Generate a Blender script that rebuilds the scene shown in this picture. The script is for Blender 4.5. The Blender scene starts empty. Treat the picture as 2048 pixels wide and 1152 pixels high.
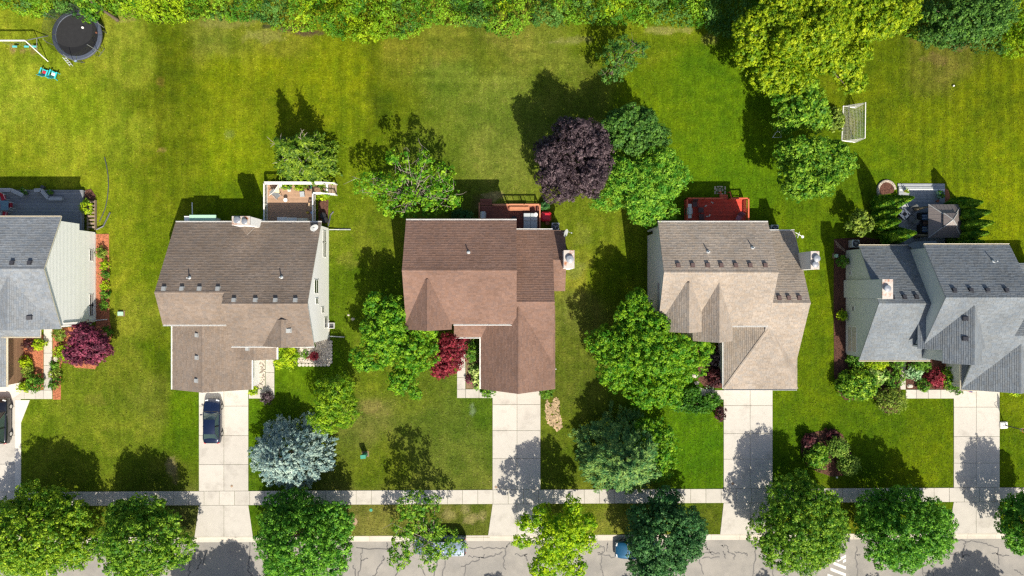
import bpy, bmesh, math, random
import numpy as np
from mathutils import Vector, Matrix

# ------------------------------------------------------------------ camera, sky, sun, exposure
SC = bpy.context.scene
CAM_H = 70.0          # drone height above the lawn
PXM = 19.0            # photograph pixels per metre on the ground
cam_d = bpy.data.cameras.new('camera')
cam = bpy.data.objects.new('camera', cam_d)
SC.collection.objects.link(cam)
cam.location = (0, 0, CAM_H)
cam.rotation_euler = (0, 0, 0)
cam_d.sensor_width = 36.0
cam_d.lens = 18.0 / ((1024 / PXM) / CAM_H)
cam_d.clip_end = 3000
SC.camera = cam

SUN_ELEV = math.radians(48.0)
SUN_AZ = math.radians(180 - 21)      # towards the sun: +x is right in the picture, -y is the street side
world = bpy.data.worlds.new('World')
SC.world = world
world.use_nodes = True
wn = world.node_tree
bg = wn.nodes['Background']
sky = wn.nodes.new('ShaderNodeTexSky')
sky.sky_type = 'NISHITA'
sky.sun_disc = False
sky.sun_elevation = SUN_ELEV
sky.sun_rotation = SUN_AZ
sky.air_density = 1.0
sky.dust_density = 2.2
sky.ozone_density = 0.6
wn.links.new(sky.outputs[0], bg.inputs[0])
bg.inputs[1].default_value = 0.092
sd = bpy.data.lights.new('sun', 'SUN')
sd.energy = 4.7
sd.angle = math.radians(0.5)
sd.color = (1.0, 0.93, 0.79)
sun = bpy.data.objects.new('sun', sd)
SC.collection.objects.link(sun)
tosun = Vector((math.sin(SUN_AZ) * math.cos(SUN_ELEV), math.cos(SUN_AZ) * math.cos(SUN_ELEV), math.sin(SUN_ELEV)))
sun.rotation_euler = tosun.to_track_quat('Z', 'Y').to_euler()
SC.view_settings.view_transform = 'Standard'
SC.view_settings.look = 'None'
SC.view_settings.exposure = 0.44
SC.view_settings.gamma = 1.0
SC.render.engine = 'CYCLES'
SC.cycles.max_bounces = 6
SC.cycles.diffuse_bounces = 3
SC.cycles.transparent_max_bounces = 12
SC.cycles.use_denoising = False
SC.cycles.filter_width = 1.35

COL = SC.collection
rnd = random.Random(11)

# ------------------------------------------------------------------ helpers
def kz(z):
    return 1.0 - z / CAM_H
def PX(px, z=0.0):
    return (px - 1024.0) / PXM * kz(z)
def PY(py, z=0.0):
    return (576.0 - py) / PXM * kz(z)
def P(px, py, z=0.0):
    return (PX(px, z), PY(py, z), z)
def M(npx, z=0.0):
    return npx / PXM * kz(z)

def lin(r, g, b):
    def f(c):
        c /= 255.0
        return c / 12.92 if c <= 0.04045 else ((c + 0.055) / 1.055) ** 2.4
    return (f(r), f(g), f(b))

ORG = {}

def tag(o, label=None, cat=None, group=None, kind=None):
    if label: o['label'] = label
    if cat: o['category'] = cat
    if group: o['group'] = group
    if kind: o['kind'] = kind
    return o

def thing(name, loc, label, cat, group=None, kind=None):
    o = bpy.data.objects.new(name, None)
    COL.objects.link(o)
    o.location = loc
    o.empty_display_size = 0.2
    ORG[o.name] = Vector(loc)
    tag(o, label, cat, group, kind)
    return o

def link(name, me, parent=None, loc=None):
    o = bpy.data.objects.new(name, me)
    COL.objects.link(o)
    if parent is not None:
        o.parent = parent
        ORG[o.name] = ORG.get(parent.name, Vector((0, 0, 0)))
        if loc is not None:
            o.location = Vector(loc) - ORG[parent.name]
    elif loc is not None:
        o.location = loc
    return o

def copy_tree(root, loc=None, rz=None, label=None, parent=None):
    c = root.copy()
    COL.objects.link(c)
    c.parent = parent
    if loc is not None: c.location = loc
    if rz is not None: c.rotation_euler = (0, 0, rz)
    if label: c['label'] = label
    for ch in list(root.children):
        copy_tree(ch, parent=c)
    return c

class MB:
    """collects faces and becomes one mesh object"""
    def __init__(s):
        s.v = []; s.f = []; s.m = []
    def add(s, vs, fs, mi=0):
        b = len(s.v)
        s.v.extend([tuple(p) for p in vs])
        for f in fs:
            s.f.append([b + i for i in f]); s.m.append(mi)
        return s
    def poly(s, pts, mi=0):
        return s.add(pts, [list(range(len(pts)))], mi)
    def box(s, c, d, rz=0.0, mi=0, taper=1.0, rx=0.0, ry=0.0):
        hx, hy, hz = d[0] / 2, d[1] / 2, d[2] / 2
        R = Matrix.Rotation(rz, 3, 'Z') @ Matrix.Rotation(ry, 3, 'Y') @ Matrix.Rotation(rx, 3, 'X')
        vs = []
        for z, t in ((-hz, 1.0), (hz, taper)):
            for x, y in ((-hx, -hy), (hx, -hy), (hx, hy), (-hx, hy)):
                vs.append(Vector(c) + R @ Vector((x * t, y * t, z)))
        return s.add(vs, [[3, 2, 1, 0], [4, 5, 6, 7], [0, 1, 5, 4], [1, 2, 6, 5], [2, 3, 7, 6], [3, 0, 4, 7]], mi)
    def rbox(s, c, d, b=0.03, rz=0.0, mi=0):
        """box with chamfered upright and top edges"""
        hx, hy, hz = d[0] / 2, d[1] / 2, d[2] / 2
        R = Matrix.Rotation(rz, 3, 'Z')
        def ring(ix, z):
            x, y = hx - ix, hy - ix
            q = b
            return [(x - q, -y), (x, -y + q), (x, y - q), (x - q, y), (-x + q, y), (-x, y - q), (-x, -y + q), (-x + q, -y)], z
        vs = []
        for r, z in (ring(0, -hz), ring(0, hz - b), ring(b, hz)):
            for x, y in r:
                vs.append(Vector(c) + R @ Vector((x, y, z)))
        fs = [[7, 6, 5, 4, 3, 2, 1, 0], list(range(16, 24))]
        for k in (0, 8):
            for i in range(8):
                fs.append([k + i, k + (i + 1) % 8, k + 8 + (i + 1) % 8, k + 8 + i])
        return s.add(vs, fs, mi)
    def bar(s, a, b, w, h=None, mi=0):
        """rectangular bar from a to b"""
        h = h or w
        a, b = Vector(a), Vector(b)
        d = (b - a).normalized()
        up = Vector((0, 0, 1)) if abs(d.z) < 0.95 else Vector((0, 1, 0))
        x = d.cross(up).normalized() * (w / 2)
        y = x.cross(d).normalized() * (h / 2)
        vs = [a - x - y, a + x - y, a + x + y, a - x + y, b - x - y, b + x - y, b + x + y, b - x + y]
        return s.add(vs, [[3, 2, 1, 0], [4, 5, 6, 7], [0, 1, 5, 4], [1, 2, 6, 5], [2, 3, 7, 6], [3, 0, 4, 7]], mi)
    def tube(s, pts, r, n=8, mi=0, cap=True):
        pts = [Vector(p) for p in pts]
        if not isinstance(r, (list, tuple)): r = [r] * len(pts)
        vs = []
        ref = None
        for i, p in enumerate(pts):
            d = (pts[min(i + 1, len(pts) - 1)] - pts[max(i - 1, 0)]).normalized()
            if ref is None:
                ref = Vector((1, 0, 0)) if abs(d.x) < 0.8 else Vector((0, 1, 0))
            x = (ref - d * ref.dot(d)).normalized(); y = d.cross(x); ref = x
            for j in range(n):
                a = 2 * math.pi * j / n
                vs.append(p + (x * math.cos(a) + y * math.sin(a)) * r[i])
        fs = []
        for i in range(len(pts) - 1):
            for j in range(n):
                fs.append([i * n + j, i * n + (j + 1) % n, (i + 1) * n + (j + 1) % n, (i + 1) * n + j])
        if cap:
            fs.append(list(range(n))[::-1]); fs.append([(len(pts) - 1) * n + j for j in range(n)])
        return s.add(vs, fs, mi)
    def lathe(s, c, prof, n=16, mi=0, cap=True):
        vs = []
        for r, z in prof:
            for j in range(n):
                a = 2 * math.pi * j / n
                vs.append((c[0] + r * math.cos(a), c[1] + r * math.sin(a), c[2] + z))
        fs = []
        for i in range(len(prof) - 1):
            for j in range(n):
                fs.append([i * n + j, i * n + (j + 1) % n, (i + 1) * n + (j + 1) % n, (i + 1) * n + j])
        if cap:
            fs.append(list(range(n))[::-1]); fs.append([(len(prof) - 1) * n + j for j in range(n)])
        return s.add(vs, fs, mi)
    def prism(s, pts, z0, z1, mi=0):
        n = len(pts)
        vs = [(p[0], p[1], z0) for p in pts] + [(p[0], p[1], z1) for p in pts]
        fs = [list(range(n))[::-1], list(range(n, 2 * n))] + [[i, (i + 1) % n, n + (i + 1) % n, n + i] for i in range(n)]
        return s.add(vs, fs, mi)
    def mesh(s, name, mats, org=(0, 0, 0), smooth=False):
        me = bpy.data.meshes.new(name)
        o = Vector(org)
        me.from_pydata([Vector(p) - o for p in s.v], [], s.f)
        for m in (mats if isinstance(mats, (list, tuple)) else [mats]):
            me.materials.append(m)
        if len(me.materials) > 1:
            me.polygons.foreach_set('material_index', s.m)
        if smooth:
            me.polygons.foreach_set('use_smooth', [True] * len(me.polygons))
        me.update()
        return me
    def build(s, name, mats, parent=None, smooth=False, label=None, cat=None, group=None, kind=None, recalc=False):
        org = ORG.get(parent.name, Vector((0, 0, 0))) if parent is not None else Vector((0, 0, 0))
        me = s.mesh(name, mats, org, smooth)
        if recalc:
            bm = bmesh.new(); bm.from_mesh(me); bmesh.ops.recalc_face_normals(bm, faces=bm.faces); bm.to_mesh(me); bm.free()
        o = link(name, me, parent)
        tag(o, label, cat, group, kind)
        return o
    def single(s, name, mats, label, cat, group=None, kind=None, smooth=False):
        """a thing that is one mesh: origin at its base centre"""
        a = np.array(s.v)
        org = Vector(((a[:, 0].min() + a[:, 0].max()) / 2, (a[:, 1].min() + a[:, 1].max()) / 2, a[:, 2].min()))
        o = link(name, s.mesh(name, mats, org, smooth), None, org)
        return tag(o, label, cat, group, kind)

# ------------------------------------------------------------------ materials
def nd(nt, t, **kw):
    n = nt.nodes.new(t)
    for k, v in kw.items():
        setattr(n, k, v)
    return n

def mat(name, rgb, rough=0.75, var=0.18, scale=4.0, metal=0.0, bump=0.0, bscale=40.0, spec=0.35, rgb2=None, s2=1.2, mix2=0.5, objvar=0.0, isl=0.0, fine=0.0):
    m = bpy.data.materials.new(name)
    m.use_nodes = True
    nt = m.node_tree
    b = nt.nodes['Principled BSDF']
    b.inputs['Roughness'].default_value = rough
    b.inputs['Metallic'].default_value = metal
    b.inputs['Specular IOR Level'].default_value = spec
    geo = nd(nt, 'ShaderNodeNewGeometry')
    col = None
    base = nd(nt, 'ShaderNodeRGB'); base.outputs[0].default_value = (*rgb, 1)
    col = base.outputs[0]
    if rgb2 is not None:
        n2 = nd(nt, 'ShaderNodeTexNoise'); n2.inputs['Scale'].default_value = s2; n2.inputs['Detail'].default_value = 6
        n2.inputs['Roughness'].default_value = 0.65
        nt.links.new(geo.outputs['Position'], n2.inputs['Vector'])
        rp = nd(nt, 'ShaderNodeMapRange'); rp.inputs[1].default_value = mix2 - 0.08; rp.inputs[2].default_value = mix2 + 0.08
        nt.links.new(n2.outputs['Fac'], rp.inputs[0])
        mx = nd(nt, 'ShaderNodeMix', data_type='RGBA')
        mx.inputs[7].default_value = (*rgb2, 1)
        nt.links.new(rp.outputs[0], mx.inputs[0]); nt.links.new(col, mx.inputs[6])
        col = mx.outputs[2]
    n = nd(nt, 'ShaderNodeTexNoise'); n.inputs['Scale'].default_value = scale; n.inputs['Detail'].default_value = 8
    n.inputs['Roughness'].default_value = 0.7
    nt.links.new(geo.outputs['Position'], n.inputs['Vector'])
    mr = nd(nt, 'ShaderNodeMapRange'); mr.inputs[1].default_value = 0.25; mr.inputs[2].default_value = 0.75
    mr.inputs[3].default_value = 1 - var; mr.inputs[4].default_value = 1 + var
    nt.links.new(n.outputs['Fac'], mr.inputs[0])
    f = mr.outputs[0]
    def mul(a, src, amt):
        r = nd(nt, 'ShaderNodeMapRange'); r.inputs[3].default_value = 1 - amt; r.inputs[4].default_value = 1 + amt
        nt.links.new(src, r.inputs[0])
        mm = nd(nt, 'ShaderNodeMath', operation='MULTIPLY')
        nt.links.new(a, mm.inputs[0]); nt.links.new(r.outputs[0], mm.inputs[1])
        return mm.outputs[0]
    if objvar:
        oi = nd(nt, 'ShaderNodeObjectInfo'); f = mul(f, oi.outputs['Random'], objvar)
    if isl:
        f = mul(f, geo.outputs['Random Per Island'], isl)
    if fine:
        nf = nd(nt, 'ShaderNodeTexNoise'); nf.inputs['Scale'].default_value = 26; nf.inputs['Detail'].default_value = 3
        nt.links.new(geo.outputs['Position'], nf.inputs['Vector'])
        f = mul(f, nf.outputs['Fac'], fine)
    vm = nd(nt, 'ShaderNodeVectorMath', operation='SCALE')
    nt.links.new(col, vm.inputs[0]); nt.links.new(f, vm.inputs['Scale'])
    nt.links.new(vm.outputs[0], b.inputs['Base Color'])
    if bump:
        nb = nd(nt, 'ShaderNodeTexNoise'); nb.inputs['Scale'].default_value = bscale; nb.inputs['Detail'].default_value = 4
        nt.links.new(geo.outputs['Position'], nb.inputs['Vector'])
        bp = nd(nt, 'ShaderNodeBump'); bp.inputs['Strength'].default_value = bump; bp.inputs['Distance'].default_value = 0.03
        nt.links.new(nb.outputs['Fac'], bp.inputs['Height']); nt.links.new(bp.outputs[0], b.inputs['Normal'])
    return m

def leafmat(name, c1, c2, trans=0.28, c3=None, rough=0.55, spec=0.25, nscale=1.5):
    """leaves: each leaf its own tint between c1 and c2, clumps drift towards c3"""
    m = bpy.data.materials.new(name)
    m.use_nodes = True
    nt = m.node_tree
    b = nt.nodes['Principled BSDF']
    out = nt.nodes['Material Output']
    geo = nd(nt, 'ShaderNodeNewGeometry')
    mx = nd(nt, 'ShaderNodeMix', data_type='RGBA')
    mx.inputs[6].default_value = (*c1, 1); mx.inputs[7].default_value = (*c2, 1)
    nt.links.new(geo.outputs['Random Per Island'], mx.inputs[0])
    col = mx.outputs[2]
    n = nd(nt, 'ShaderNodeTexNoise'); n.inputs['Scale'].default_value = nscale; n.inputs['Detail'].default_value = 3
    nt.links.new(geo.outputs['Position'], n.inputs['Vector'])
    rp = nd(nt, 'ShaderNodeMapRange'); rp.inputs[1].default_value = 0.40; rp.inputs[2].default_value = 0.60
    nt.links.new(n.outputs['Fac'], rp.inputs[0])
    m2 = nd(nt, 'ShaderNodeMix', data_type='RGBA')
    m2.inputs[7].default_value = (*(c3 or tuple(0.6 * v for v in c1)), 1)
    nt.links.new(rp.outputs[0], m2.inputs[0]); nt.links.new(col, m2.inputs[6])
    col = m2.outputs[2]
    nt.links.new(col, b.inputs['Base Color'])
    b.inputs['Roughness'].default_value = rough
    b.inputs['Specular IOR Level'].default_value = spec
    tr = nd(nt, 'ShaderNodeBsdfTranslucent')
    nt.links.new(col, tr.inputs['Color'])
    ms = nd(nt, 'ShaderNodeMixShader'); ms.inputs[0].default_value = trans
    nt.links.new(b.outputs[0], ms.inputs[1]); nt.links.new(tr.outputs[0], ms.inputs[2])
    nt.links.new(ms.outputs[0], out.inputs['Surface'])
    return m

def shinglemat(name, cols):
    m = bpy.data.materials.new(name)
    m.use_nodes = True
    nt = m.node_tree
    b = nt.nodes['Principled BSDF']
    b.inputs['Roughness'].default_value = 0.92
    b.inputs['Specular IOR Level'].default_value = 0.15
    geo = nd(nt, 'ShaderNodeNewGeometry')
    cr = nd(nt, 'ShaderNodeValToRGB')
    e = cr.color_ramp.elements
    while len(e) < len(cols): e.new(0.5)
    for i, c in enumerate(cols):
        e[i].position = i / (len(cols) - 1); e[i].color = (*c, 1)
    nt.links.new(geo.outputs['Random Per Island'], cr.inputs[0])
    n = nd(nt, 'ShaderNodeTexNoise'); n.inputs['Scale'].default_value = 0.35; n.inputs['Detail'].default_value = 6
    nt.links.new(geo.outputs['Position'], n.inputs['Vector'])
    n2 = nd(nt, 'ShaderNodeTexNoise'); n2.inputs['Scale'].default_value = 14; n2.inputs['Detail'].default_value = 5
    nt.links.new(geo.outputs['Position'], n2.inputs['Vector'])
    a = nd(nt, 'ShaderNodeMapRange'); a.inputs[1].default_value = 0.3; a.inputs[2].default_value = 0.7; a.inputs[3].default_value = 0.86; a.inputs[4].default_value = 1.12
    nt.links.new(n.outputs['Fac'], a.inputs[0])
    c = nd(nt, 'ShaderNodeMapRange'); c.inputs[1].default_value = 0.3; c.inputs[2].default_value = 0.7; c.inputs[3].default_value = 0.82; c.inputs[4].default_value = 1.18
    nt.links.new(n2.outputs['Fac'], c.inputs[0])
    mm = nd(nt, 'ShaderNodeMath', operation='MULTIPLY'); nt.links.new(a.outputs[0], mm.inputs[0]); nt.links.new(c.outputs[0], mm.inputs[1])
    vm = nd(nt, 'ShaderNodeVectorMath', operation='SCALE')
    nt.links.new(cr.outputs[0], vm.inputs[0]); nt.links.new(mm.outputs[0], vm.inputs['Scale'])
    nt.links.new(vm.outputs[0], b.inputs['Base Color'])
    return m

def simple(name, rgb, rough=0.5, metal=0.0, spec=0.5, coat=0.0, var=0.06):
    m = mat(name, rgb, rough, var, 6.0, metal, spec=spec)
    if coat:
        b = m.node_tree.nodes['Principled BSDF']
        b.inputs['Coat Weight'].default_value = coat; b.inputs['Coat Roughness'].default_value = 0.05
    return m

def netmat(name, rgb, alpha):
    m = bpy.data.materials.new(name)
    m.use_nodes = True
    nt = m.node_tree
    b = nt.nodes['Principled BSDF']
    b.inputs['Base Color'].default_value = (*rgb, 1); b.inputs['Roughness'].default_value = 0.8
    t = nd(nt, 'ShaderNodeBsdfTransparent')
    ms = nd(nt, 'ShaderNodeMixShader'); ms.inputs[0].default_value = alpha
    nt.links.new(t.outputs[0], ms.inputs[1]); nt.links.new(b.outputs[0], ms.inputs[2])
    nt.links.new(ms.outputs[0], nt.nodes['Material Output'].inputs['Surface'])
    return m

MT = {}
MT['concrete'] = mat('concrete', (0.515, 0.482, 0.435), 0.9, 0.07, 1.3, bump=0.15, bscale=30, objvar=0.06, fine=0.08, rgb2=(0.415, 0.385, 0.345), s2=0.55, mix2=0.60)
MT['new_concrete'] = mat('new_concrete', (0.70, 0.65, 0.58), 0.9, 0.07, 1.3, fine=0.05)
MT['joint'] = mat('joint_soil', (0.10, 0.085, 0.05), 0.95, 0.4, 8, rgb2=(0.08, 0.11, 0.02), s2=2.5)
MT['asphalt'] = mat('asphalt', (0.335, 0.31, 0.28), 0.95, 0.10, 0.7, bump=0.3, bscale=60, fine=0.22, rgb2=(0.275, 0.258, 0.238), s2=0.28, mix2=0.52)
MT['seal'] = mat('crack_sealer', (0.125, 0.118, 0.115), 0.6, 0.3, 5)
MT['roadpaint'] = mat('road_paint', (0.72, 0.70, 0.66), 0.8, 0.16, 6, fine=0.15)
MT['curb'] = mat('curb_concrete', (0.55, 0.50, 0.43), 0.9, 0.10, 1.5, objvar=0.05, fine=0.08)
MT['redmulch'] = mat('red_mulch', (0.42, 0.15, 0.075), 0.95, 0.45, 9, bump=0.6, bscale=30, isl=0.45)
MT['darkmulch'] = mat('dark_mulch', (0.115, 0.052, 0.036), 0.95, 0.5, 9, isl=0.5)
MT['rock'] = mat('white_rock', (0.50, 0.45, 0.39), 0.85, 0.18, 5, isl=0.4)
MT['straw'] = mat('straw', (0.40, 0.29, 0.17), 0.95, 0.3, 14, isl=0.35)
MT['soil'] = mat('bare_soil', (0.22, 0.15, 0.09), 0.95, 0.35, 6, fine=0.2)
MT['stone'] = mat('edging_stone', (0.47, 0.41, 0.34), 0.9, 0.2, 5, objvar=0.2)
MT['bark'] = mat('bark', (0.16, 0.12, 0.09), 0.95, 0.4, 7)
MT['palebark'] = mat('pale_bark', (0.34, 0.29, 0.235), 0.95, 0.3, 7)
MT['white'] = simple('white_paint', (0.80, 0.79, 0.76), 0.5)
MT['cream'] = simple('cream_trim', (0.72, 0.66, 0.53), 0.55)
MT['greytrim'] = simple('grey_trim', (0.42, 0.43, 0.43), 0.55)
MT['browntrim'] = simple('brown_trim', (0.18, 0.115, 0.09), 0.6)
MT['black'] = simple('black_plastic', (0.02, 0.02, 0.022), 0.45)
MT['darkgrey'] = simple('dark_grey_metal', (0.07, 0.072, 0.08), 0.45)
MT['grey'] = simple('grey_metal', (0.33, 0.34, 0.35), 0.5, 0.3)
MT['lightgrey'] = simple('light_grey_metal', (0.58, 0.60, 0.61), 0.4, 0.3)
MT['steel'] = simple('galvanised_steel', (0.62, 0.63, 0.64), 0.35, 0.8)
MT['rust'] = mat('rusty_steel', (0.55, 0.50, 0.46), 0.7, 0.2, 6, 0.3, rgb2=(0.40, 0.13, 0.03), s2=1.4, mix2=0.60)
MT['glass'] = simple('dark_glass', (0.025, 0.032, 0.04), 0.06, 0.0, 0.9, 0.0, 0.0)
MT['rubber'] = simple('tyre_rubber', (0.018, 0.018, 0.019), 0.85)
MT['rim'] = simple('alloy_rim', (0.55, 0.56, 0.57), 0.3, 0.7)
MT['redlamp'] = simple('red_lamp', (0.55, 0.015, 0.02), 0.2, 0, 0.6)
MT['lamp'] = simple('clear_lamp', (0.72, 0.74, 0.75), 0.15, 0.1, 0.8)

# ------------------------------------------------------------------ ground: lawns of five lots in one sheet
TILT = 0.0045                       # the street runs a touch uphill in the picture
def YS(y, x):                       # street line shifted along its slight slant
    return y + TILT * x
CURB_Y = -26.03                     # lawn edge of the kerb
ROAD_N, ROAD_S = CURB_Y - 0.62, -36.2
WALK_N, WALK_S = -21.22, -22.72

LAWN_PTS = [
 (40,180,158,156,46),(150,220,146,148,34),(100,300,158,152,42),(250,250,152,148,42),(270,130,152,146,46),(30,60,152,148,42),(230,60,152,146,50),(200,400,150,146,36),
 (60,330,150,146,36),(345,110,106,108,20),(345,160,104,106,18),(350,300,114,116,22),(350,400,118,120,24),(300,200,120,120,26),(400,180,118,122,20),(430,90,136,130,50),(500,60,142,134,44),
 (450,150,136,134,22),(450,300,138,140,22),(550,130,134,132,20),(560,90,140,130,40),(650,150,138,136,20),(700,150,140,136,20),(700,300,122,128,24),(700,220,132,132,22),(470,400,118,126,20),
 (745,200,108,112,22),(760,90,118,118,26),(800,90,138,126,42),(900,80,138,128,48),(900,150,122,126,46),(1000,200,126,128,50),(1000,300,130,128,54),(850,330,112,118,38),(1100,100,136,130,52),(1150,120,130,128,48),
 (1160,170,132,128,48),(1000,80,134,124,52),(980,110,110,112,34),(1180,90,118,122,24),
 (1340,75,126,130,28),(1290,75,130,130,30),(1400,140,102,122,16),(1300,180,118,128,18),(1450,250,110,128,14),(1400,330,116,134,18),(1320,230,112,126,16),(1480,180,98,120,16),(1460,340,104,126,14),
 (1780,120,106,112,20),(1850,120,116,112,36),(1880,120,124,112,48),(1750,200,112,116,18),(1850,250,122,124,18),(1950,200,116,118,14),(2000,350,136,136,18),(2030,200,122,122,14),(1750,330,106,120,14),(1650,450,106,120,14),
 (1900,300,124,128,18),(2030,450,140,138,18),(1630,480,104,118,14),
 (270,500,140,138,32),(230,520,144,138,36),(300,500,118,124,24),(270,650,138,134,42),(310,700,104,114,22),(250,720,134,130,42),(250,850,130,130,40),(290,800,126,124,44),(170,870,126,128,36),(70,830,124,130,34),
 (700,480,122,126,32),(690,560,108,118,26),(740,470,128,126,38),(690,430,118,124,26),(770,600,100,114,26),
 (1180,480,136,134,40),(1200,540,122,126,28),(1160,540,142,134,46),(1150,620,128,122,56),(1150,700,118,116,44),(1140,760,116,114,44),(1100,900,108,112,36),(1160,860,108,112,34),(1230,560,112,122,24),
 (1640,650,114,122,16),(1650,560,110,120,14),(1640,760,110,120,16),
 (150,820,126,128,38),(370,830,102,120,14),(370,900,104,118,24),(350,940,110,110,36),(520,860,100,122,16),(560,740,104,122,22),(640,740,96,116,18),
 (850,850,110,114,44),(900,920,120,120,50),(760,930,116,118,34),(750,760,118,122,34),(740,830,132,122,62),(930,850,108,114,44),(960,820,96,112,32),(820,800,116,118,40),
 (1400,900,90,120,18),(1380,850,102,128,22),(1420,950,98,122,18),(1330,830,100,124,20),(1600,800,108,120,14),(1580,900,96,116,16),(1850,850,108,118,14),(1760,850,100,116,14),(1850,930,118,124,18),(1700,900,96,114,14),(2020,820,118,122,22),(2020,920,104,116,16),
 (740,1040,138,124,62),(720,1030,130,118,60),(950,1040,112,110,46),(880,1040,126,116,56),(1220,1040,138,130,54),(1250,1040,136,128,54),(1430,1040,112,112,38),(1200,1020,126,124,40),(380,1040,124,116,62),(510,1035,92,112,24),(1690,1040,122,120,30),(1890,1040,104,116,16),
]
SPOTS = [ # px, py, rx, ry, colour, strength
 (26,98,9,13,(178,138,92),0.9),(48,101,10,11,(176,138,90),0.9),(65,99,9,11,(170,138,84),0.8),
 (345,934,12,16,(168,138,104),0.85),(352,955,6,14,(150,120,86),0.6),(703,1043,16,12,(168,140,96),0.6),
 (1335,60,50,7,(186,160,104),0.6),(1420,75,18,12,(170,150,80),0.5),(1150,78,30,6,(170,152,92),0.6),(1130,84,40,4,(168,150,96),0.5),
 (985,393,18,10,(206,168,124),0.9),(962,408,10,14,(170,140,90),0.6),(950,415,12,22,(120,100,60),0.5),
 (745,812,22,13,(170,140,88),0.6),(946,817,5,14,(150,150,130),0.6),(330,38,26,9,(60,46,40),0.95),(580,58,30,6,(112,80,72),0.9),(620,66,26,5,(112,80,72),0.9),(535,52,18,6,(70,60,60),0.8),
 (250,30,26,16,(170,146,92),0.7),(460,45,60,12,(160,140,84),0.6),(530,70,40,14,(170,150,88),0.6),(1155,540,20,16,(170,160,90),0.4),(1875,118,26,12,(140,110,70),0.6),(1920,92,22,8,(150,118,84),0.6),(1845,75,20,10,(160,126,72),0.6),
 (460,268,10,10,(150,150,70),0.7),(320,165,8,8,(140,110,50),0.6),(325,300,8,4,(170,130,80),0.6),(945,1035,16,10,(196,160,120),0.6),(930,1020,10,14,(190,160,120),0.5),(900,1030,12,14,(180,150,108),0.6),(965,1030,8,12,(190,158,116),0.5),
 (745,1062,30,8,(160,140,80),0.5),(640,500,12,14,(170,150,70),0.4),(695,520,20,16,(170,150,70),0.35),(1240,1050,30,14,(168,150,70),0.4),(605,480,10,60,(150,140,80),0.3),
 (160,615,8,14,(190,140,90),0.5),(165,735,20,8,(160,140,70),0.4),(190,800,26,12,(150,130,60),0.4),(1165,470,18,26,(150,140,70),0.35),(650,385,14,8,(170,160,90),0.4),(1700,250,14,30,(140,120,60),0.6),(1240,140,12,14,(150,150,90),0.3),(1225,295,14,18,(160,150,70),0.3),
 (870,128,12,10,(150,130,70),0.3),(1075,140,14,10,(120,120,36),0.3),
]
def vnoise(x, y, s, seed):
    """value noise with numpy"""
    r = np.random.RandomState(seed)
    T = r.rand(128, 128)
    u, v = x / s + 500.3, y / s + 500.7
    i, j = np.floor(u).astype(int), np.floor(v).astype(int)
    fu, fv = u - i, v - j
    fu = fu * fu * (3 - 2 * fu); fv = fv * fv * (3 - 2 * fv)
    g = lambda a, b: T[a % 128, b % 128]
    return (g(i, j) * (1 - fu) * (1 - fv) + g(i + 1, j) * fu * (1 - fv) + g(i, j + 1) * (1 - fu) * fv + g(i + 1, j + 1) * fu * fv) - 0.5

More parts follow.
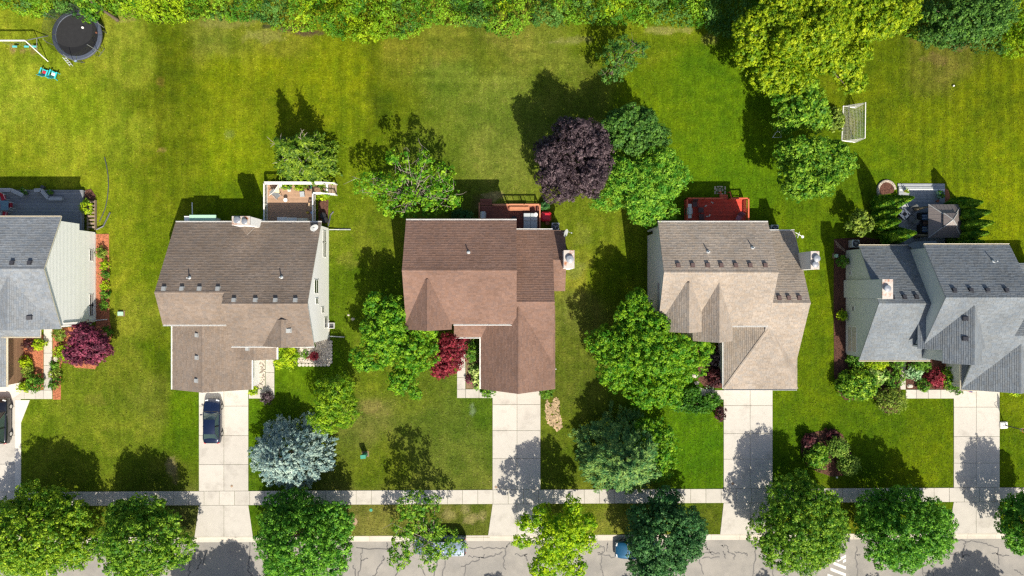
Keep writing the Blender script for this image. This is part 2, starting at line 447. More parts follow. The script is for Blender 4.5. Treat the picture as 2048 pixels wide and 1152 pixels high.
LAWN = {}
def make_ground():
    st = 0.22
    xs = np.concatenate([[-1500, -600, -250, -120, -80], np.arange(-60, 60.01, st), [80, 120, 250, 600, 1500]])
    ys = np.concatenate([[-1500, -600, -250, -120, -70, -45], np.arange(-39, 36.01, st), [45, 70, 120, 250, 600, 1500]])
    Xg, Yg = np.meshgrid(xs, ys)
    x, y = Xg.ravel(), Yg.ravel()
    px, py = x * PXM + 1024, 576 - y * PXM
    wob = 12
    qx = px + wob * (vnoise(x, y, 3.0, 1) * 2 + vnoise(x, y, 1.1, 2))
    qy = py + wob * (vnoise(x, y, 3.0, 3) * 2 + vnoise(x, y, 1.1, 4))
    num = np.zeros((len(x), 3)); den = np.zeros(len(x))
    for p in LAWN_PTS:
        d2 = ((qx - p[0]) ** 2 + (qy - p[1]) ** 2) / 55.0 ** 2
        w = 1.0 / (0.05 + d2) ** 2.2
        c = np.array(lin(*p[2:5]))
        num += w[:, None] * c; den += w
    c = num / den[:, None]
    # lush green against straw: patchiness of its own at several sizes
    for s, a, sd_ in ((4.0, 0.20, 11), (1.6, 0.28, 12), (0.7, 0.38, 13)):
        n = vnoise(x, y, s, sd_)
        c[:, 0] *= 1 + a * 1.25 * n; c[:, 1] *= 1 + a * 0.8 * n; c[:, 2] *= 1 + a * 1.4 * n
    # mower stripes of the mown lots
    stripe = np.sin(x * 2 * math.pi / 1.15 + 0.6 * np.sin(y * 0.11)) * np.clip((x - 36) / 6, 0, 1) * (y > 6)
    stripe += 0.9 * np.sin(x * 2 * math.pi / 1.3) * ((x > 5.5) & (x < 14.5) & (y > -3) & (y < 7.5))
    stripe += 0.7 * np.sin(y * 2 * math.pi / 1.2) * ((x > -13) & (x < 8.5) & (y > 21) & (y < 27))
    stripe += 0.6 * np.sin(x * 2 * math.pi / 1.6) * ((x < -15) & (y > 8))
    c *= (1 + 0.11 * stripe)[:, None]
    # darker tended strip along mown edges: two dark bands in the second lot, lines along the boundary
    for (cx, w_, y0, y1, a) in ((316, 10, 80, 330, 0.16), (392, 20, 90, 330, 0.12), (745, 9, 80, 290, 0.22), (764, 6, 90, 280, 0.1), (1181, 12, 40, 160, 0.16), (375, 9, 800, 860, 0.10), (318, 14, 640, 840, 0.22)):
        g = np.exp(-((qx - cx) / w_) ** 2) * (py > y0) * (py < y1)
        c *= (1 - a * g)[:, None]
    for (cx, cy, rx, ry, col, a) in SPOTS:
        d = np.sqrt(((px - cx) / rx) ** 2 + ((py - cy) / ry) ** 2) + 0.9 * vnoise(x, y, 0.6, 21) + 0.5 * vnoise(x, y, 0.3, 22)
        g = np.clip((1.15 - d) / 0.45, 0, 1) * a
        c = c * (1 - g[:, None]) + np.array(lin(*col)) * g[:, None]
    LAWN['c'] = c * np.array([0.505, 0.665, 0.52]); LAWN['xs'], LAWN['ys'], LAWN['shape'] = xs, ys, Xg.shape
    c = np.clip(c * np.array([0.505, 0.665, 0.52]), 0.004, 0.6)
    z = 0.012 * vnoise(x, y, 1.3, 31) + 0.008 * vnoise(x, y, 0.5, 32)
    yy = y - TILT * x
    z = np.where((yy < CURB_Y - 0.2) & (yy > ROAD_S - 0.4), -0.4, z)
    vs = np.stack([x, y, z], 1)
    ny, nx = Xg.shape
    idx = np.arange(nx * ny).reshape(ny, nx)
    q = np.stack([idx[:-1, :-1], idx[:-1, 1:], idx[1:, 1:], idx[1:, :-1]], -1).reshape(-1, 4)
    me = bpy.data.meshes.new('ground')
    me.vertices.add(len(vs)); me.vertices.foreach_set('co', vs.ravel())
    me.loops.add(q.size); me.loops.foreach_set('vertex_index', q.ravel())
    me.polygons.add(len(q)); me.polygons.foreach_set('loop_start', np.arange(0, q.size, 4)); me.polygons.foreach_set('loop_total', np.full(len(q), 4))
    me.polygons.foreach_set('use_smooth', np.ones(len(q), bool))
    at = me.color_attributes.new('tint', 'FLOAT_COLOR', 'POINT')
    at.data.foreach_set('color', np.concatenate([c, np.ones((len(c), 1))], 1).astype(np.float32).ravel())
    me.update()
    m = bpy.data.materials.new('lawn_grass')
    m.use_nodes = True
    nt = m.node_tree
    b = nt.nodes['Principled BSDF']
    b.inputs['Roughness'].default_value = 0.9; b.inputs['Specular IOR Level'].default_value = 0.0
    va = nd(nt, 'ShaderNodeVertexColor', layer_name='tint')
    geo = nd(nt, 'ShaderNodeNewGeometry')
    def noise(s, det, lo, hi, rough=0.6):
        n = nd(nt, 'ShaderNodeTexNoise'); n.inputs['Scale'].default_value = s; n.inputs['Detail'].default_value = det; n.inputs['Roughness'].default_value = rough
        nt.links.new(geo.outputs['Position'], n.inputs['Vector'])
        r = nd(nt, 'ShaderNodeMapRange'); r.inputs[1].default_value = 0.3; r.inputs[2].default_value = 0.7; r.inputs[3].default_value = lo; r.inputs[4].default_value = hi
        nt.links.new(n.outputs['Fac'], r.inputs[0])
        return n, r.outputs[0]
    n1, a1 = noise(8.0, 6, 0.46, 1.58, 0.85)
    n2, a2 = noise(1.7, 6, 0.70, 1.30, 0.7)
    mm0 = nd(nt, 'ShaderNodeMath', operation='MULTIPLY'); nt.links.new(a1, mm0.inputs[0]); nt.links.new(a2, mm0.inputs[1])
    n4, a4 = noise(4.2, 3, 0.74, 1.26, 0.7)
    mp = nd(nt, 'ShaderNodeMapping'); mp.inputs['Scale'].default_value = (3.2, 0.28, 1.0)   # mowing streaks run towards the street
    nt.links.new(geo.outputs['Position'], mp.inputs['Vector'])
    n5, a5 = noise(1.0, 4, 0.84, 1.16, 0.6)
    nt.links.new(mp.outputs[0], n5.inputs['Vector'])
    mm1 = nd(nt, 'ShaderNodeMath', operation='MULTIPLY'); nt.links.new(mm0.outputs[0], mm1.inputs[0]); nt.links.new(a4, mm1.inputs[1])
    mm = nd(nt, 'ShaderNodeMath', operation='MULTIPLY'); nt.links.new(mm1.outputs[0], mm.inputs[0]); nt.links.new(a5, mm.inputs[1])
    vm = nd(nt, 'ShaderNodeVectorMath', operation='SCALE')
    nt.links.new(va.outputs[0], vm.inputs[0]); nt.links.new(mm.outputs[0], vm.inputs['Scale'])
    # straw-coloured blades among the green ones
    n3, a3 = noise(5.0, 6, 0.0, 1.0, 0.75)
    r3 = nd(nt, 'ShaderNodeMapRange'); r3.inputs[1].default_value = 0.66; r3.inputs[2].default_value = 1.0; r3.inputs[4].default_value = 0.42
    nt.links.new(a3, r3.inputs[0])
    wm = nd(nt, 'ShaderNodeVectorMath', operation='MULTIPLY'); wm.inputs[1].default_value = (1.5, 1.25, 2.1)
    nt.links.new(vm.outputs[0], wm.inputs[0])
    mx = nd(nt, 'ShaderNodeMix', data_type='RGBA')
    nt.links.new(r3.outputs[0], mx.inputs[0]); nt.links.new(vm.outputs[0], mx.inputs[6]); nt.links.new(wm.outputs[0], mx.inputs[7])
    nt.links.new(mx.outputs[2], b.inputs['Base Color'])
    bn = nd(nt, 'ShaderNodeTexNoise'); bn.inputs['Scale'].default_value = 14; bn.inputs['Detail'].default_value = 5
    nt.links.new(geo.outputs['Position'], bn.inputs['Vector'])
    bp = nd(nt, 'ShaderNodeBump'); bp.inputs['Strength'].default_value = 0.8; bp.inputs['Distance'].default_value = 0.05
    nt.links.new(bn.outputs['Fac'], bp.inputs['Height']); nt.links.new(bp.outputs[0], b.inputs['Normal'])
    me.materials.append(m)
    o = link('ground', me)
    tag(o, 'lawns of five lots running from the thicket to the street', 'lawn', kind='structure')
make_ground()

# ------------------------------------------------------------------ street
def strip(y0, y1, z, x0=-90, x1=90, step=6.0):
    m = MB()
    xs = np.arange(x0, x1 + 0.1, step)
    for a, b in zip(xs[:-1], xs[1:]):
        m.poly([(a, YS(y0, a), z), (b, YS(y0, b), z), (b, YS(y1, b), z), (a, YS(y1, a), z)])
    return m
strip(ROAD_S, ROAD_N, -0.11, -600, 600, 20).build('road', MT['asphalt'], label='pale worn asphalt street along the bottom of the picture', cat='road', kind='structure')
# kerb with gutter pan, in cast lengths
kerb = link('kerb', None)
tag(kerb, 'concrete kerb and gutter along the street edge', 'kerb', kind='structure')
ORG[kerb.name] = Vector((0, 0, 0))
prof = [(0.0, 0.02), (-0.17, 0.02), (-0.22, -0.085), (-0.63, -0.102), (-0.63, -0.3), (0.0, -0.3)]
def kerb_piece(x0, x1, yb, sgn=1):
    m = MB()
    vs = []
    for x in (x0, x1):
        for dy, z in prof:
            vs.append((x, YS(yb, x) + sgn * dy, z))
    n = len(prof)
    fs = [[i, (i + 1) % n, n + (i + 1) % n, n + i] for i in range(n)] + [list(range(n))[::-1], list(range(n, 2 * n))]
    m.add(vs, fs).build('kerb_section', MT['curb'], kerb, recalc=True)
x = -60.0
while x < 60:
    kerb_piece(x, x + 2.985, CURB_Y); kerb_piece(x, x + 2.985, ROAD_S - 0.62, -1); x += 3.0

# sidewalk: cast squares on a dark bed
walk = strip(WALK_S + 0.0, WALK_N, 0.02, -60, 60, 6).build('sidewalk', MT['joint'], label='pale concrete sidewalk between the front lawns and the street trees', cat='sidewalk', kind='structure')
JX = [-66.0]
drv = [(PX(-20), PX(42)), (PX(398), PX(497)), (PX(985), PX(1081)), (PX(1447), PX(1545)), (PX(1905), PX(1999))]
xs = -58.0
edges = []
while xs < 58:
    edges.append(xs); xs += 1.60
rs = random.Random(5)
def slab_mesh(pts, z0=-0.06, z1=0.05, g=0.014, b=0.012):
    """one cast slab: edges shrunk by g, arrised by b"""
    c = (sum(p[0] for p in pts) / len(pts), sum(p[1] for p in pts) / len(pts))
    def shrink(d):
        out = []
        n = len(pts)
        for i in range(n):
            p0, p1, p2 = Vector(pts[i - 1][:2]), Vector(pts[i][:2]), Vector(pts[(i + 1) % n][:2])
            e1, e2 = (p1 - p0).normalized(), (p2 - p1).normalized()
            n1, n2 = Vector((-e1.y, e1.x)), Vector((-e2.y, e2.x))
            bis = (n1 + n2)
            out.append(p1 + bis / max(0.3, bis.dot(n1)) * d)
        return out
    A, B = shrink(g), shrink(g + b)
    n = len(pts)
    vs = [(p.x, p.y, z0) for p in A] + [(p.x, p.y, z1 - b) for p in A] + [(p.x, p.y, z1) for p in B]
    fs = [list(range(n))[::-1], list(range(2 * n, 3 * n))]
    for k in (0, n):
        fs += [[k + i, k + (i + 1) % n, k + n + (i + 1) % n, k + n + i] for i in range(n)]
    return vs, fs
def slab(parent, pts, m='concrete', name='slab', z=0.05):
    dz = rs.uniform(-0.004, 0.004)
    vs, fs = slab_mesh(pts, z1=z + dz)
    return MB().add(vs, fs).build(name, MT[m], parent)
for a in edges:
    b = a + 1.60
    slab(walk, [(a, YS(WALK_S, a)), (b, YS(WALK_S, b)), (b, YS(WALK_N, b)), (a, YS(WALK_N, a))], 'new_concrete' if abs(a - PX(283)) < 0.5 and False else 'concrete')

def driveway(label, px0, px1, pxj, rows, ap0, ap1, kind='concrete', top=None):
    """two columns of slabs down to the sidewalk, then a flared apron to the kerb"""
    x0, x1, xj = PX(px0), PX(px1), PX(pxj)
    ytop = PY(rows[0])
    base = MB()
    base.prism([(x0 - 0.0, YS(WALK_N, x0)), (x1, YS(WALK_N, x1)), (x1, ytop), (x0, ytop)], -0.05, 0.018)
    base.prism([(PX(ap0), YS(CURB_Y, x0)), (PX(ap1), YS(CURB_Y, x1)), (x1, YS(WALK_S, x1)), (x0, YS(WALK_S, x0))], -0.05, 0.012)
    d = base.build('driveway', MT['joint'], label=label, cat='driveway', kind='structure')
    ORG[d.name] = Vector((0, 0, 0))
    ys = [PY(r) for r in rows]
    for i in range(len(ys)):
        ya = ys[i]
        for (a, b) in ((x0, xj), (xj, x1)):
            if i + 1 < len(ys):
                yb0 = yb1 = ys[i + 1]
            else:
                yb0, yb1 = YS(WALK_N, a), YS(WALK_N, b)
            slab(d, [(a, yb0), (b, yb1), (b, ya), (a, ya)], kind)
    fl = 0.45 * (YS(CURB_Y, 0) - YS(WALK_S, 0))
    for s in (0, 1):
        xa, xb = (x0, xj) if s == 0 else (xj, x1)
        aa, ab = (PX(ap0), xj) if s == 0 else (xj, PX(ap1))
        pts = [(aa, YS(CURB_Y, aa)), (ab, YS(CURB_Y, ab)), (xb, YS(WALK_S, xb)), (xa, YS(WALK_S, xa))]
        slab(d, pts, kind, z=0.035)
    return d
driveway('pale concrete driveway at the left edge, under the black car', -60, 42, -5, [770, 812, 870, 928], -62, 47)
driveway('pale concrete driveway with the navy sedan parked on it', 398, 497, 448, [772, 812, 871, 929], 389, 506)
driveway('pale concrete driveway of the red-brown roofed house', 985, 1081, 1034, [770, 809, 861, 917], 976, 1091)
driveway('pale concrete driveway of the tan roofed house', 1447, 1545, 1500, [770, 811, 867, 918], 1440, 1553)
driveway('pale concrete driveway beside the basketball hoop', 1907, 1999, 1952, [770, 814, 873, 926], 1896, 2003)
# smooth white parking strip beside the leftmost driveway
wp = MB()
wp.prism([P(30, 980)[:2], P(42, 980)[:2], P(42, 845)[:2], P(60, 800)[:2], P(36, 798)[:2], P(10, 800)[:2], P(12, 770)[:2], P(44, 768)[:2], P(30, 800)[:2], P(30, 860)[:2]][:0] or
         [P(31, 981)[:2], P(42.5, 981)[:2], P(42.5, 845)[:2], P(60, 800)[:2], P(31, 800)[:2]], -0.05, 0.062)
wp.build('parking_strip', MT['new_concrete'], label='white concrete strip beside the black car on the leftmost driveway', cat='paving', kind='structure')
wp2 = MB().prism([P(-10, 801)[:2], P(25, 801)[:2], P(25, 797)[:2], P(43, 785)[:2], P(43, 764)[:2], P(-10, 770)[:2]], -0.05, 0.064)
wp2.build('parking_strip', MT['new_concrete'], label='white concrete pad in front of the leftmost garage', cat='paving', kind='structure')

def walkway(label, slabs, name='walkway', m='concrete'):
    w = link(name, None); tag(w, label, 'path', kind='structure'); ORG[w.name] = Vector((0, 0, 0))
    for (x0, y0, x1, y1) in slabs:
        slab(w, [P(x0, y1)[:2], P(x1, y1)[:2], P(x1, y0)[:2], P(x0, y0)[:2]], m, z=0.06)
    return w
walkway('concrete front walk between the red mulch beds', [(88, 655, 105, 682), (88, 682, 105, 706), (88, 706, 105, 731), (88, 731, 105, 756), (88, 756, 105, 780), (88, 780, 105, 798), (71, 780, 88, 798), (49, 780, 71, 798), (25, 780, 49, 798)])
walkway('concrete front walk ending at the white rock beds', [(531, 715, 549, 745), (531, 745, 549, 774), (524, 774, 549, 797), (498, 778, 524, 797)])
walkway('concrete front walk beside the red-leaved maple', [(914, 660, 931, 700), (914, 700, 931, 734), (914, 734, 931, 755), (914, 755, 931, 778), (914, 778, 931, 796), (931, 778, 958, 796), (958, 778, 986, 796)])
walkway('concrete front walk along the dark mulch bed and clipped bushes', [(1802, 722, 1811, 750), (1800, 750, 1811, 779), (1811, 779, 1832, 797), (1832, 779, 1856, 797), (1856, 779, 1881, 797), (1881, 779, 1908, 797)])
w4 = walkway('short curved concrete walk behind the low hedge', [(1412, 778, 1428, 796), (1428, 780, 1448, 799)])
slab(w4, [P(1390, 790)[:2], P(1412, 795)[:2], P(1412, 779)[:2], P(1395, 772)[:2]], z=0.06)

# crack sealer squiggles on the asphalt, crosswalk hatching
def ribbon(m, pts, w, z):
    pts = [Vector((p[0], p[1], 0)) for p in pts]
    vs = []
    for i, p in enumerate(pts):
        d = (pts[min(i + 1, len(pts) - 1)] - pts[max(i - 1, 0)]).normalized()
        nrm = Vector((-d.y, d.x, 0)) * w * 0.5 * (0.7 + 0.6 * rs.random())
        vs += [(p.x + nrm.x, p.y + nrm.y, z), (p.x - nrm.x, p.y - nrm.y, z)]
    m.add(vs, [[2 * i, 2 * i + 1, 2 * i + 3, 2 * i + 2] for i in range(len(pts) - 1)])
def wander(pts, n=7, amp=2.2):
    out = []
    for a, b in zip(pts[:-1], pts[1:]):
        for i in range(n):
            t = i / n
            j = amp if i else 0
            out.append((PX(a[0] + (b[0] - a[0]) * t + rs.uniform(-j, j)), PY(a[1] + (b[1] - a[1]) * t + rs.uniform(-j, j))))
    out.append((PX(pts[-1][0]), PY(pts[-1][1])))
    return out
CRK = [[(712,1096),(790,1099)],[(773,1086),(773,1099)],[(724,1098),(722,1122)],[(722,1122),(736,1118)],[(722,1122),(714,1160)],[(706,1131),(714,1160)],[(767,1112),(768,1120),(755,1135),(752,1148),(742,1156)],
 [(692,1116),(685,1130),(686,1160)],[(790,1100),(796,1130),(792,1160)],[(842,1130),(850,1152),(850,1180)],[(875,1120),(868,1160)],[(890,1122),(886,1160)],[(938,1096),(985,1098),(1012,1099),(1020,1086)],[(936,1114),(960,1116)],
 [(922,1135),(932,1130),(955,1122),(970,1110)],[(1010,1100),(1006,1130),(1012,1140)],[(930,1133),(928,1160)],[(962,1116),(990,1112),(1005,1104)],
 [(1030,1110),(1050,1113),(1056,1122)],[(1050,1113),(1054,1108)],[(1195,1096),(1208,1094),(1206,1108),(1196,1106)],[(1216,1086),(1214,1104)],[(1196,1110),(1230,1115)],[(1203,1112),(1202,1140),(1206,1155)],[(1283,1125),(1282,1160)],
 [(1402,1108),(1416,1106),(1440,1109)],[(1405,1118),(1440,1115)],[(1414,1086),(1412,1096),(1420,1100),(1428,1112)],[(1442,1092),(1456,1094),(1458,1106),(1470,1110),(1468,1120)],[(1470,1104),(1490,1106),(1495,1112)],[(1513,1084),(1512,1110),(1508,1160)],[(1505,1094),(1524,1093)],[(1446,1104),(1452,1118)],[(1400,1120),(1408,1150)],
 [(375,1098),(377,1118),(378,1160)],[(355,1114),(390,1116)],[(398,1112),(402,1128),(392,1140)],[(412,1106),(404,1130)],[(499,1082),(498,1120),(496,1145),(510,1155)],[(365,1118),(366,1134)],
 [(1714,1094),(1713,1120),(1716,1160)],[(1713,1110),(1720,1112)],[(1848,1128),(1848,1160)],[(1866,1110),(1868,1160)],[(1906,1079),(1940,1084),(1975,1088),(1998,1096),(2000,1130)],[(1894,1106),(1910,1110),(1918,1104)],[(1926,1104),(1925,1122)],[(1932,1084),(1928,1098)],[(1926,1112),(1942,1112)],[(2002,1112),(2020,1112)],[(1985,1108),(2002,1110)],
 [(1545,1120),(1548,1160)],[(1578,1136),(1577,1165)],[(1610,1138),(1611,1165)],[(1848,1146),(1866,1144)],[(2030,1140),(2048,1150)],[(620,1160),(660,1150)]]
sealer = MB()
for c in CRK:
    ribbon(sealer, wander(c, 6, 2.6), 0.11, -0.104)
sealer.build('crack_sealer', MT['seal'], label='dark sealer squiggles filling cracks in the asphalt', cat='road repair', kind='stuff')
cw = link('crosswalk', None); tag(cw, 'white hatched road marking beside the street tree', 'road marking', kind='structure'); ORG[cw.name] = Vector((0, 0, 0))
def pq(pts, name='stripe', mt='roadpaint', z=-0.105, par=cw):
    MB().poly([P(*p)[:2] + (z,) for p in pts]).build(name, MT[mt], par)
pq([(1664, 1082), (1694, 1082), (1694, 1180), (1652, 1180)], 'stripe', 'asphalt', -0.107)
for yy in (1098, 1111, 1124, 1137):
    pass
for (a, b, c, d) in ((1676, 1104, 1693, 1097), (1676, 1119, 1693, 1110), (1687, 1121, 1693, 1118)):
    pq([(a, b), (c, d), (c, d + 6), (a, b + 6)])
for (a, b, c, d) in ((1668, 1124, 1693, 1134), (1662, 1136, 1693, 1148), (1656, 1148, 1693, 1163)):
    pq([(a, b), (a, b + 6), (c, d + 6), (c, d)])
pq([(1667, 1081), (1690, 1081), (1690, 1084), (1667, 1084)])
# small round covers
def disc(name, px, py, r, mt, label, cat, z=0.0):
    m = MB(); m.lathe(P(px, py, 0), [(r, z), (r, z + 0.035), (r * 0.9, z + 0.045), (0.001, z + 0.045)], 16)
    return m.single(name, MT[mt], label, cat)
MT['rustcover'] = mat('rusty_cover', (0.36, 0.25, 0.17), 0.8, 0.25, 9)
MT['greenbox'] = simple('green_enamel', (0.05, 0.30, 0.20), 0.5)
MT['palegreen'] = simple('pale_green_plastic', (0.38, 0.60, 0.45), 0.6)
disc('manhole_cover', 707, 1043, 0.42, 'rustcover', 'round tan manhole cover in the dry verge grass', 'manhole')
disc('valve_cover', 742, 1020, 0.17, 'greenbox', 'small dark green valve lid in the verge near the manhole', 'valve lid')
disc('valve_cover', 992, 974, 0.13, 'rustcover', 'small rusty valve lid on the red-brown house driveway', 'valve lid', 0.05)
disc('valve_cover', 1465, 967, 0.14, 'rustcover', 'small rusty valve lid on the tan house driveway', 'valve lid', 0.05)
disc('valve_cover', 464, 972, 0.12, 'rustcover', 'small rusty valve lid on the navy sedan driveway', 'valve lid', 0.05)

# ------------------------------------------------------------------ houses
def clip_convex(poly, clip):
    """Sutherland-Hodgman, both in 2D, clip CCW convex"""
    out = poly
    n = len(clip)
    for i in range(n):
        a, b = clip[i], clip[(i + 1) % n]
        ex, ey = b[0] - a[0], b[1] - a[1]
        inp, out = out, []
        if not inp: return []
        side = [ex * (p[1] - a[1]) - ey * (p[0] - a[0]) for p in inp]
        for j in range(len(inp)):
            p, q, sp, sq = inp[j - 1], inp[j], side[j - 1], side[j]
            if sq >= -1e-9:
                if sp < -1e-9:
                    t = sp / (sp - sq); out.append((p[0] + (q[0] - p[0]) * t, p[1] + (q[1] - p[1]) * t))
                out.append(q)
            elif sp >= -1e-9:
                t = sp / (sp - sq); out.append((p[0] + (q[0] - p[0]) * t, p[1] + (q[1] - p[1]) * t))
    return out

def area2(p):
    return sum(p[i - 1][0] * p[i][1] - p[i][0] * p[i - 1][1] for i in range(len(p)))

EXPO, TABW = 0.185, 0.34
shr = random.Random(77)
def shingle_plane(mb, poly):
    P3 = [Vector(p) for p in poly]
    nrm = Vector((0, 0, 0))
    for i in range(len(P3)):
        nrm += (P3[i - 1]).cross(P3[i])
    nrm.normalize()
    if nrm.z < 0:
        P3 = P3[::-1]; nrm = -nrm
    a = Vector((0, 0, 1)).cross(nrm).normalized()        # horizontal
    s = a.cross(nrm).normalized()                       # up or down the slope
    if s.z > 0: s = -s
    a = s.cross(nrm)                                    # so that (a? , s) is consistent
    o = Vector((0, 0, 0))
    d0 = P3[0].dot(nrm)
    base = nrm * d0
    uv = [(p.dot(a), p.dot(s)) for p in P3]
    if area2(uv) < 0: uv = uv[::-1]
    vmin, vmax = min(p[1] for p in uv), max(p[1] for p in uv)
    umin, umax = min(p[0] for p in uv), max(p[0] for p in uv)
    v = vmax
    j = 0
    while v > vmin + 0.01:
        v1, v0 = v, v - EXPO
        off = shr.random() * TABW
        u = umin - off
        while u < umax:
            w = TABW * shr.choice((0.7, 1.0, 1.0, 1.25))
            q = [(u + 0.004, v0 - 0.03), (u + w - 0.004, v0 - 0.03), (u + w - 0.004, v1), (u + 0.004, v1)]
            c = clip_convex(q if area2(q) > 0 else q[::-1], uv)
            u += w
            if len(c) < 3 or abs(area2(c)) < 0.004: continue
            lift = shr.uniform(0.0, 0.016)
            vs = []
            for (pu, pv) in c:
                h = 0.003 + (0.018 + lift) * (pv - v0) / EXPO
                vs.append(a * pu + s * pv + base + nrm * max(h, 0.001))
            n = len(vs)
            fs = [list(range(n))]
            low = [i for i in range(n) if abs(c[i][1] - v1) < 1e-4]
            if len(low) == 2:
                i0, i1 = low
                vs += [vs[i0] - nrm * (0.018 + lift), vs[i1] - nrm * (0.018 + lift)]
                fs.append([i0, i1, n + 1, n])
            mb.add(vs, fs)
        v -= EXPO
        j += 1

def wallz(z): return z

class House:
    def __init__(s, name, label, loc, shingle, trim, wallm, siding_m=None, gut=None):
        s.root = thing(name, loc, label, 'house')
        s.sh, s.trim, s.wm = shingle, trim, wallm
        s.gut = gut or trim
        s.planes = {}
        s.lastroof = None
    def roof(s, key, polys, caps=(), thick=0.13, label=None):
        """polys: dict name -> convex 3D polygon. Deck with trim-coloured edges, shingles as its sub-part"""
        deck, shg = MB(), MB()
        for nm, poly in polys.items():
            p = [Vector(q) for q in poly]
            n = Vector((0, 0, 0))
            for i in range(len(p)): n += p[i - 1].cross(p[i])
            if n.z < 0: p = p[::-1]; n = -n
            n.normalize()
            s.planes[key + nm] = (n, n.dot(p[0]))
            k = len(p)
            vs = [q for q in p] + [q - Vector((0, 0, thick)) for q in p]
            deck.add(vs, [list(range(k))], 0)
            deck.add(vs, [list(range(k, 2 * k))[::-1]], 1)
            deck.add(vs, [[i, i + k, (i + 1) % k + k, (i + 1) % k] for i in range(k)], 1)
            shingle_plane(shg, p)
        r = deck.build('roof', [s.sh, s.trim], s.root, label=label)
        shg.build('shingles', s.sh, r, kind='stuff')
        if caps:
            cp = MB()
            for (A, B, drop) in caps:
                A, B = Vector(A), Vector(B)
                L = (B - A).length; d = (B - A).normalized()
                side = Vector((-d.y, d.x, 0)).normalized() * 0.14
                k = max(1, int(L / 0.32)); st = L / k
                for i in range(k):
                    p0, p1 = A + d * (i * st), A + d * ((i + 1) * st + 0.03)
                    l0, l1 = 0.045, 0.032
                    dz = Vector((0, 0, 1))
                    cp.add([p0 - side + dz * (l0 - drop * 0.14), p0 + dz * l0, p0 + side + dz * (l0 - drop * 0.14),
                            p1 - side + dz * (l1 - drop * 0.14), p1 + dz * l1, p1 + side + dz * (l1 - drop * 0.14)],
                           [[0, 1, 4, 3], [1, 2, 5, 4]])
            cp.build('ridge_cap', s.sh, r)
        s.lastroof = r
        return r
    def wall(s, pts, inward, m=None, siding=True, name='wall', label=None, th=0.14):
        """pts: vertical convex polygon (outer face)"""
        m = m or s.wm
        p = [Vector(q) for q in pts]
        iv = Vector(inward).normalized()
        k = len(p)
        mb = MB()
        mb.add(p + [q + iv * th for q in p], [list(range(k)), list(range(k, 2 * k))[::-1]] + [[i, (i + 1) % k, (i + 1) % k + k, i + k] for i in range(k)])
        w = mb.build(name, m, s.root, recalc=True, label=label)
        if siding:
            a = Vector((-iv.y, iv.x, 0)).normalized()
            uv = [(q.dot(a), q.z) for q in p]
            if area2(uv) < 0: uv = uv[::-1]
            z0, z1 = min(q[1] for q in uv), max(q[1] for q in uv)
            u0, u1 = min(q[0] for q in uv) - 1, max(q[0] for q in uv) + 1
            base = iv * p[0].dot(iv)
            sg = MB()
            z = max(z0, 0.25)
            while z < z1 - 0.02:
                c = clip_convex([(u0, z), (u1, z), (u1, z + 0.2), (u0, z + 0.2)], uv)
                if len(c) >= 3:
                    vs = [a * q[0] + Vector((0, 0, q[1])) + base - iv * (0.006 + 0.024 * max(0, (z + 0.2 - q[1]) / 0.2)) for q in c]
                    n = len(vs)
                    fs = [list(range(n))]
                    low = [i for i in range(n) if abs(c[i][1] - z) < 1e-5]
                    if len(low) == 2:
                        vs += [vs[low[0]] + iv * 0.028, vs[low[1]] + iv * 0.028]
                        fs.append([low[0], low[1], n + 1, n])
                    sg.add(vs, fs)
                z += 0.2
            if sg.v:
                sg.build('siding', m, w, kind='stuff', recalc=False)
        return w
    def gutter(s, a, b, out, m=None):
        """open half-box gutter hung on an eave from a to b"""
        a, b, o = Vector(a), Vector(b), Vector(out).normalized() * 0.13
        mb = MB()
        dn = Vector((0, 0, -0.11)); t = Vector((0, 0, 0.0))
        a0, b0 = a + Vector((0, 0, -0.005)), b + Vector((0, 0, -0.005))
        mb.bar(a0 + o + dn * 0.5, b0 + o + dn * 0.5, 0.035, 0.12)
        mb.bar(a0 + o * 0.5 + dn, b0 + o * 0.5 + dn, 0.13, 0.012)
        mb.bar(a0 + o * 0.1 + dn * 0.5, b0 + o * 0.1 + dn * 0.5, 0.012, 0.11)
        return mb.build('gutter', m or s.gut, s.root)
    def gable(s, key, ax, x0, x1, y0, y1, za, zb, r, zr, ov=0.3, z0=0.0, walls='NESW', gut='', cap=True, wm=None, roof_label=None, rk=0.13):
        """gable volume; eave plan x0..x1, y0..y1; za = eave height at the low-coordinate side, zb at the high side; ridge at r, zr"""
        if ax == 'x':
            polys = {'S': [(x0, y0, za), (x1, y0, za), (x1, r, zr), (x0, r, zr)], 'N': [(x0, r, zr), (x1, r, zr), (x1, y1, zb), (x0, y1, zb)]}
            cp = [((x0, r, zr), (x1, r, zr), (zr - za) / abs(r - y0))]
        else:
            polys = {'W': [(x0, y1, za), (x0, y0, za), (r, y0, zr), (r, y1, zr)], 'E': [(r, y1, zr), (r, y0, zr), (x1, y0, zb), (x1, y1, zb)]}
            cp = [((r, y0, zr), (r, y1, zr), (zr - za) / abs(r - x0))]
        s.roof(key, polys, cp if cap else (), label=roof_label)
        ox, oy = (rk, ov) if ax == 'x' else (ov, rk)
        wx0, wx1, wy0, wy1 = x0 + ox, x1 - ox, y0 + oy, y1 - oy
        def zat(c, lo, hi):
            if c <= r: t = (c - lo) / (r - lo); return za + (zr - za) * t - 0.145
            t = (hi - c) / (hi - r); return zb + (zr - zb) * t - 0.145
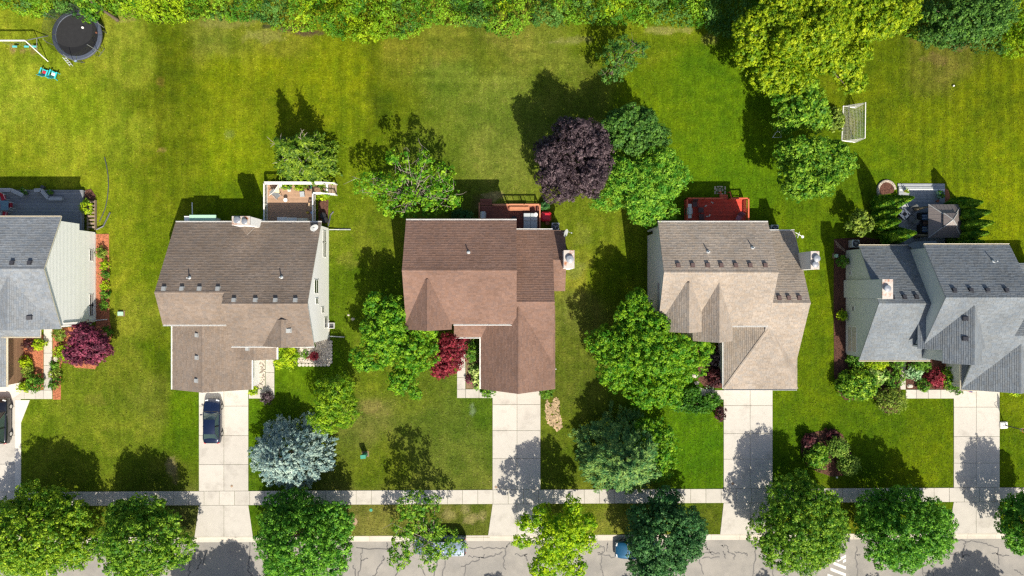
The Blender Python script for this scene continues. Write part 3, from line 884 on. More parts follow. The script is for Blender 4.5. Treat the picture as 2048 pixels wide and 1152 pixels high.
        if ax == 'x':
            zl, zh = zat(wy0, y0, y1), zat(wy1, y0, y1)
            if 'S' in walls: s.wall([(wx0, wy0, z0), (wx1, wy0, z0), (wx1, wy0, zl), (wx0, wy0, zl)], (0, 1, 0), wm)
            if 'N' in walls: s.wall([(wx1, wy1, z0), (wx0, wy1, z0), (wx0, wy1, zh), (wx1, wy1, zh)], (0, -1, 0), wm)
            for c, ch, iv in ((wx0, 'W', 1), (wx1, 'E', -1)):
                if ch in walls: s.wall([(c, wy0, z0), (c, wy1, z0), (c, wy1, zh), (c, r, zr - 0.145), (c, wy0, zl)], (iv, 0, 0), wm)
            if 'S' in gut: s.gutter((x0, y0, za), (x1, y0, za), (0, -1, 0))
            if 'N' in gut: s.gutter((x0, y1, zb), (x1, y1, zb), (0, 1, 0))
        else:
            zl, zh = zat(wx0, x0, x1), zat(wx1, x0, x1)
            if 'W' in walls: s.wall([(wx0, wy0, z0), (wx0, wy1, z0), (wx0, wy1, zl), (wx0, wy0, zl)], (1, 0, 0), wm)
            if 'E' in walls: s.wall([(wx1, wy0, z0), (wx1, wy1, z0), (wx1, wy1, zh), (wx1, wy0, zh)], (-1, 0, 0), wm)
            for c, ch, iv in ((wy0, 'S', 1), (wy1, 'N', -1)):
                if ch in walls: s.wall([(wx0, c, z0), (wx1, c, z0), (wx1, c, zh), (r, c, zr - 0.145), (wx0, c, zl)], (0, iv, 0), wm)
            if 'W' in gut: s.gutter((x0, y0, za), (x0, y1, za), (-1, 0, 0))
            if 'E' in gut: s.gutter((x1, y0, zb), (x1, y1, zb), (1, 0, 0))
    def hit(s, plane, px, py):
        n, d = s.planes[plane]
        o = Vector((0, 0, CAM_H)); dr = Vector((PX(px), PY(py), -CAM_H))
        t = (d - n.dot(o)) / n.dot(dr)
        return o + dr * t
    def vents(s, plane, pts, m, w=0.36):
        n, d = s.planes[plane]
        dn = Vector((n.x, n.y, 0)).normalized() if abs(n.x) + abs(n.y) > 1e-4 else Vector((0, -1, 0))
        sd_ = Vector((-dn.y, dn.x, 0))
        for (px, py) in pts:
            c = s.hit(plane, px, py)
            mb = MB()
            up = Vector((0, 0, 1))
            def q(u, v, h):
                b = c + sd_ * u + dn * v
                z = (d - n.x * b.x - n.y * b.y) / n.z
                return Vector((b.x, b.y, z + h))
            h = w / 2
            # flange and hooded box
            mb.add([q(-h * 1.25, -h * 1.3, 0.03), q(h * 1.25, -h * 1.3, 0.03), q(h * 1.25, h * 1.2, 0.03), q(-h * 1.25, h * 1.2, 0.03)], [[0, 1, 2, 3]])
            top = [q(-h * 0.9, -h * 0.8, 0.16), q(h * 0.9, -h * 0.8, 0.16), q(h, h, 0.22), q(-h, h, 0.22)]
            bot = [q(-h * 0.9, -h * 0.9, 0.0), q(h * 0.9, -h * 0.9, 0.0), q(h, h, 0.0), q(-h, h, 0.0)]
            mb.add(bot + top, [[4, 5, 6, 7], [0, 1, 5, 4], [1, 2, 6, 5], [2, 3, 7, 6], [3, 0, 4, 7]])
            mb.build('roof_vent', m, s.lastroof if s.lastroof else s.root, recalc=True)
    def pipe(s, plane, px, py, h=0.55, r=0.06, m=None):
        c = s.hit(plane, px, py)
        mb = MB(); mb.tube([c - Vector((0, 0, 0.15)), c + Vector((0, 0, h))], r, 10)
        mb.lathe(c, [(0.2, -0.06), (0.17, 0.06), (0.07, 0.14)], 10)
        mb.build('vent_pipe', m or MT['lightgrey'], s.root)
    def chimney(s, x0, x1, y0, y1, z0, z1, m, caps, label='white chimney chase with rusty metal top'):
        mb = MB(); mb.box(((x0 + x1) / 2, (y0 + y1) / 2, (z0 + z1) / 2), (x1 - x0, y1 - y0, z1 - z0))
        ch = mb.build('chimney', m, s.root, label=label)
        sg = MB()
        z = z0 + 0.2
        while z < z1 - 0.2:
            for (ax_, c, o_) in (('x', x0, -1), ('x', x1, 1), ('y', y0, -1), ('y', y1, 1)):
                if ax_ == 'x':
                    sg.poly([(c + o_ * 0.03, y0, z), (c + o_ * 0.03, y1, z), (c + o_ * 0.006, y1, z + 0.2), (c + o_ * 0.006, y0, z + 0.2)])
                else:
                    sg.poly([(x0, c + o_ * 0.03, z), (x1, c + o_ * 0.03, z), (x1, c + o_ * 0.006, z + 0.2), (x0, c + o_ * 0.006, z + 0.2)])
            z += 0.2
        sg.build('siding', m, ch, kind='stuff')
        tp = MB(); tp.rbox(((x0 + x1) / 2, (y0 + y1) / 2, z1 + 0.04), (x1 - x0 + 0.08, y1 - y0 + 0.08, 0.1), 0.02)
        tp.build('chimney_top', MT['rust'], ch)
        for (cx, cy, r) in caps:
            c = MB()
            c.lathe((cx, cy, z1 + 0.08), [(r * 0.75, 0), (r * 0.75, 0.22), (r * 1.1, 0.24), (r * 1.1, 0.28), (r * 0.9, 0.33), (0.001, 0.36)], 18)
            c.build('flue_cap', MT['steel'], ch, smooth=False)
        return ch
    def window(s, c, w, h, out, shade=False, pane=None):
        """framed window on a wall; c centre of outer wall face, out = outward normal"""
        o = Vector(out).normalized(); a = Vector((-o.y, o.x, 0)); u = Vector((0, 0, 1)); c = Vector(c)
        fr = MB()
        t = 0.07
        for (q, dw, dh) in ((u * (h / 2), w + 2 * t, t * 1.4), (-u * (h / 2), w + 3 * t, t * 1.4), (a * (w / 2), t, h), (-a * (w / 2), t, h), (Vector((0, 0, 0)), w, 0.05)):
            p = c + q + o * 0.032
            fr.add([p + a * (i * dw / 2) + u * (j * dh / 2) + o * (k * 0.022) for k in (-1, 1) for (i, j) in ((-1, -1), (1, -1), (1, 1), (-1, 1))],
                   [[3, 2, 1, 0], [4, 5, 6, 7], [0, 1, 5, 4], [1, 2, 6, 5], [2, 3, 7, 6], [3, 0, 4, 7]])
        f = fr.build('window', MT['white'], s.root, recalc=True)
        for j in (-1, 1):
            pn = MB(); p = c + o * 0.036 + u * (j * h / 4)
            pn.add([p - a * (w / 2) - u * (h / 4), p + a * (w / 2) - u * (h / 4), p + a * (w / 2) + u * (h / 4), p - a * (w / 2) + u * (h / 4)], [[0, 1, 2, 3]])
            pn.build('pane', pane or MT['glass'], f)
        return f
    def garage_door(s, x0, x1, y, zt=2.3):
        g = MB(); g.box(((x0 + x1) / 2, y - 0.02, zt / 2), (x1 - x0, 0.06, zt))
        d = g.build('garage_door', MT['white'], s.root)
        n = 8; w = (x1 - x0) / n
        for r_ in range(4):
            for i in range(n):
                p = MB(); p.box((x0 + w * (i + 0.5), y - 0.056, zt / 4 * (r_ + 0.5)), (w * 0.8, 0.025, zt / 4 * 0.7)); p.build('door_panel', MT['white'], d)
    def downspout(s, x, y, ztop, dx, dy, m=None):
        mb = MB(); mb.tube([(x, y, ztop), (x, y, 0.25), (x + dx * 0.15, y + dy * 0.15, 0.1), (x + dx, y + dy, 0.07)], 0.05, 8)
        return mb.build('downspout', m or MT['white'], s.root)

def sh_cols(r, g, b, var=0.13, f=0.70):
    base = lin(r, g, b)
    return [tuple(v * f * k * t for v, t in zip(base, tt_)) for k, tt_ in ((1 - var, (1, 1, 1)), (1.0, (1.04, 1, .95)), (1 + var, (1, 1, 1)), (1 - var * 0.4, (0.96, 1, 1.05)), (1 + var * 0.4, (1.03, 1, .97)))]
SH_GREY = shinglemat('slate_blue_shingle', sh_cols(152, 158, 165))
SH_BROWN = shinglemat('weathered_brown_shingle', sh_cols(152, 137, 125))
SH_RED = shinglemat('red_brown_shingle', sh_cols(148, 119, 106))
SH_TAN = shinglemat('tan_shingle', sh_cols(184, 171, 158))
SH_GREY2 = shinglemat('cool_grey_shingle', sh_cols(138, 145, 152))
W_PALE = mat('pale_grey_green_siding', (0.88, 0.885, 0.85), 0.6, 0.05, 2)
W_WHITE = mat('white_siding', (0.92, 0.915, 0.90), 0.5, 0.04, 2)
W_TAUPE = mat('taupe_siding', (0.60, 0.59, 0.56), 0.6, 0.05, 2)
W_SAGE = mat('sage_grey_siding', (0.58, 0.60, 0.55), 0.6, 0.06, 2)
W_BRICK = mat('brown_brick', (0.30, 0.175, 0.105), 0.9, 0.25, 6, fine=0.2)
W_ROSE = mat('rose_beige_siding', (0.55, 0.46, 0.42), 0.6, 0.05, 2)
V_DARK = simple('dark_vent', (0.05, 0.05, 0.06), 0.5)
V_GREY = simple('grey_vent', (0.36, 0.37, 0.37), 0.5)
V_BROWN = simple('brown_vent', (0.15, 0.10, 0.09), 0.5)

E2 = 5.67     # two-storey eave
# --- house at the left edge
h = House('house', 'house with pale blue-grey roof and tall white side wall at the left edge', (PX(60), 0, 0), SH_GREY, MT['cream'], W_PALE)
xr = -43.62
h.gable('m', 'x', -66, xr, -3.95, 6.84, E2, E2, 1.75, 8.05, ov=0.35, z0=2.8, walls='NSE', gut='N')
h.wall([(xr - 0.13, -3.55, 0), (xr - 0.13, 5.85, 0), (xr - 0.13, 5.85, 2.8), (xr - 0.13, -3.55, 2.8)], (-1, 0, 0), label='white lap-sided lower side wall')
h.wall([(-66, 5.85, 0), (xr - 0.13, 5.85, 0), (xr - 0.13, 5.85, 2.8), (-66, 5.85, 2.8)], (0, -1, 0), siding=False)
h.wall([(-66, -3.55, 0), (xr - 0.13, -3.55, 0), (xr - 0.13, -3.55, 2.8), (-66, -3.55, 2.8)], (0, 1, 0), siding=False)
h.vents('mN', [(25, 525), (60, 525)], V_DARK)
# front cross gable and its low porch roof
h.gable('f', 'y', -51.5, xr - 0.25, -3.97, 1.2, 5.6, 5.6, -47.2, 7.75, ov=0.4, z0=0, walls='S', gut='')
h.vents('fE', [(60, 635)], V_DARK)
h.roof('p', {'S': [(-56, PY(673, 3.2), 3.1), (PX(79, 3.2), PY(673, 3.2), 3.1), (PX(79, 3.9), -3.4, 3.75), (-56, -3.4, 3.75)]})
h.gutter((-56, PY(673, 3.2), 3.1), (PX(79, 3.2), PY(673, 3.2), 3.1), (0, -1, 0))
h.gable('g', 'y', -59.5, PX(12, 2.9), PY(774, 2.9), -3.0, 2.9, 2.9, -55.2, 4.9, ov=0.28, walls='SE', wm=W_BRICK, gut='E')
h.garage_door(-58.8, -52.8, PY(774, 2.9) + 0.28)
h.downspout(xr - 0.05, -3.4, 5.3, 1.1, 0.1)
for (px, py) in ((186, 600), (187, 621), (189, 511)):
    h.window((xr - 0.13, PY(py, 0.5) , 0.9), 1.1, 0.55, (1, 0, 0))
tt = MB(); tt.tube([P(193, 459, 0.3), (PX(193, 0.3) + 0.6, PY(452, 0.3), 0.12), (PX(221), PY(425), 0.08)], 0.085, 8)
tt.build('downspout', MT['darkgrey'], h.root)

# --- house with the navy sedan
h = House('house', 'white house with weathered brown roof behind the navy sedan', (PX(480), 0, 0), SH_BROWN, MT['white'], W_WHITE)
xl, xm, xr = PX(352, 3.24) - 0.05, PX(447, 7.2), -19.14
ye = PY(445, 3.24)
h.gable('a', 'x', xl, xm + 0.6, PY(649, E2), ye, E2, 3.24, -0.43, 7.17, walls='NSW', gut='NS')
h.vents('aN', [(328, 577), (364, 577), (399, 577), (436, 577)], V_GREY)
h.pipe('aN', 379, 556)
h.gable('b', 'x', PX(452, 6.8), xr, PY(692, E2), ye, E2, 3.24, -1.49, 7.76, walls='NSEW', gut='NS')
h.vents('bN', [(468, 600), (511, 600), (551, 600), (591, 600)], V_GREY)
h.pipe('bN', 563, 555)
xg = PX(566, 6.9)
h.gable('c', 'y', xg - 2.45, xg + 2.45, PY(692, E2) - 0.03, -3.0, E2 - 0.05, E2 - 0.05, xg, 7.35, walls='', cap=True)
h.vents('cE', [(578, 661)], V_GREY)
x0, x1 = PX(345, 3.0), PX(503, 3.0)
h.gable('g', 'y', x0, x1, PY(779, 3.0), -2.6, 3.0, 3.0, (x0 + x1) / 2, 5.05, walls='WSE', gut='WE')
h.vents('gW', [(394, 670), (394, 715), (393, 761)], V_GREY)
h.garage_door(x0 + 1.0, x1 - 1.0, PY(779, 3.0) + 0.3)
h.gable('p', 'y', PX(471, 3.5), PX(553, 3.5), PY(719, 3.5), -4.9, 3.5, 3.5, (PX(471, 3.5) + PX(553, 3.5)) / 2 + 0.15, 4.35, walls='', gut='WE')
h.vents('pW', [(495, 697)], V_GREY)
for px in (480, 546):
    c = MB(); c.box((PX(px, 1.8), PY(716, 1.8), 1.7), (0.16, 0.16, 3.4)); c.build('porch_post', MT['white'], h.root)
wx = xr - 0.13
for (py, zc, w_, h_) in ((474, 2.6, 1.2, 0.9), (499, 2.6, 1.5, 1.0)):
    h.window((wx, PY(py, 1.7), 1.75), w_, 1.0, (1, 0, 0))
h.window((wx, PY(573, 4.6), 4.6), 1.3, 1.3, (1, 0, 0))
h.window((wx, PY(645, 1.2), 1.2), 1.0, 1.2, (1, 0, 0))
h.window((wx, PY(602, 4.4), 4.4), 0.5, 0.9, (1, 0, 0))
h.window((wx, PY(620, 2.4), 2.4), 0.5, 0.9, (1, 0, 0))
h.chimney(PX(465, 6.0), PX(500, 6.0), PY(450, 6.0), PY(433, 6.0), 0, 6.0, W_WHITE, [(PX(474, 6.3), PY(440, 6.3), 0.3), (PX(489, 6.3), PY(443, 6.3), 0.26)])
cr_ = MB()
cx0, cx1, cyb = PX(466, 5.4), PX(500, 5.4), PY(450, 6.0)
apx = (PX(494, 5.0), PY(470, 5.0), 5.0)
h.roof('k', {'E': [(cx1, cyb + 0.05, 3.9), apx, ((cx0 + cx1) / 2, cyb + 0.05, 4.75)], 'W': [((cx0 + cx1) / 2, cyb + 0.05, 4.75), apx, (cx0, cyb + 0.05, 3.9)]}, thick=0.05)
# rear bay
b = MB(); b.box((PX(406, 1.3), ye + 0.25, 1.35), (2.5, 0.9, 2.7)); bay = b.build('bay_window', W_PALE, h.root, label='pale green rear bay')
b = MB(); b.rbox((PX(406, 2.7), ye + 0.3, 2.75), (2.7, 1.05, 0.12), 0.02); b.build('bay_roof', MT['palegreen'], bay)
b = MB(); b.tube([(PX(385, 2.6), ye + 0.7, 2.6), (PX(385, 0.3), ye + 0.75, 0.3), (PX(385), PY(405), 0.08)], 0.05, 8); b.build('downspout', MT['white'], h.root)
# satellite dish on the rear slope
c = h.hit('bN', 633, 456)
def dish(parent, c, face, r=0.42, m='lightgrey'):
    c = Vector(c); f = Vector(face).normalized()
    mb = MB()
    a = f.orthogonal().normalized(); b = f.cross(a)
    vs = [c]; n = 18
    for k, (rr, dd) in enumerate(((0.5, 0.03), (1.0, 0.12))):
        for j in range(n):
            t = 2 * math.pi * j / n
            vs.append(c + (a * math.cos(t) + b * math.sin(t)) * r * rr + f * (dd * r))
    fs = [[0, 1 + j, 1 + (j + 1) % n] for j in range(n)] + [[1 + j, 1 + n + j, 1 + n + (j + 1) % n, 1 + (j + 1) % n] for j in range(n)]
    mb.add(vs, fs)
    mb.tube([c, c - f * 0.3 - Vector((0, 0, 0.35))], 0.03, 6)
    mb.tube([c - b * 0.3, c + f * 0.55 - b * 0.25], 0.018, 6)
    mb.box(c + f * 0.55 - b * 0.25, (0.1, 0.1, 0.12))
    return mb.build('satellite_dish', MT[m], parent)
dish(h.root, c + Vector((-0.1, 0, 0.5)), (0.5, -0.6, 0.45))
tt = MB(); tt.tube([(wx + 0.1, PY(459, 0.3), 0.3), (PX(680), PY(459), 0.1)], 0.06, 8); tt.tube([(PX(672), PY(459), 0.1), (PX(702), PY(459), 0.08)], 0.075, 8)
tt.build('downspout', MT['grey'], h.root)
tt = MB(); tt.tube([(wx + 0.1, PY(672), 0.25), (PX(689), PY(674), 0.08)], 0.055, 8); tt.build('downspout', MT['lightgrey'], h.root)
tt = MB(); tt.tube([P(656, 452), P(659, 440), P(661, 430), P(667, 423)], 0.09, 8); tt.build('downspout', MT['darkgrey'], h.root)

# --- house with the red-brown roof
h = House('house', 'house with red-brown shingle roof in the middle of the row', (PX(960), 0, 0), SH_RED, MT['browntrim'], W_ROSE, gut=MT['white'])
xl, xm = PX(812, E2), PX(1033, E2)
h.gable('a', 'x', xl, xm, PY(648, E2), PY(441, E2), E2, E2, PY(541, 8.05), 8.05, walls='NSEW', gut='N')
h.pipe('aN', 937, 505)
h.gutter((PX(907, E2), PY(648, E2), E2), (xm, PY(648, E2), E2), (0, -1, 0))
xg = PX(855, 7.55)
h.gable('c', 'y', xg - 2.4, PX(903, E2), PY(659, E2), 0.8, E2 - 0.06, E2 - 0.06, xg, 7.85, walls='S')
xe = PX(1109, 6.3)
h.gable('b', 'x', xm - 0.15, xe, -7.95, PY(460, 3.0), 3.0, 3.0, PY(604, 6.35), 6.35, walls='NSE', gut='N')
xw = PX(1131, 3.4)
h.gable('w', 'x', xe - 0.5, xw, PY(582, 2.95), PY(460, 3.0) - 0.03, 2.95, 2.95, PY(520, 4.4), 4.4, walls='NSE')
x0, x1 = PX(962, 3.0), PX(1110, 3.0)
h.gable('g', 'y', x0, x1, PY(778, 3.0), -1.75, 3.0, 3.0, (x0 + x1) / 2, 6.15, walls='WSE', gut='W')
h.garage_door(x0 + 0.9, x1 - 0.9, PY(778, 3.0) + 0.3)
h.roof('p', {'S': [(PX(908, 3.1), PY(674, 3.05), 3.05), (x0 + 1.6, PY(674, 3.05), 3.05), (x0 + 1.6, -3.2, 3.75), (PX(908, 3.75), -3.2, 3.75)]})
h.gutter((PX(908, 3.1), PY(674, 3.05), 3.05), (x0 - 0.1, PY(674, 3.05), 3.05), (0, -1, 0))
h.chimney(PX(1128, 5.4), PX(1148, 5.4), PY(536, 5.4), PY(501, 5.4), 0, 5.4, W_WHITE, [(PX(1140, 5.8), PY(518, 5.8), 0.34)])
dish(h.root, (PX(1131, 3.6), PY(466, 3.6), 3.6), (0.8, -0.3, 0.45))
h.downspout(x1 + 0.1, PY(735, 1.5), 2.9, 0.05, -1.8)
# --- house with the tan roof
h = House('house', 'house with tan shingle roof and red rear deck', (PX(1440), 0, 0), SH_TAN, MT['greytrim'], W_TAUPE, gut=MT['white'])
xl, xm = 14.12, PX(1536, E2)
yr_ = PY(545, 8.2)
h.gable('a', 'x', xl, xm, PY(651, E2), PY(445, E2), E2, E2, yr_, 8.2, walls='NSE', gut='N', z0=0)
yb, yf = PY(445, E2) - 0.3, PY(651, E2) + 0.3
h.wall([(xl + 0.14, yf, 2.8), (xl + 0.14, yb, 2.8), (xl + 0.14, yb, 5.65), (xl + 0.14, yr_, 8.05), (xl + 0.14, yf, 5.65)], (1, 0, 0))
h.wall([(xl + 0.14, yf, 0), (xl + 0.14, yb - 0.55, 0), (xl + 0.14, yb - 0.55, 2.8), (xl + 0.14, yf, 2.8)], (1, 0, 0))
h.vents('aN', [(1356, 530), (1385, 530), (1415, 530), (1442, 530), (1471, 530), (1500, 530), (1530, 530)], V_BROWN)
h.pipe('aN', 1416, 504); h.pipe('aN', 1505, 496)
xg = PX(1376, 7.6)
h.gable('c', 'y', xl, 2 * xg - xl, PY(663, E2), 0.5, E2 - 0.07, E2 - 0.07, xg, 7.95, walls='SW')
xg2 = PX(1436, 7.35)
h.gable('d', 'y', xg2 - 1.9, xg2 + 1.9, PY(682, E2), 0.5, E2 - 0.02, E2 - 0.02, xg2, 7.75, walls='SWE')
h.gutter((PX(1463, E2), PY(651, E2), E2), (xm, PY(651, E2), E2), (0, -1, 0))
xe = PX(1589, 3.0)
h.gable('b', 'x', xm - 0.1, xe, -8.2, PY(462, 3.0), 3.0, 3.0, PY(606, 6.6), 6.6, walls='NSE', gut='N')
h.vents('bN', [(1558, 595), (1577, 595), (1598, 595)], V_BROWN)
gx0, gx1, gy0 = PX(1448, 3.0), PX(1594, 3.0), PY(778, 3.0)
ap = ((gx0 + gx1) / 2, PY(655, 5.3), 5.3)
ap2 = (ap[0], -2.5, 5.3)
h.roof('g', {'S': [(gx0, gy0, 3.0), (gx1, gy0, 3.0), ap], 'W': [(gx0, -2.5, 3.0), (gx0, gy0, 3.0), ap, ap2], 'E': [ap2, ap, (gx1, gy0, 3.0), (gx1, -2.5, 3.0)]},
       [((gx0, gy0, 3.0), ap, 0.3), ((gx1, gy0, 3.0), ap, 0.3)])
h.gutter((gx0, gy0, 3.0), (gx0, -3.5, 3.0), (-1, 0, 0)); h.gutter((gx0, gy0, 3.0), (gx1, gy0, 3.0), (0, -1, 0), MT['greytrim'])
h.wall([(gx0 + 0.3, gy0 + 0.3, 0), (gx0 + 0.3, -3, 0), (gx0 + 0.3, -3, 2.9), (gx0 + 0.3, gy0 + 0.3, 2.9)], (1, 0, 0))
h.wall([(gx0 + 0.3, gy0 + 0.3, 0), (gx1 - 0.3, gy0 + 0.3, 0), (gx1 - 0.3, gy0 + 0.3, 2.9), (gx0 + 0.3, gy0 + 0.3, 2.9)], (0, 1, 0))
h.wall([(gx1 - 0.3, gy0 + 0.3, 0), (gx1 - 0.3, -3, 0), (gx1 - 0.3, -3, 2.9), (gx1 - 0.3, gy0 + 0.3, 2.9)], (-1, 0, 0))
h.garage_door(gx0 + 1, gx1 - 1, gy0 + 0.3)
h.chimney(28.3, 29.05, PY(538, 7), PY(503, 7), 0, 7.0, W_TAUPE, [(28.75, PY(517, 7.3), 0.3), (28.6, PY(529, 7.3), 0.28)], 'grey chimney chase with rusty metal top')
mb = MB(); q = Vector((PX(1597, 3.3), PY(470, 3.3), 3.3))
mb.tube([q + Vector((0, 0, -0.6)), q], 0.03, 6); mb.tube([q + Vector((-0.3, 0.25, 0)), q + Vector((0.35, -0.15, 0.05))], 0.035, 6); mb.tube([q + Vector((-0.1, -0.3, 0)), q + Vector((0.1, 0.3, 0))], 0.03, 6)
mb.lathe(q + Vector((0.4, -0.18, 0)), [(0.14, -0.05), (0.14, 0.05), (0.001, 0.07)], 10); mb.build('antenna', MT['white'], h.root)
h.downspout(xl + 0.2, PY(630, 3), 5.4, -0.1, 0.2)

# --- house with the cool grey roof and gazebo
h = House('house', 'house with cool grey roof next to the gazebo', (PX(1860), 0, 0), SH_GREY2, MT['greytrim'], W_SAGE, gut=MT['cream'])
xl = 34.98
h.gable('w', 'x', xl, PX(1860, 5.0), PY(720, 3.0), PY(492, 3.0), 3.0, 3.0, PY(607, 6.6), 6.6, walls='NSW', gut='NS')
h.vents('wN', [(1784, 593), (1808, 593), (1832, 593)], V_DARK)
h.gable('w2', 'x', PX(1808, 4.0), PX(1862, 3.0), PY(720, 2.95), PY(600, 5.0), 2.9, 4.0, PY(640, 5.1), 5.05, walls='S', gut='S', cap=False)
xm = PX(1848, E2)
yr_ = PY(595, 8.9)
h.gable('m', 'x', xm, PX(2019, E2), -5.85, PY(490, E2), 5.4, E2, yr_, 8.9, walls='NSEW', gut='N')
h.vents('mN', [(1908, 580), (1941, 580), (1974, 580), (2012, 580)], V_DARK)
h.pipe('mN', 1987, 523)
xg = PX(1949, 8.4)
h.gable('a', 'y', xg - 3.35, xg + 3.2, -5.9, -0.9, 5.35, 5.35, xg, 8.4, walls='S')
h.gable('a2', 'y', xg - 1.85, xg + 1.85, PY(726, 6.6), -3.0, 6.72, 6.72, xg, 8.38, walls='SW', gut='')
h.vents('aW', [(1930, 637), (1930, 677)], V_DARK)
gx0 = PX(1923, 3.0); gy0 = PY(779, 3.0)
gr = 49.25
h.gable('c', 'x', gx0 - 0.02, 48.05, gy0 + 0.05, -0.3, 3.0, 7.9, -0.9, 8.2, walls='S', cap=False)
h.gable('e', 'x', 47.9, 54.5, gy0 + 0.06, 2.5, 3.0, 3.0, -4.6, 6.1, walls='SEN', cap=False)
h.gable('g', 'y', gx0, 53.3, gy0, -3.0, 3.02, 3.02, gr, 5.65, walls='WSE', gut='W')
h.gutter((gx0, gy0, 3.0), (gr, gy0, 3.3), (0, -1, 0))
h.garage_door(gx0 + 0.9, 52.4, gy0 + 0.3)
h.chimney(34.9, 35.85, PY(597, 7.3), PY(559, 7.3), 0, 7.3, W_SAGE, [(PX(1776, 7.7), PY(577, 7.7), 0.3)], 'sage grey chimney chase with weathered metal top')
# brick porch beside the garage
b = MB(); b.box((PX(1906, 0.1), PY(745, 0.1), 0.08), (1.7, 2.2, 0.18)); b.build('porch_floor', W_BRICK, h.root)
# big side window of the low wing
wx = xl + 0.13
W_SHADE = simple('white_shade', (0.74, 0.70, 0.62), 0.5)
f = h.window((wx, PY(678, 1.3), 1.35), 2.6, 1.9, (-1, 0, 0), pane=simple('pale_curtain_glass', (0.55, 0.52, 0.46), 0.12, 0, 0.8))
h.window((wx, PY(617, 1.6), 1.6), 0.5, 0.5, (-1, 0, 0)); h.window((wx, PY(546, 1.0), 1.0), 0.4, 0.4, (-1, 0, 0))
# rear bay roof between the wings
h.roof('y', {'N': [(PX(1812, 3.1), PY(496, 3.0), 3.0), (PX(1829, 3.0), PY(485, 3.0), 3.0), (PX(1868, 3.0), PY(485, 3.0), 3.0), (PX(1874, 3.1), PY(492, 3.1), 3.1), (PX(1846, 4.2), PY(508, 4.2), 4.2)]})
h.wall([(PX(1829, 2.9), PY(487, 2.9), 0), (PX(1868, 2.9), PY(487, 2.9), 0), (PX(1868, 2.9), PY(487, 2.9), 2.85), (PX(1829, 2.9), PY(487, 2.9), 2.85)], (0, -1, 0))

# ------------------------------------------------------------------ vegetation
def quads_mesh(name, V, mats, org):
    """V: (N,4,3) leaf quads"""
    V = V - np.array(org)[None, None, :]
    n = len(V)
    me = bpy.data.meshes.new(name)
    me.vertices.add(n * 4); me.vertices.foreach_set('co', V.reshape(-1).astype(np.float32))
    me.loops.add(n * 4); me.loops.foreach_set('vertex_index', np.arange(n * 4, dtype=np.int32))
    me.polygons.add(n); me.polygons.foreach_set('loop_start', np.arange(0, n * 4, 4, dtype=np.int32)); me.polygons.foreach_set('loop_total', np.full(n, 4, np.int32))
    me.materials.append(mats)
    me.update()
    return me

def unit(a):
    return a / np.maximum(1e-9, np.linalg.norm(a, axis=-1, keepdims=True))

def leaf_quads(R, pos, nrm, L, W, axis=None, fold=0.25):
    """diamond leaves at pos with normals nrm"""
    n = len(pos)
    if axis is None: axis = R.normal(size=(n, 3))
    t = axis - nrm * np.sum(axis * nrm, 1, keepdims=True)
    t = unit(t)
    b = np.cross(nrm, t)
    L = np.asarray(L).reshape(-1, 1) * np.ones((n, 1)); W = np.asarray(W).reshape(-1, 1) * np.ones((n, 1))
    return np.stack([pos - t * L * 0.5, pos + b * W * 0.5 - t * L * 0.08 + nrm * W * fold, pos + t * L * 0.5, pos - b * W * 0.5 - t * L * 0.08 + nrm * W * fold], 1)

def crown_quads(R, lobes, dens=5.0, per=22, leaf=0.145, cr=0.27, up=0.3, zmin=-0.55, core=0.32, flat=0.85, jit=0.38, asp=0.78):
    """lobes: (x,y,z,rx,ry,rz). Leaf clumps sit as little domes on the lobes' surfaces"""
    lobes = np.array(lobes, float)
    C, N, S = [], [], []
    for i, (x, y, z, rx, ry, rz) in enumerate(lobes):
        area = 4 * math.pi * ((rx * ry) ** 1.6 / 3 + (rx * rz) ** 1.6 / 3 + (ry * rz) ** 1.6 / 3) ** (1 / 1.6)
        m = int(area * dens * (1 - zmin) / 2) + 3
        d = unit(R.normal(size=(m * 2, 3))); d = d[d[:, 2] > zmin][:m]
        rad = np.where(R.rand(len(d)) < 0.62, R.uniform(0.92, 1.03, len(d)), R.uniform(0.66, 0.86, len(d))) + 0.03 * R.normal(size=len(d))
        mc = int(m * core)
        d2 = unit(R.normal(size=(mc, 3))); d2[:, 2] = np.where(d2[:, 2] < zmin, -d2[:, 2], d2[:, 2]); r2 = 0.42 + 0.36 * R.rand(mc)
        sc = np.concatenate([np.ones(len(d)), np.full(mc, 1.75)])
        d, rad = np.concatenate([d, d2]), np.concatenate([rad, r2])
        c = np.array([x, y, z]) + d * rad[:, None] * np.array([rx, ry, rz])
        nn = unit(d / np.array([rx, ry, rz]))
        keep = np.ones(len(c), bool)
        for j, q in enumerate(lobes):
            if j == i: continue
            e = np.linalg.norm((c - q[:3]) / q[3:], axis=1)
            keep &= ~((e < 0.72) & (R.rand(len(c)) < 0.85))
        C.append(c[keep]); N.append(nn[keep]); S.append(sc[keep])
    C, N, S = np.concatenate(C), np.concatenate(N), np.concatenate(S)
    C += R.normal(size=C.shape) * 0.08
    k = len(C)
    sz = cr * (0.65 + 0.7 * R.rand(k)) * S
    d = unit(R.normal(size=(k, per, 3)) + N[:, None, :] * 0.9 + np.array([0, 0, 0.35]))
    pos = C[:, None, :] + d * (sz[:, None, None] * (0.45 + 0.55 * R.rand(k, per, 1))) * np.array([1, 1, flat])
    nr = unit(d * 1.0 + np.array([0, 0, up]) + R.normal(size=(k, per, 3)) * jit)
    pos, nr = pos.reshape(-1, 3), nr.reshape(-1, 3)
    L = leaf * (0.7 + 0.6 * R.rand(len(pos))) * np.repeat(S, per)
    return leaf_quads(R, pos, nr, L, L * asp), C

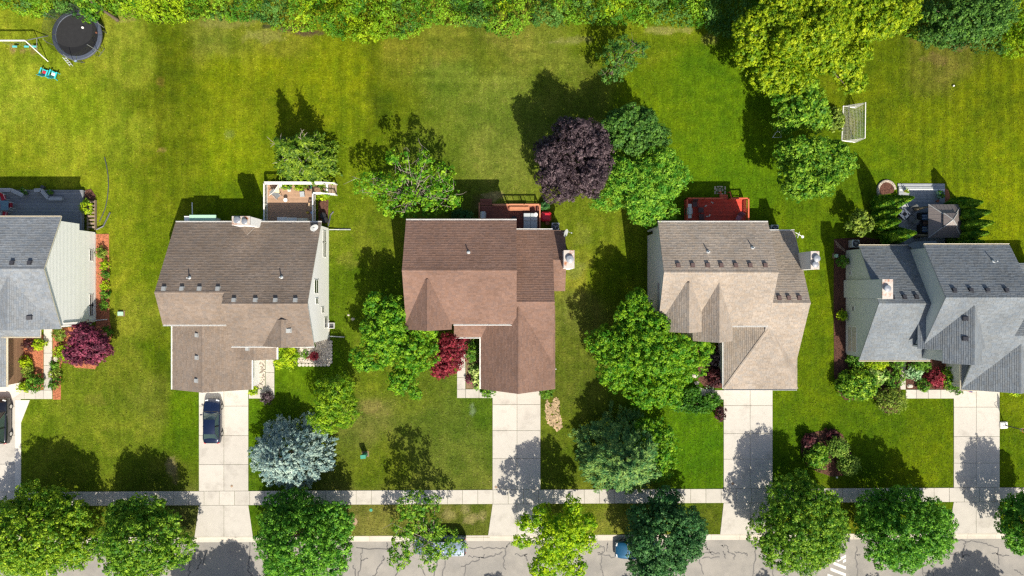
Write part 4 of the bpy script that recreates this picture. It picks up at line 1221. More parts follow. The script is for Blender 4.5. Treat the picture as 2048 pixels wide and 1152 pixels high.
def limb(mb, a, b, r0, r1, R, sag=0.12, n=6, k=6):
    a, b = np.array(a), np.array(b)
    L = np.linalg.norm(b - a)
    mid = R.normal(size=3) * L * 0.05
    pts = []
    for i in range(k):
        t = i / (k - 1)
        p = a + (b - a) * t + mid * math.sin(math.pi * t) + np.array([0, 0, L * sag * math.sin(math.pi * t)])
        pts.append(tuple(p))
    mb.tube(pts, [r0 + (r1 - r0) * i / (k - 1) for i in range(k)], n)
    return pts

TSEED = [100]
def broadleaf(label, lobes_px, m, base=None, h=None, name='tree', cat='tree', group=None, leaf=0.145, dens=5.0, per=22, cr=0.27, sat=0, satr=0.3, trunk=0.16, limbs=9, bark='bark', core=0.32, asp=0.78, zmin=-0.55, up=0.3, bare=0, jit=0.35, seed=None, satz=0.85):
    """lobes_px: (px, py, r_px or (rx,ry), z, rz) - crown lobes measured in the photograph at their own height"""
    TSEED[0] += 1
    R = np.random.RandomState(seed or TSEED[0])
    lobes = []
    for q in lobes_px:
        px, py, r, z = q[:4]
        rx, ry = (r if isinstance(r, tuple) else (r, r))
        rz = q[4] if len(q) > 4 else 0.85 * (rx + ry) / 2 / PXM
        lobes.append((PX(px, z), PY(py, z), z, M(rx, z), M(ry, z), rz))
    main = max(lobes, key=lambda l: l[3] * l[4])
    extra = []
    for l in list(lobes):
        for i in range(sat if l is main else 0):
            th = 2 * math.pi * (i + R.rand()) / max(1, sat) * (1 if i % 2 else 2.3)
            el = R.uniform(-0.15, satz)
            d = np.array([math.cos(th) * math.cos(el), math.sin(th) * math.cos(el), math.sin(el)])
            f = R.uniform(0.7, 0.85)
            s = satr * R.uniform(0.75, 1.25)
            extra.append((l[0] + d[0] * l[3] * f, l[1] + d[1] * l[4] * f, l[2] + d[2] * l[5] * f, l[3] * s, l[4] * s, l[5] * s))
    if sat:
        lobes = [tuple(list(l[:3]) + [l[3] * 0.84, l[4] * 0.84, l[5] * 0.84]) if l is main else l for l in lobes] + extra
    bx, by = base if base else (main[0], main[1])
    root = thing(name, (bx, by, 0), label, cat, group)
    Q, C = crown_quads(R, lobes, dens, per, leaf, cr, up, zmin, core, jit=jit, asp=asp)
    Q = Q[Q[:, :, 2].min(1) > 0.03]
    tb = MB()
    top = main[2]
    tb.tube([(bx, by, -0.1), (bx + 0.03, by, 0.25), (bx, by, top * 0.5), (bx * 0.6 + main[0] * 0.4, by * 0.6 + main[1] * 0.4, top)], [trunk * 1.5, trunk * 1.1, trunk * 0.85, trunk * 0.35], 10)
    for i in range(limbs):
        t = C[R.randint(len(C))] if len(C) else (bx, by, top)
        limb(tb, (bx, by, top * R.uniform(0.4, 0.85)), t, trunk * 0.38, 0.015, R)
    for i in range(bare):
        # bare twigs standing through the thin crown
        l = lobes[R.randint(len(lobes))]
        t = np.array([l[0] + R.normal() * l[3] * 0.6, l[1] + R.normal() * l[4] * 0.6, l[2] + l[5] * R.uniform(0.2, 1.0)])
        pts = limb(tb, (bx + R.normal() * 0.2, by + R.normal() * 0.2, top * R.uniform(0.55, 0.9)), t, 0.04, 0.014, R, 0.05, 5)
        for q in range(5):
            p = np.array(pts[R.randint(2, len(pts))])
            limb(tb, p, p + np.array([R.normal() * 0.6, R.normal() * 0.6, R.uniform(0.0, 0.5)]), 0.02, 0.008, R, 0.02, 4, 4)
    tb.build('trunk', MT[bark], root, smooth=True)
    link('crown', quads_mesh('crown', Q, m, root.location), root)
    return root

def shrub(label, px, py, r, z, m, rz=None, name='shrub', cat='shrub', group=None, leaf=0.11, dens=10, per=14, cr=0.18, sat=6, up=0.35, squash=None, lobes=None, jit=0.45, stems=True):
    TSEED[0] += 1
    R = np.random.RandomState(TSEED[0])
    src = lobes or [(px, py, r, z, rz)]
    L = []
    for q in src:
        rx, ry = (q[2] if isinstance(q[2], tuple) else (q[2], q[2]))
        zz = q[3]
        L.append((PX(q[0], zz), PY(q[1], zz), zz, M(rx, zz), M(ry, zz), (q[4] if len(q) > 4 and q[4] else min(zz * 0.98, 0.8 * M(min(rx, ry), zz)))))
    l = L[0]
    for i in range(sat):
        th = R.rand() * 6.28; el = R.uniform(0, 1.1); s = R.uniform(0.3, 0.5)
        L.append((l[0] + math.cos(th) * math.cos(el) * l[3] * 0.6, l[1] + math.sin(th) * math.cos(el) * l[4] * 0.6, l[2] + math.sin(el) * l[5] * 0.55, l[3] * s, l[4] * s, l[5] * s))
    root = thing(name, (l[0], l[1], 0), label, cat, group)
    Q, C = crown_quads(R, L, dens, per, leaf, cr, up, -0.75, 0.3, jit=jit)
    Q = Q[Q[:, :, 2].min(1) > 0.035]
    if stems:
        tb = MB()
        for i in range(5):
            t = C[R.randint(len(C))]
            limb(tb, (l[0] + R.normal() * 0.06, l[1] + R.normal() * 0.06, 0.0), t, 0.03, 0.01, R, 0.02, 5, 4)
        tb.build('stem', MT['bark'], root)
    link('foliage', quads_mesh('foliage', Q, m, root.location), root)
    return root

def spruce(label, px, py, r_px, hgt, m, zc=None, name='spruce_tree', tips=620, seed=1, blade=0.26, tw=0.085, dome=0.6, per=22, leaders=((0, 0, 1.0, 1.0),), pale_top=0, cat='tree', tilt=-0.1, spray=0.5, lumpy=1.0):
    """conifer: boughs end in flat needle sprays over a tapering dome; one or several leaders"""
    R = np.random.RandomState(seed)
    rx, ry = r_px if isinstance(r_px, tuple) else (r_px, r_px)
    zc = zc if zc is not None else hgt * 0.3
    bx0, by0 = PX(px, zc), PY(py, zc)
    ax0, ay0 = M(rx, zc), M(ry, zc)
    root = thing(name, (bx0, by0, 0), label, cat)
    tb = MB(); allq = []
    for (ldx, ldy, lr, lh) in leaders:
        bx, by, ax, ay, H_ = bx0 + ldx * ax0, by0 + ldy * ay0, ax0 * lr, ay0 * lr, hgt * lh
        tb.tube([(bx0, by0, -0.1), (bx, by, H_ * 0.5), (bx, by, H_ * 0.98)], [0.2, 0.1, 0.02], 9)
        for i in range(pale_top):
            th = R.rand() * 6.28
            limb(tb, (bx, by, H_ * R.uniform(0.7, 0.9)), (bx + math.cos(th) * 0.9, by + math.sin(th) * 0.9, H_ * R.uniform(0.85, 1.02)), 0.04, 0.012, R, 0.02, 4, 4)
        n = int(tips * lr * lr * 1.6)
        f = 1 - np.sqrt(R.rand(n))
        fr_ = np.sqrt(R.rand(n)); f = np.where(R.rand(n) < 0.55, 1 - fr_ ** (1 / dome), f); f = np.clip(f, 0, 0.995)
        th = R.rand(n) * 6.2832
        lump = 1 + lumpy * (0.11 * np.sin(th * 5 + f * 9 + seed) + 0.08 * np.sin(th * 8 - f * 14) + 0.06 * R.normal(size=n))
        rad = (1 - f) ** dome * lump
        layer = np.where(R.rand(n) < 0.28, R.uniform(0.55, 0.8, n), 1.0)
        rad = rad * layer + 0.02
        o = np.stack([np.cos(th), np.sin(th), tilt + 0.5 * f + 0.12 * R.normal(size=n)], 1); o = unit(o)
        tip = np.stack([bx + np.cos(th) * ax * rad, by + np.sin(th) * ay * rad, 0.35 + f * (H_ - 0.4) + 0.1 * R.normal(size=n)], 1)
        sd_ = unit(np.stack([-np.sin(th), np.cos(th), np.zeros(n)], 1))
        size = spray * (0.7 + 0.6 * R.rand(n)) * (0.55 + 0.45 * (1 - f))
        u = R.rand(n, per); lat = R.uniform(-1, 1, (n, per)) * (0.15 + 0.85 * u) * 0.55
        pos = tip[:, None, :] - o[:, None, :] * (u * size[:, None])[..., None] + sd_[:, None, :] * (lat * size[:, None])[..., None] + R.normal(size=(n, per, 3)) * 0.03
        ax_ = o[:, None, :] * 0.9 + sd_[:, None, :] * (np.sign(lat) * 0.55)[..., None] + R.normal(size=(n, per, 3)) * 0.22
        nr = unit(np.array([0, 0, 1.0]) + o[:, None, :] * 0.55 + R.normal(size=(n, per, 3)) * 0.4)
        k = n * per
        L = blade * (0.7 + 0.6 * R.rand(k))
        allq.append(leaf_quads(R, pos.reshape(-1, 3), nr.reshape(-1, 3), L, tw * (0.8 + 0.4 * R.rand(k)), ax_.reshape(-1, 3), 0.25))
        for i in range(14):
            t = tip[R.randint(n)]
            tb.tube([(bx, by, max(0.3, t[2] - 0.1)), tuple(t)], [0.035, 0.008], 4, cap=False)
    Q = np.concatenate(allq)
    Q = Q[Q[:, :, 2].min(1) > 0.03]
    tb.build('trunk', MT['palebark' if pale_top else 'bark'], root, smooth=True)
    link('crown', quads_mesh('crown', Q, m, root.location), root)
    return root

def arborvitae(label, px, py, r_px, hgt, m, seed, group=None, cat='evergreen'):
    """columnar evergreen: upright fan sprays on a tall narrow spindle; px,py = foot"""
    R = np.random.RandomState(seed)
    bx, by = PX(px), PY(py)
    rad = r_px / PXM
    root = thing('arborvitae', (bx, by, 0), label, cat, group)
    n = int(3400 * hgt / 3.5 * rad / 0.8)
    z = R.rand(n) ** 0.85
    prof = np.where(z < 0.2, 0.75 + 1.25 * z, np.clip((1 - z) / 0.8, 0, 1) ** 0.72)
    th = R.rand(n) * 6.283
    lob = 1 + 0.16 * np.sin(th * 5 + z * 4 + seed) + 0.1 * np.sin(th * 3 + z * 9)
    rr = rad * prof * lob * (1 - 0.35 * R.rand(n) ** 2)
    pos = np.stack([bx + np.cos(th) * rr, by + np.sin(th) * rr, 0.1 + z * (hgt - 0.2)], 1)
    out = np.stack([np.cos(th), np.sin(th), np.full(n, 0.25)], 1)
    nr = unit(out * 0.7 + R.normal(size=(n, 3)) * 0.6 + np.array([0, 0, 0.3]))
    ax_ = np.stack([np.cos(th) * 0.35, np.sin(th) * 0.35, np.ones(n)], 1) + R.normal(size=(n, 3)) * 0.3
    Q = leaf_quads(R, pos, nr, 0.26 * (0.7 + 0.6 * R.rand(n)), 0.15 * (0.7 + 0.6 * R.rand(n)), ax_, 0.2)
    tb = MB(); tb.tube([(bx, by, -0.05), (bx, by, hgt * 0.85)], [0.07, 0.02], 7); tb.build('trunk', MT['bark'], root)
    link('crown', quads_mesh('crown', Q, m, root.location), root)
    return root

G = lambda r, g, b, s=1.42: tuple(v * s for v in lin(r, g, b))
LF = {
 'maple': leafmat('maple_leaf', G(84, 126, 22), G(148, 178, 50), c3=G(56, 104, 20)),
 'maple2': leafmat('maple_leaf_cool', G(72, 126, 24), G(128, 176, 54), c3=G(50, 104, 24)),
 'maple3': leafmat('maple_leaf_warm', G(96, 132, 18), G(160, 182, 46), c3=G(68, 112, 18)),
 'deep': leafmat('deep_warm_green_leaf', G(58, 96, 30), G(100, 138, 52), c3=G(46, 84, 28), trans=0.22),
 'hedge': leafmat('hedge_leaf', G(48, 96, 16), G(92, 138, 34), c3=G(40, 84, 16), trans=0.2),
 'clip': leafmat('clipped_leaf', G(104, 134, 40), G(160, 180, 80), c3=G(84, 120, 36), trans=0.2),
 'norway': leafmat('deep_green_leaf', G(44, 88, 40), G(90, 132, 70), c3=G(36, 80, 38), trans=0.18),
 'lime': leafmat('lime_leaf', G(128, 160, 14), G(178, 198, 26), c3=G(98, 142, 14), trans=0.35),
 'limemid': leafmat('yellow_green_leaf', G(100, 136, 16), G(152, 176, 32), c3=G(76, 118, 16), trans=0.32),
 'gold': leafmat('golden_leaf', G(116, 140, 12), G(170, 182, 30), c3=G(86, 120, 12), trans=0.35),
 'fresh': leafmat('fresh_leaf', G(84, 132, 18), G(140, 172, 34), c3=G(58, 112, 18), trans=0.32),
 'feather': leafmat('feathery_leaf', G(92, 140, 30), G(148, 180, 54), c3=G(68, 124, 32), trans=0.32),
 'purple': leafmat('purple_leaf', G(52, 38, 44), G(110, 94, 98), c3=G(42, 32, 38), trans=0.12),
 'plum': leafmat('plum_leaf', G(92, 34, 56), G(142, 66, 88), c3=G(70, 30, 46), trans=0.2),
 'redmaple': leafmat('red_leaf', G(110, 28, 42), G(162, 62, 74), c3=G(90, 24, 34), trans=0.25),
 'spruceblue': leafmat('blue_needles', G(112, 136, 130), G(178, 194, 178), c3=G(96, 124, 124), trans=0.1),
 'sprucegreen': leafmat('green_needles', G(70, 112, 52), G(142, 168, 82), c3=G(56, 100, 52), trans=0.12),
 'larch': leafmat('yellow_green_needles', G(78, 108, 18), G(138, 160, 42), c3=G(54, 86, 14), trans=0.25),
 'arbor': leafmat('arborvitae_spray', G(70, 116, 16), G(146, 172, 38), c3=G(52, 98, 14), trans=0.2),
 'box': leafmat('boxwood_leaf', G(60, 106, 20), G(118, 152, 44), c3=G(50, 92, 18), trans=0.2),
 'brightbox': leafmat('bright_shrub_leaf', G(128, 156, 12), G(182, 196, 34), c3=G(98, 132, 10), trans=0.3),
 'hosta': leafmat('variegated_leaf', G(150, 172, 90), G(206, 214, 140), c3=G(98, 140, 52), trans=0.25),
 'paleshrub': leafmat('silver_green_leaf', G(130, 160, 120), G(190, 206, 170), c3=G(100, 140, 90), trans=0.2),
 'darkred': leafmat('burgundy_leaf', G(62, 30, 34), G(104, 54, 56), c3=G(46, 24, 28), trans=0.15),
 'olive': leafmat('olive_leaf', G(104, 126, 40), G(150, 164, 64), c3=G(80, 104, 30), trans=0.2),
 'thicket': leafmat('thicket_leaf', G(88, 134, 22), G(140, 172, 40), c3=G(60, 108, 22), trans=0.3, nscale=0.35),
 'thicketgold': leafmat('thicket_golden_leaf', G(116, 148, 16), G(162, 182, 30), c3=G(90, 130, 16), trans=0.33, nscale=0.5),
 'thicketdark': leafmat('thicket_deep_leaf', G(58, 100, 34), G(104, 142, 60), c3=G(48, 88, 32), trans=0.25, nscale=0.5),
}

# street trees
def street(label, px, py, r, m, z=3.3, hz=2.5, top=0.74, **kw):
    """wide low crown carrying a narrower dome"""
    rx, ry = r
    zt = z + 1.9
    q = kz(z) / kz(zt)
    return broadleaf(label, [(px, py, (rx, ry), z, hz), (1024 + (px - 1024) * q, 576 + (py - 576) * q, (rx * top, ry * top), zt, 3.0)], m, group='street trees along the verge', sat=15, satr=0.3, **kw)
street('large yellow-green street tree at the bottom left corner', 92, 1062, (114, 92), LF['maple3'], trunk=0.22, cr=0.30, leaf=0.16)
street('round green street tree second from the left on the verge', 292, 1076, (88, 82), LF['maple'], trunk=0.2)
street('round green street tree below the blue spruce', 608, 1078, (102, 96), LF['maple2'], trunk=0.22)
broadleaf('thin open-crowned street tree over the silver-blue van', [(838, 1010, (42, 26), 5.6, 1.2), (815, 1052, (32, 20), 5.2, 0.9), (880, 1085, (50, 28), 5.0, 0.9), (812, 1090, (30, 22), 4.8, 0.8), (800, 1112, (22, 22), 4.6, 0.8), (860, 1115, (16, 22), 4.4, 0.8), (858, 1055, (26, 20), 6.0, 0.8)],
          LF['maple'], base=(PX(870), PY(1048)), dens=4.2, per=14, leaf=0.18, cr=0.30, limbs=14, bare=12, bark='palebark', trunk=0.085, core=0.1, group='street trees along the verge')
broadleaf('bright lime star-shaped street tree by the middle driveway', [(1113, 1085, (50, 52), 5.2, 2.6), (1145, 1015, (16, 24), 5.2, 1.0), (1060, 1045, (24, 14), 4.8, 0.9), (1045, 1080, (20, 10), 4.6, 0.7), (1172, 1045, (20, 14), 5.0, 0.9), (1172, 1085, (22, 18), 4.8, 0.9), (1090, 1135, (30, 24), 4.8, 1.0), (1145, 1130, (26, 22), 4.8, 1.0), (1085, 1030, (18, 22), 5.2, 1.0), (1125, 1060, (34, 30), 6.4, 1.6)],
          LF['lime'], sat=5, satr=0.35, limbs=10, group='street trees along the verge')
broadleaf('deep blue-green street tree over the blue car', [(1322, 1072, (78, 82), 4.2, 4.4), (1330, 1000, (30, 26), 4.4, 1.4), (1380, 1060, (30, 44), 4.0, 1.6), (1300, 1130, (44, 30), 4.0, 1.6)], LF['norway'], sat=14, satr=0.26, cr=0.28, group='street trees along the verge')
street('large round green street tree beside the hatched road marking', 1598, 1045, (95, 100), LF['maple'], trunk=0.22, leaf=0.13, cr=0.24, dens=6)
street('round green street tree between two right-hand driveways', 1800, 1050, (100, 82), LF['maple2'], trunk=0.2)
street('green street tree cut by the right edge of the picture', 2048, 1045, (58, 66), LF['maple2'])
# trees across the street (their shadows fall on the asphalt)
for (sx_, g, r, z, w) in ((450, 1300, 88, 6.4, 'leftmost'), (1020, 1350, 70, 6.0, 'second from the left'), (1300, 1330, 74, 6.0, 'third from the left'), (1565, 1355, 76, 6.0, 'third from the right'), (1785, 1350, 80, 6.0, 'second from the right'), (1960, 1325, 80, 6.4, 'rightmost')):
    q = kz(z)
    broadleaf('street tree across the street whose shadow on the asphalt is ' + w, [(1024 + (sx_ + 26 - 1024) / q, 576 + (g - 576) / q, r / q, z, 4.0)], LF['maple2'], sat=12, satr=0.3, dens=2.0, per=16, leaf=0.3, cr=0.5, group='street trees on the far verge')

# yard trees
spruce('yellow-green conifer with bare pale top behind the white railed deck', 614, 317, (62, 56), 8.8, LF['larch'], zc=1.6, name='conifer_tree', tips=430, seed=5, blade=0.27, tw=0.12, dome=0.85, pale_top=3, per=20, spray=0.95, lumpy=2.0, leaders=((-0.2, 0.1, 0.72, 1.0), (0.32, 0.3, 0.6, 0.92), (0.5, -0.1, 0.5, 0.75), (-0.5, -0.3, 0.55, 0.6), (0.15, -0.42, 0.6, 0.55), (-0.45, 0.3, 0.5, 0.8)))
broadleaf('half-bare spreading tree between the two rear decks', [(755, 372, (44, 26), 4.4, 1.0), (790, 408, (36, 26), 4.2, 1.0), (850, 385, (40, 22), 4.6, 0.9), (895, 400, (26, 20), 4.2, 0.8), (840, 415, (44, 18), 4.0, 0.8), (850, 325, (14, 22), 5.4, 0.8), (885, 345, (24, 16), 5.0, 0.8), (795, 315, (22, 14), 5.4, 0.7), (735, 360, (26, 10), 4.4, 0.6), (820, 350, (28, 16), 5.0, 0.7), (880, 372, (26, 14), 4.8, 0.7)],
          LF['fresh'], base=(PX(838), PY(402)), dens=3.8, per=14, leaf=0.18, cr=0.32, limbs=14, bare=32, bark='palebark', trunk=0.085, core=0.1)
broadleaf('round purple-leaved maple in the middle back lawn', [(1148, 325, (74, 76), 4.8, 5.2), (1170, 275, (44, 32), 6.0, 1.8), (1120, 370, (40, 36), 4.0, 1.8)], LF['purple'], sat=16, satr=0.28, leaf=0.14, cr=0.28, trunk=0.2)
broadleaf('green tree behind the purple maple', [(1262, 262, (62, 46), 4.6, 2.6), (1305, 280, (34, 30), 4.2, 1.6)], LF['deep'], sat=15, satr=0.27)
broadleaf('feathery light green tree beside the purple maple', [(1290, 372, (70, 58), 5.0, 2.6), (1345, 355, (34, 34), 4.6, 1.3), (1320, 325, (30, 30), 5.0, 1.4), (1235, 345, (36, 40), 4.6, 1.4), (1300, 425, (50, 24), 4.6, 1.2), (1215, 400, (34, 18), 4.0, 0.9)], LF['feather'], sat=14, satr=0.26, leaf=0.22, asp=0.36, cr=0.36, jit=0.55, per=20)
broadleaf('small sparse tree at the back of the green lawn', [(1235, 120, (38, 30), 4.0, 1.2), (1270, 100, (30, 16), 4.0, 0.7), (1222, 150, (22, 16), 3.8, 0.7), (1240, 85, (20, 12), 4.2, 0.6)], LF['deep'], dens=4.0, per=18, bare=5, core=0.15, limbs=10)
broadleaf('tall golden-green tree at the back of the right lawns', [(1590, 80, (62, 56), 6.6, 3.6), (1515, 60, (44, 40), 6.2, 2.0), (1500, 110, (34, 26), 5.8, 1.2), (1545, 150, (44, 34), 5.8, 1.5), (1585, 165, (34, 24), 5.4, 1.2), (1560, 25, (50, 36), 6.8, 2.0), (1620, 15, (50, 40), 7.0, 2.0), (1655, 60, (42, 44), 6.8, 2.0), (1640, 115, (36, 30), 6.0, 1.4), (1690, 130, (36, 30), 5.4, 1.2), (1705, 165, (28, 24), 5.0, 1.0), (1675, 20, (34, 34), 6.6, 1.6), (1720, 105, (22, 20), 5.2, 0.9)], LF['gold'], base=(PX(1560), PY(130)), sat=5, satr=0.4, leaf=0.17, cr=0.29, trunk=0.26)
broadleaf('golden-green tree beside the tall one at the back', [(1775, 40, (46, 38), 6.0, 2.2), (1730, 60, (32, 26), 5.6, 1.2), (1800, 15, (34, 28), 5.8, 1.4), (1740, 15, (34, 30), 6.0, 1.4)], LF['gold'], sat=5, satr=0.4, leaf=0.17, cr=0.29)
broadleaf('dark green tree standing over the small swing', [(1602, 208, (54, 40), 4.6, 2.0), (1628, 240, (34, 24), 4.0, 1.2), (1575, 235, (26, 30), 4.2, 1.3)], LF['maple'], sat=8, satr=0.34)
broadleaf('round green tree below the small swing', [(1618, 335, (74, 66), 4.6, 3.0)], LF['maple'], sat=14, satr=0.32, trunk=0.18)
broadleaf('irregular bright green tree in front of the red-brown roofed house', [(770, 665, (58, 48), 5.0, 2.2), (830, 700, (46, 44), 4.8, 1.8), (745, 715, (46, 26), 4.4, 1.4), (790, 625, (26, 30), 5.4, 1.2), (752, 610, (22, 22), 5.2, 1.0), (805, 760, (28, 26), 4.2, 1.0), (850, 660, (26, 22), 5.2, 1.0), (828, 785, (8, 12), 4.2, 0.5)], LF['fresh'], base=(PX(800), PY(690)), leaf=0.16, cr=0.29, sat=5)
broadleaf('small red-leaved maple beside the front walk', [(897, 708, (30, 40), 2.2, 1.3), (912, 690, (20, 22), 2.6, 0.8), (882, 738, (20, 16), 1.8, 0.7)], LF['redmaple'], name='maple_tree', leaf=0.14, cr=0.22, dens=8, trunk=0.07, limbs=6)
broadleaf('yellow-green tree above the blue spruce', [(668, 795, (44, 44), 4.0, 2.2), (650, 838, (34, 28), 3.6, 1.4), (690, 820, (26, 34), 3.8, 1.4)], LF['limemid'], sat=9, satr=0.36, leaf=0.15, asp=0.5)
spruce('pale blue spruce on the front lawn', 583, 906, (80, 73), 6.4, LF['spruceblue'], zc=1.6, tips=720, seed=8, blade=0.24, tw=0.085, dome=0.55, per=24)
broadleaf('large bright green maple in front of the tan roofed house', [(1290, 690, (80, 66), 4.6, 4.0), (1350, 720, (64, 44), 4.2, 1.8), (1230, 690, (56, 40), 4.0, 1.8), (1270, 625, (38, 36), 5.2, 1.8), (1305, 770, (60, 44), 4.2, 1.8), (1390, 700, (32, 26), 4.0, 1.2), (1240, 740, (46, 40), 4.0, 1.6), (1275, 600, (14, 22), 5.2, 1.0), (1345, 800, (16, 12), 3.8, 0.7)], LF['fresh'], base=(PX(1285), PY(690)), trunk=0.24, leaf=0.16, cr=0.29, sat=6)
spruce('dark green spruce on the front lawn of the tan roofed house', 1245, 905, (90, 82), 8.2, LF['sprucegreen'], zc=1.8, tips=720, seed=12, blade=0.32, tw=0.085, dome=0.62, per=24, spray=0.75)
broadleaf('yellow-green shrubby tree against the dark spruce', [(1312, 900, (42, 62), 2.6, 1.7), (1290, 868, (26, 30), 2.8, 1.2)], LF['fresh'], leaf=0.15, cr=0.28, dens=6, trunk=0.08, base=(PX(1320), PY(905)))
broadleaf('purple-leaved maple at the corner of the leftmost house', [(175, 690, (40, 42), 2.6, 1.7), (165, 665, (24, 18), 2.8, 0.9), (195, 700, (24, 26), 2.3, 1.0)], LF['plum'], name='maple_tree', leaf=0.15, cr=0.26, dens=7, trunk=0.09, sat=6)
broadleaf('small yellow-green tree left of the gazebo patio', [(1718, 446, (24, 24), 2.0, 1.1)], LF['olive'], leaf=0.13, cr=0.2, dens=8, sat=6, trunk=0.06)

# arborvitae rows either side of the patio
for i, (px, py, r, hh) in enumerate(((1752, 412, 17, 6.6), (1752, 431, 16, 4.5), (1754, 450, 16, 4.3), (1768, 474, 16, 5.6))):
    arborvitae(('arborvitae nearest the stone ring by the patio', 'second arborvitae from the stone ring', 'third arborvitae from the stone ring', 'arborvitae of the left row nearest the house')[i], px, py, r, hh, LF['arbor'], 40 + i, 'arborvitae beside the patio')
for i, (px, py, r, hh) in enumerate(((1898, 416, 17, 5.0), (1900, 436, 16, 6.0), (1902, 456, 16, 6.2), (1902, 474, 15, 5.6), (1902, 490, 14, 5.0))):
    arborvitae(('arborvitae right of the gazebo nearest the lawn', 'second arborvitae right of the gazebo', 'middle arborvitae right of the gazebo', 'fourth arborvitae right of the gazebo', 'arborvitae right of the gazebo nearest the house')[i], px, py, r, hh, LF['arbor'], 50 + i, 'arborvitae beside the patio')
arborvitae('dark cone evergreen by the tan garage wall', 1410, 694, 16, 2.6, LF['arbor'], 60)

# thicket along the back
def thicket():
    edge = [(-60, 20), (0, 14), (50, 30), (90, 34), (140, 30), (180, 40), (215, 24), (260, 32), (300, 38), (350, 44), (400, 36), (470, 42), (520, 40), (560, 56), (600, 62), (650, 64), (700, 78), (745, 86), (780, 70), (820, 74), (870, 52), (920, 48), (980, 62), (1020, 72), (1060, 52), (1110, 52), (1170, 42), (1230, 50), (1280, 46), (1350, 48), (1400, 52), (1440, 72), (1480, 70), (1560, 60), (1700, 60), (1800, 62), (1840, 80), (1880, 90), (1930, 100), (1980, 104), (2020, 112), (2120, 116)]
    ex, ey = [e[0] for e in edge], [e[1] for e in edge]
    R = np.random.RandomState(900)
    n = 19000
    qx = R.uniform(-70, 2130, n); qy = R.uniform(-75, 120, n)
    e = np.interp(qx, ex, ey) + 9 * vnoise(qx, qy, 22.0, 71) + 6 * vnoise(qx, qy, 9.0, 72)
    k = qy < e; qx, qy, e = qx[k], qy[k], e[k]
    inn = np.clip((e - qy) / 38.0, 0, 1)
    def hf(x, y, i):
        return 0.35 + 2.2 * i ** 0.6 * (1 + 1.7 * vnoise(x, y, 34.0, 73)) + 1.7 * i * vnoise(x, y, 14.0, 74) + 0.35 * vnoise(x, y, 6.0, 75)
    z = np.maximum(0.25, hf(qx, qy, inn))
    gx_ = (hf(qx + 3, qy, inn) - hf(qx - 3, qy, inn)) / (6 / PXM); gy_ = -(hf(qx, qy + 3, np.clip((e - qy - 3) / 38, 0, 1)) - hf(qx, qy - 3, np.clip((e - qy + 3) / 38, 0, 1))) / (6 / PXM)
    N_ = unit(np.stack([-gx_, -gy_, np.full(len(z), 1.3)], 1))
    C = np.stack([(qx - 1024) / PXM * (1 - z / CAM_H), (576 - qy) / PXM * (1 - z / CAM_H), z], 1)
    C[:, 2] -= np.where(R.rand(len(z)) < 0.3, R.uniform(0.2, 0.9, len(z)), 0) * np.minimum(1, z)
    g = vnoise(qx, qy, 80.0, 7) + 0.7 * vnoise(qx, qy, 26.0, 8) + 0.25 * R.normal(size=len(qx)) * 0.3
    kind = np.where(g > 0.27, 1, np.where(g < -0.2, 2, 0))
    kind = np.where((qx > 1835) & (qx < 2010), 2, kind); kind = np.where(qx > 2015, 1, kind); kind = np.where((qx > 1410) & (qx < 1500), 2, kind)
    kind = np.where((qx > 275) & (qx < 370) & (qy > -5), 1, kind); kind = np.where((qx > 690) & (qx < 775) & (qy > 30), 1, kind)
    labs = {'thicket': 'dense green thicket along the back of the lawns', 'thicketgold': 'yellow-green bushes within the thicket along the back', 'thicketdark': 'deep green bushes within the thicket along the back'}
    for i, key in enumerate(('thicket', 'thicketgold', 'thicketdark')):
        c, nn = C[kind == i], N_[kind == i]
        m_ = len(c); per = 11
        d = unit(R.normal(size=(m_, per, 3)) + nn[:, None, :] * 0.8)
        sz = R.uniform(0.16, 0.42, m_)
        pos = c[:, None, :] + d * sz[:, None, None] * (0.4 + 0.6 * R.rand(m_, per, 1))
        nr = unit(d + nn[:, None, :] * 0.4 + R.normal(size=(m_, per, 3)) * 0.45)
        L = 0.165 * (0.6 + 0.8 * R.rand(m_ * per))
        Q = leaf_quads(R, pos.reshape(-1, 3), nr.reshape(-1, 3), L, L * 0.72)
        Q = Q[Q[:, :, 2].min(1) > 0.02]
        o = link('undergrowth', quads_mesh('undergrowth', Q, LF[key], (0, 0, 0)))
        tag(o, labs[key], 'undergrowth', kind='stuff')
thicket()
broadleaf('dark green tree at the top right corner', [(1925, 40, (70, 44), 5.2, 2.4), (1880, 70, (40, 24), 4.0, 1.4), (1985, 30, (44, 36), 5.0, 2.0)], LF['deep'], sat=8, satr=0.32)
broadleaf('leafy tree hanging over the trampoline', [(182, 4, (24, 18), 4.4, 1.0), (183, 30, (14, 13), 3.8, 0.5), (172, 24, (8, 6), 3.8, 0.3)], LF['maple'], dens=3.5)

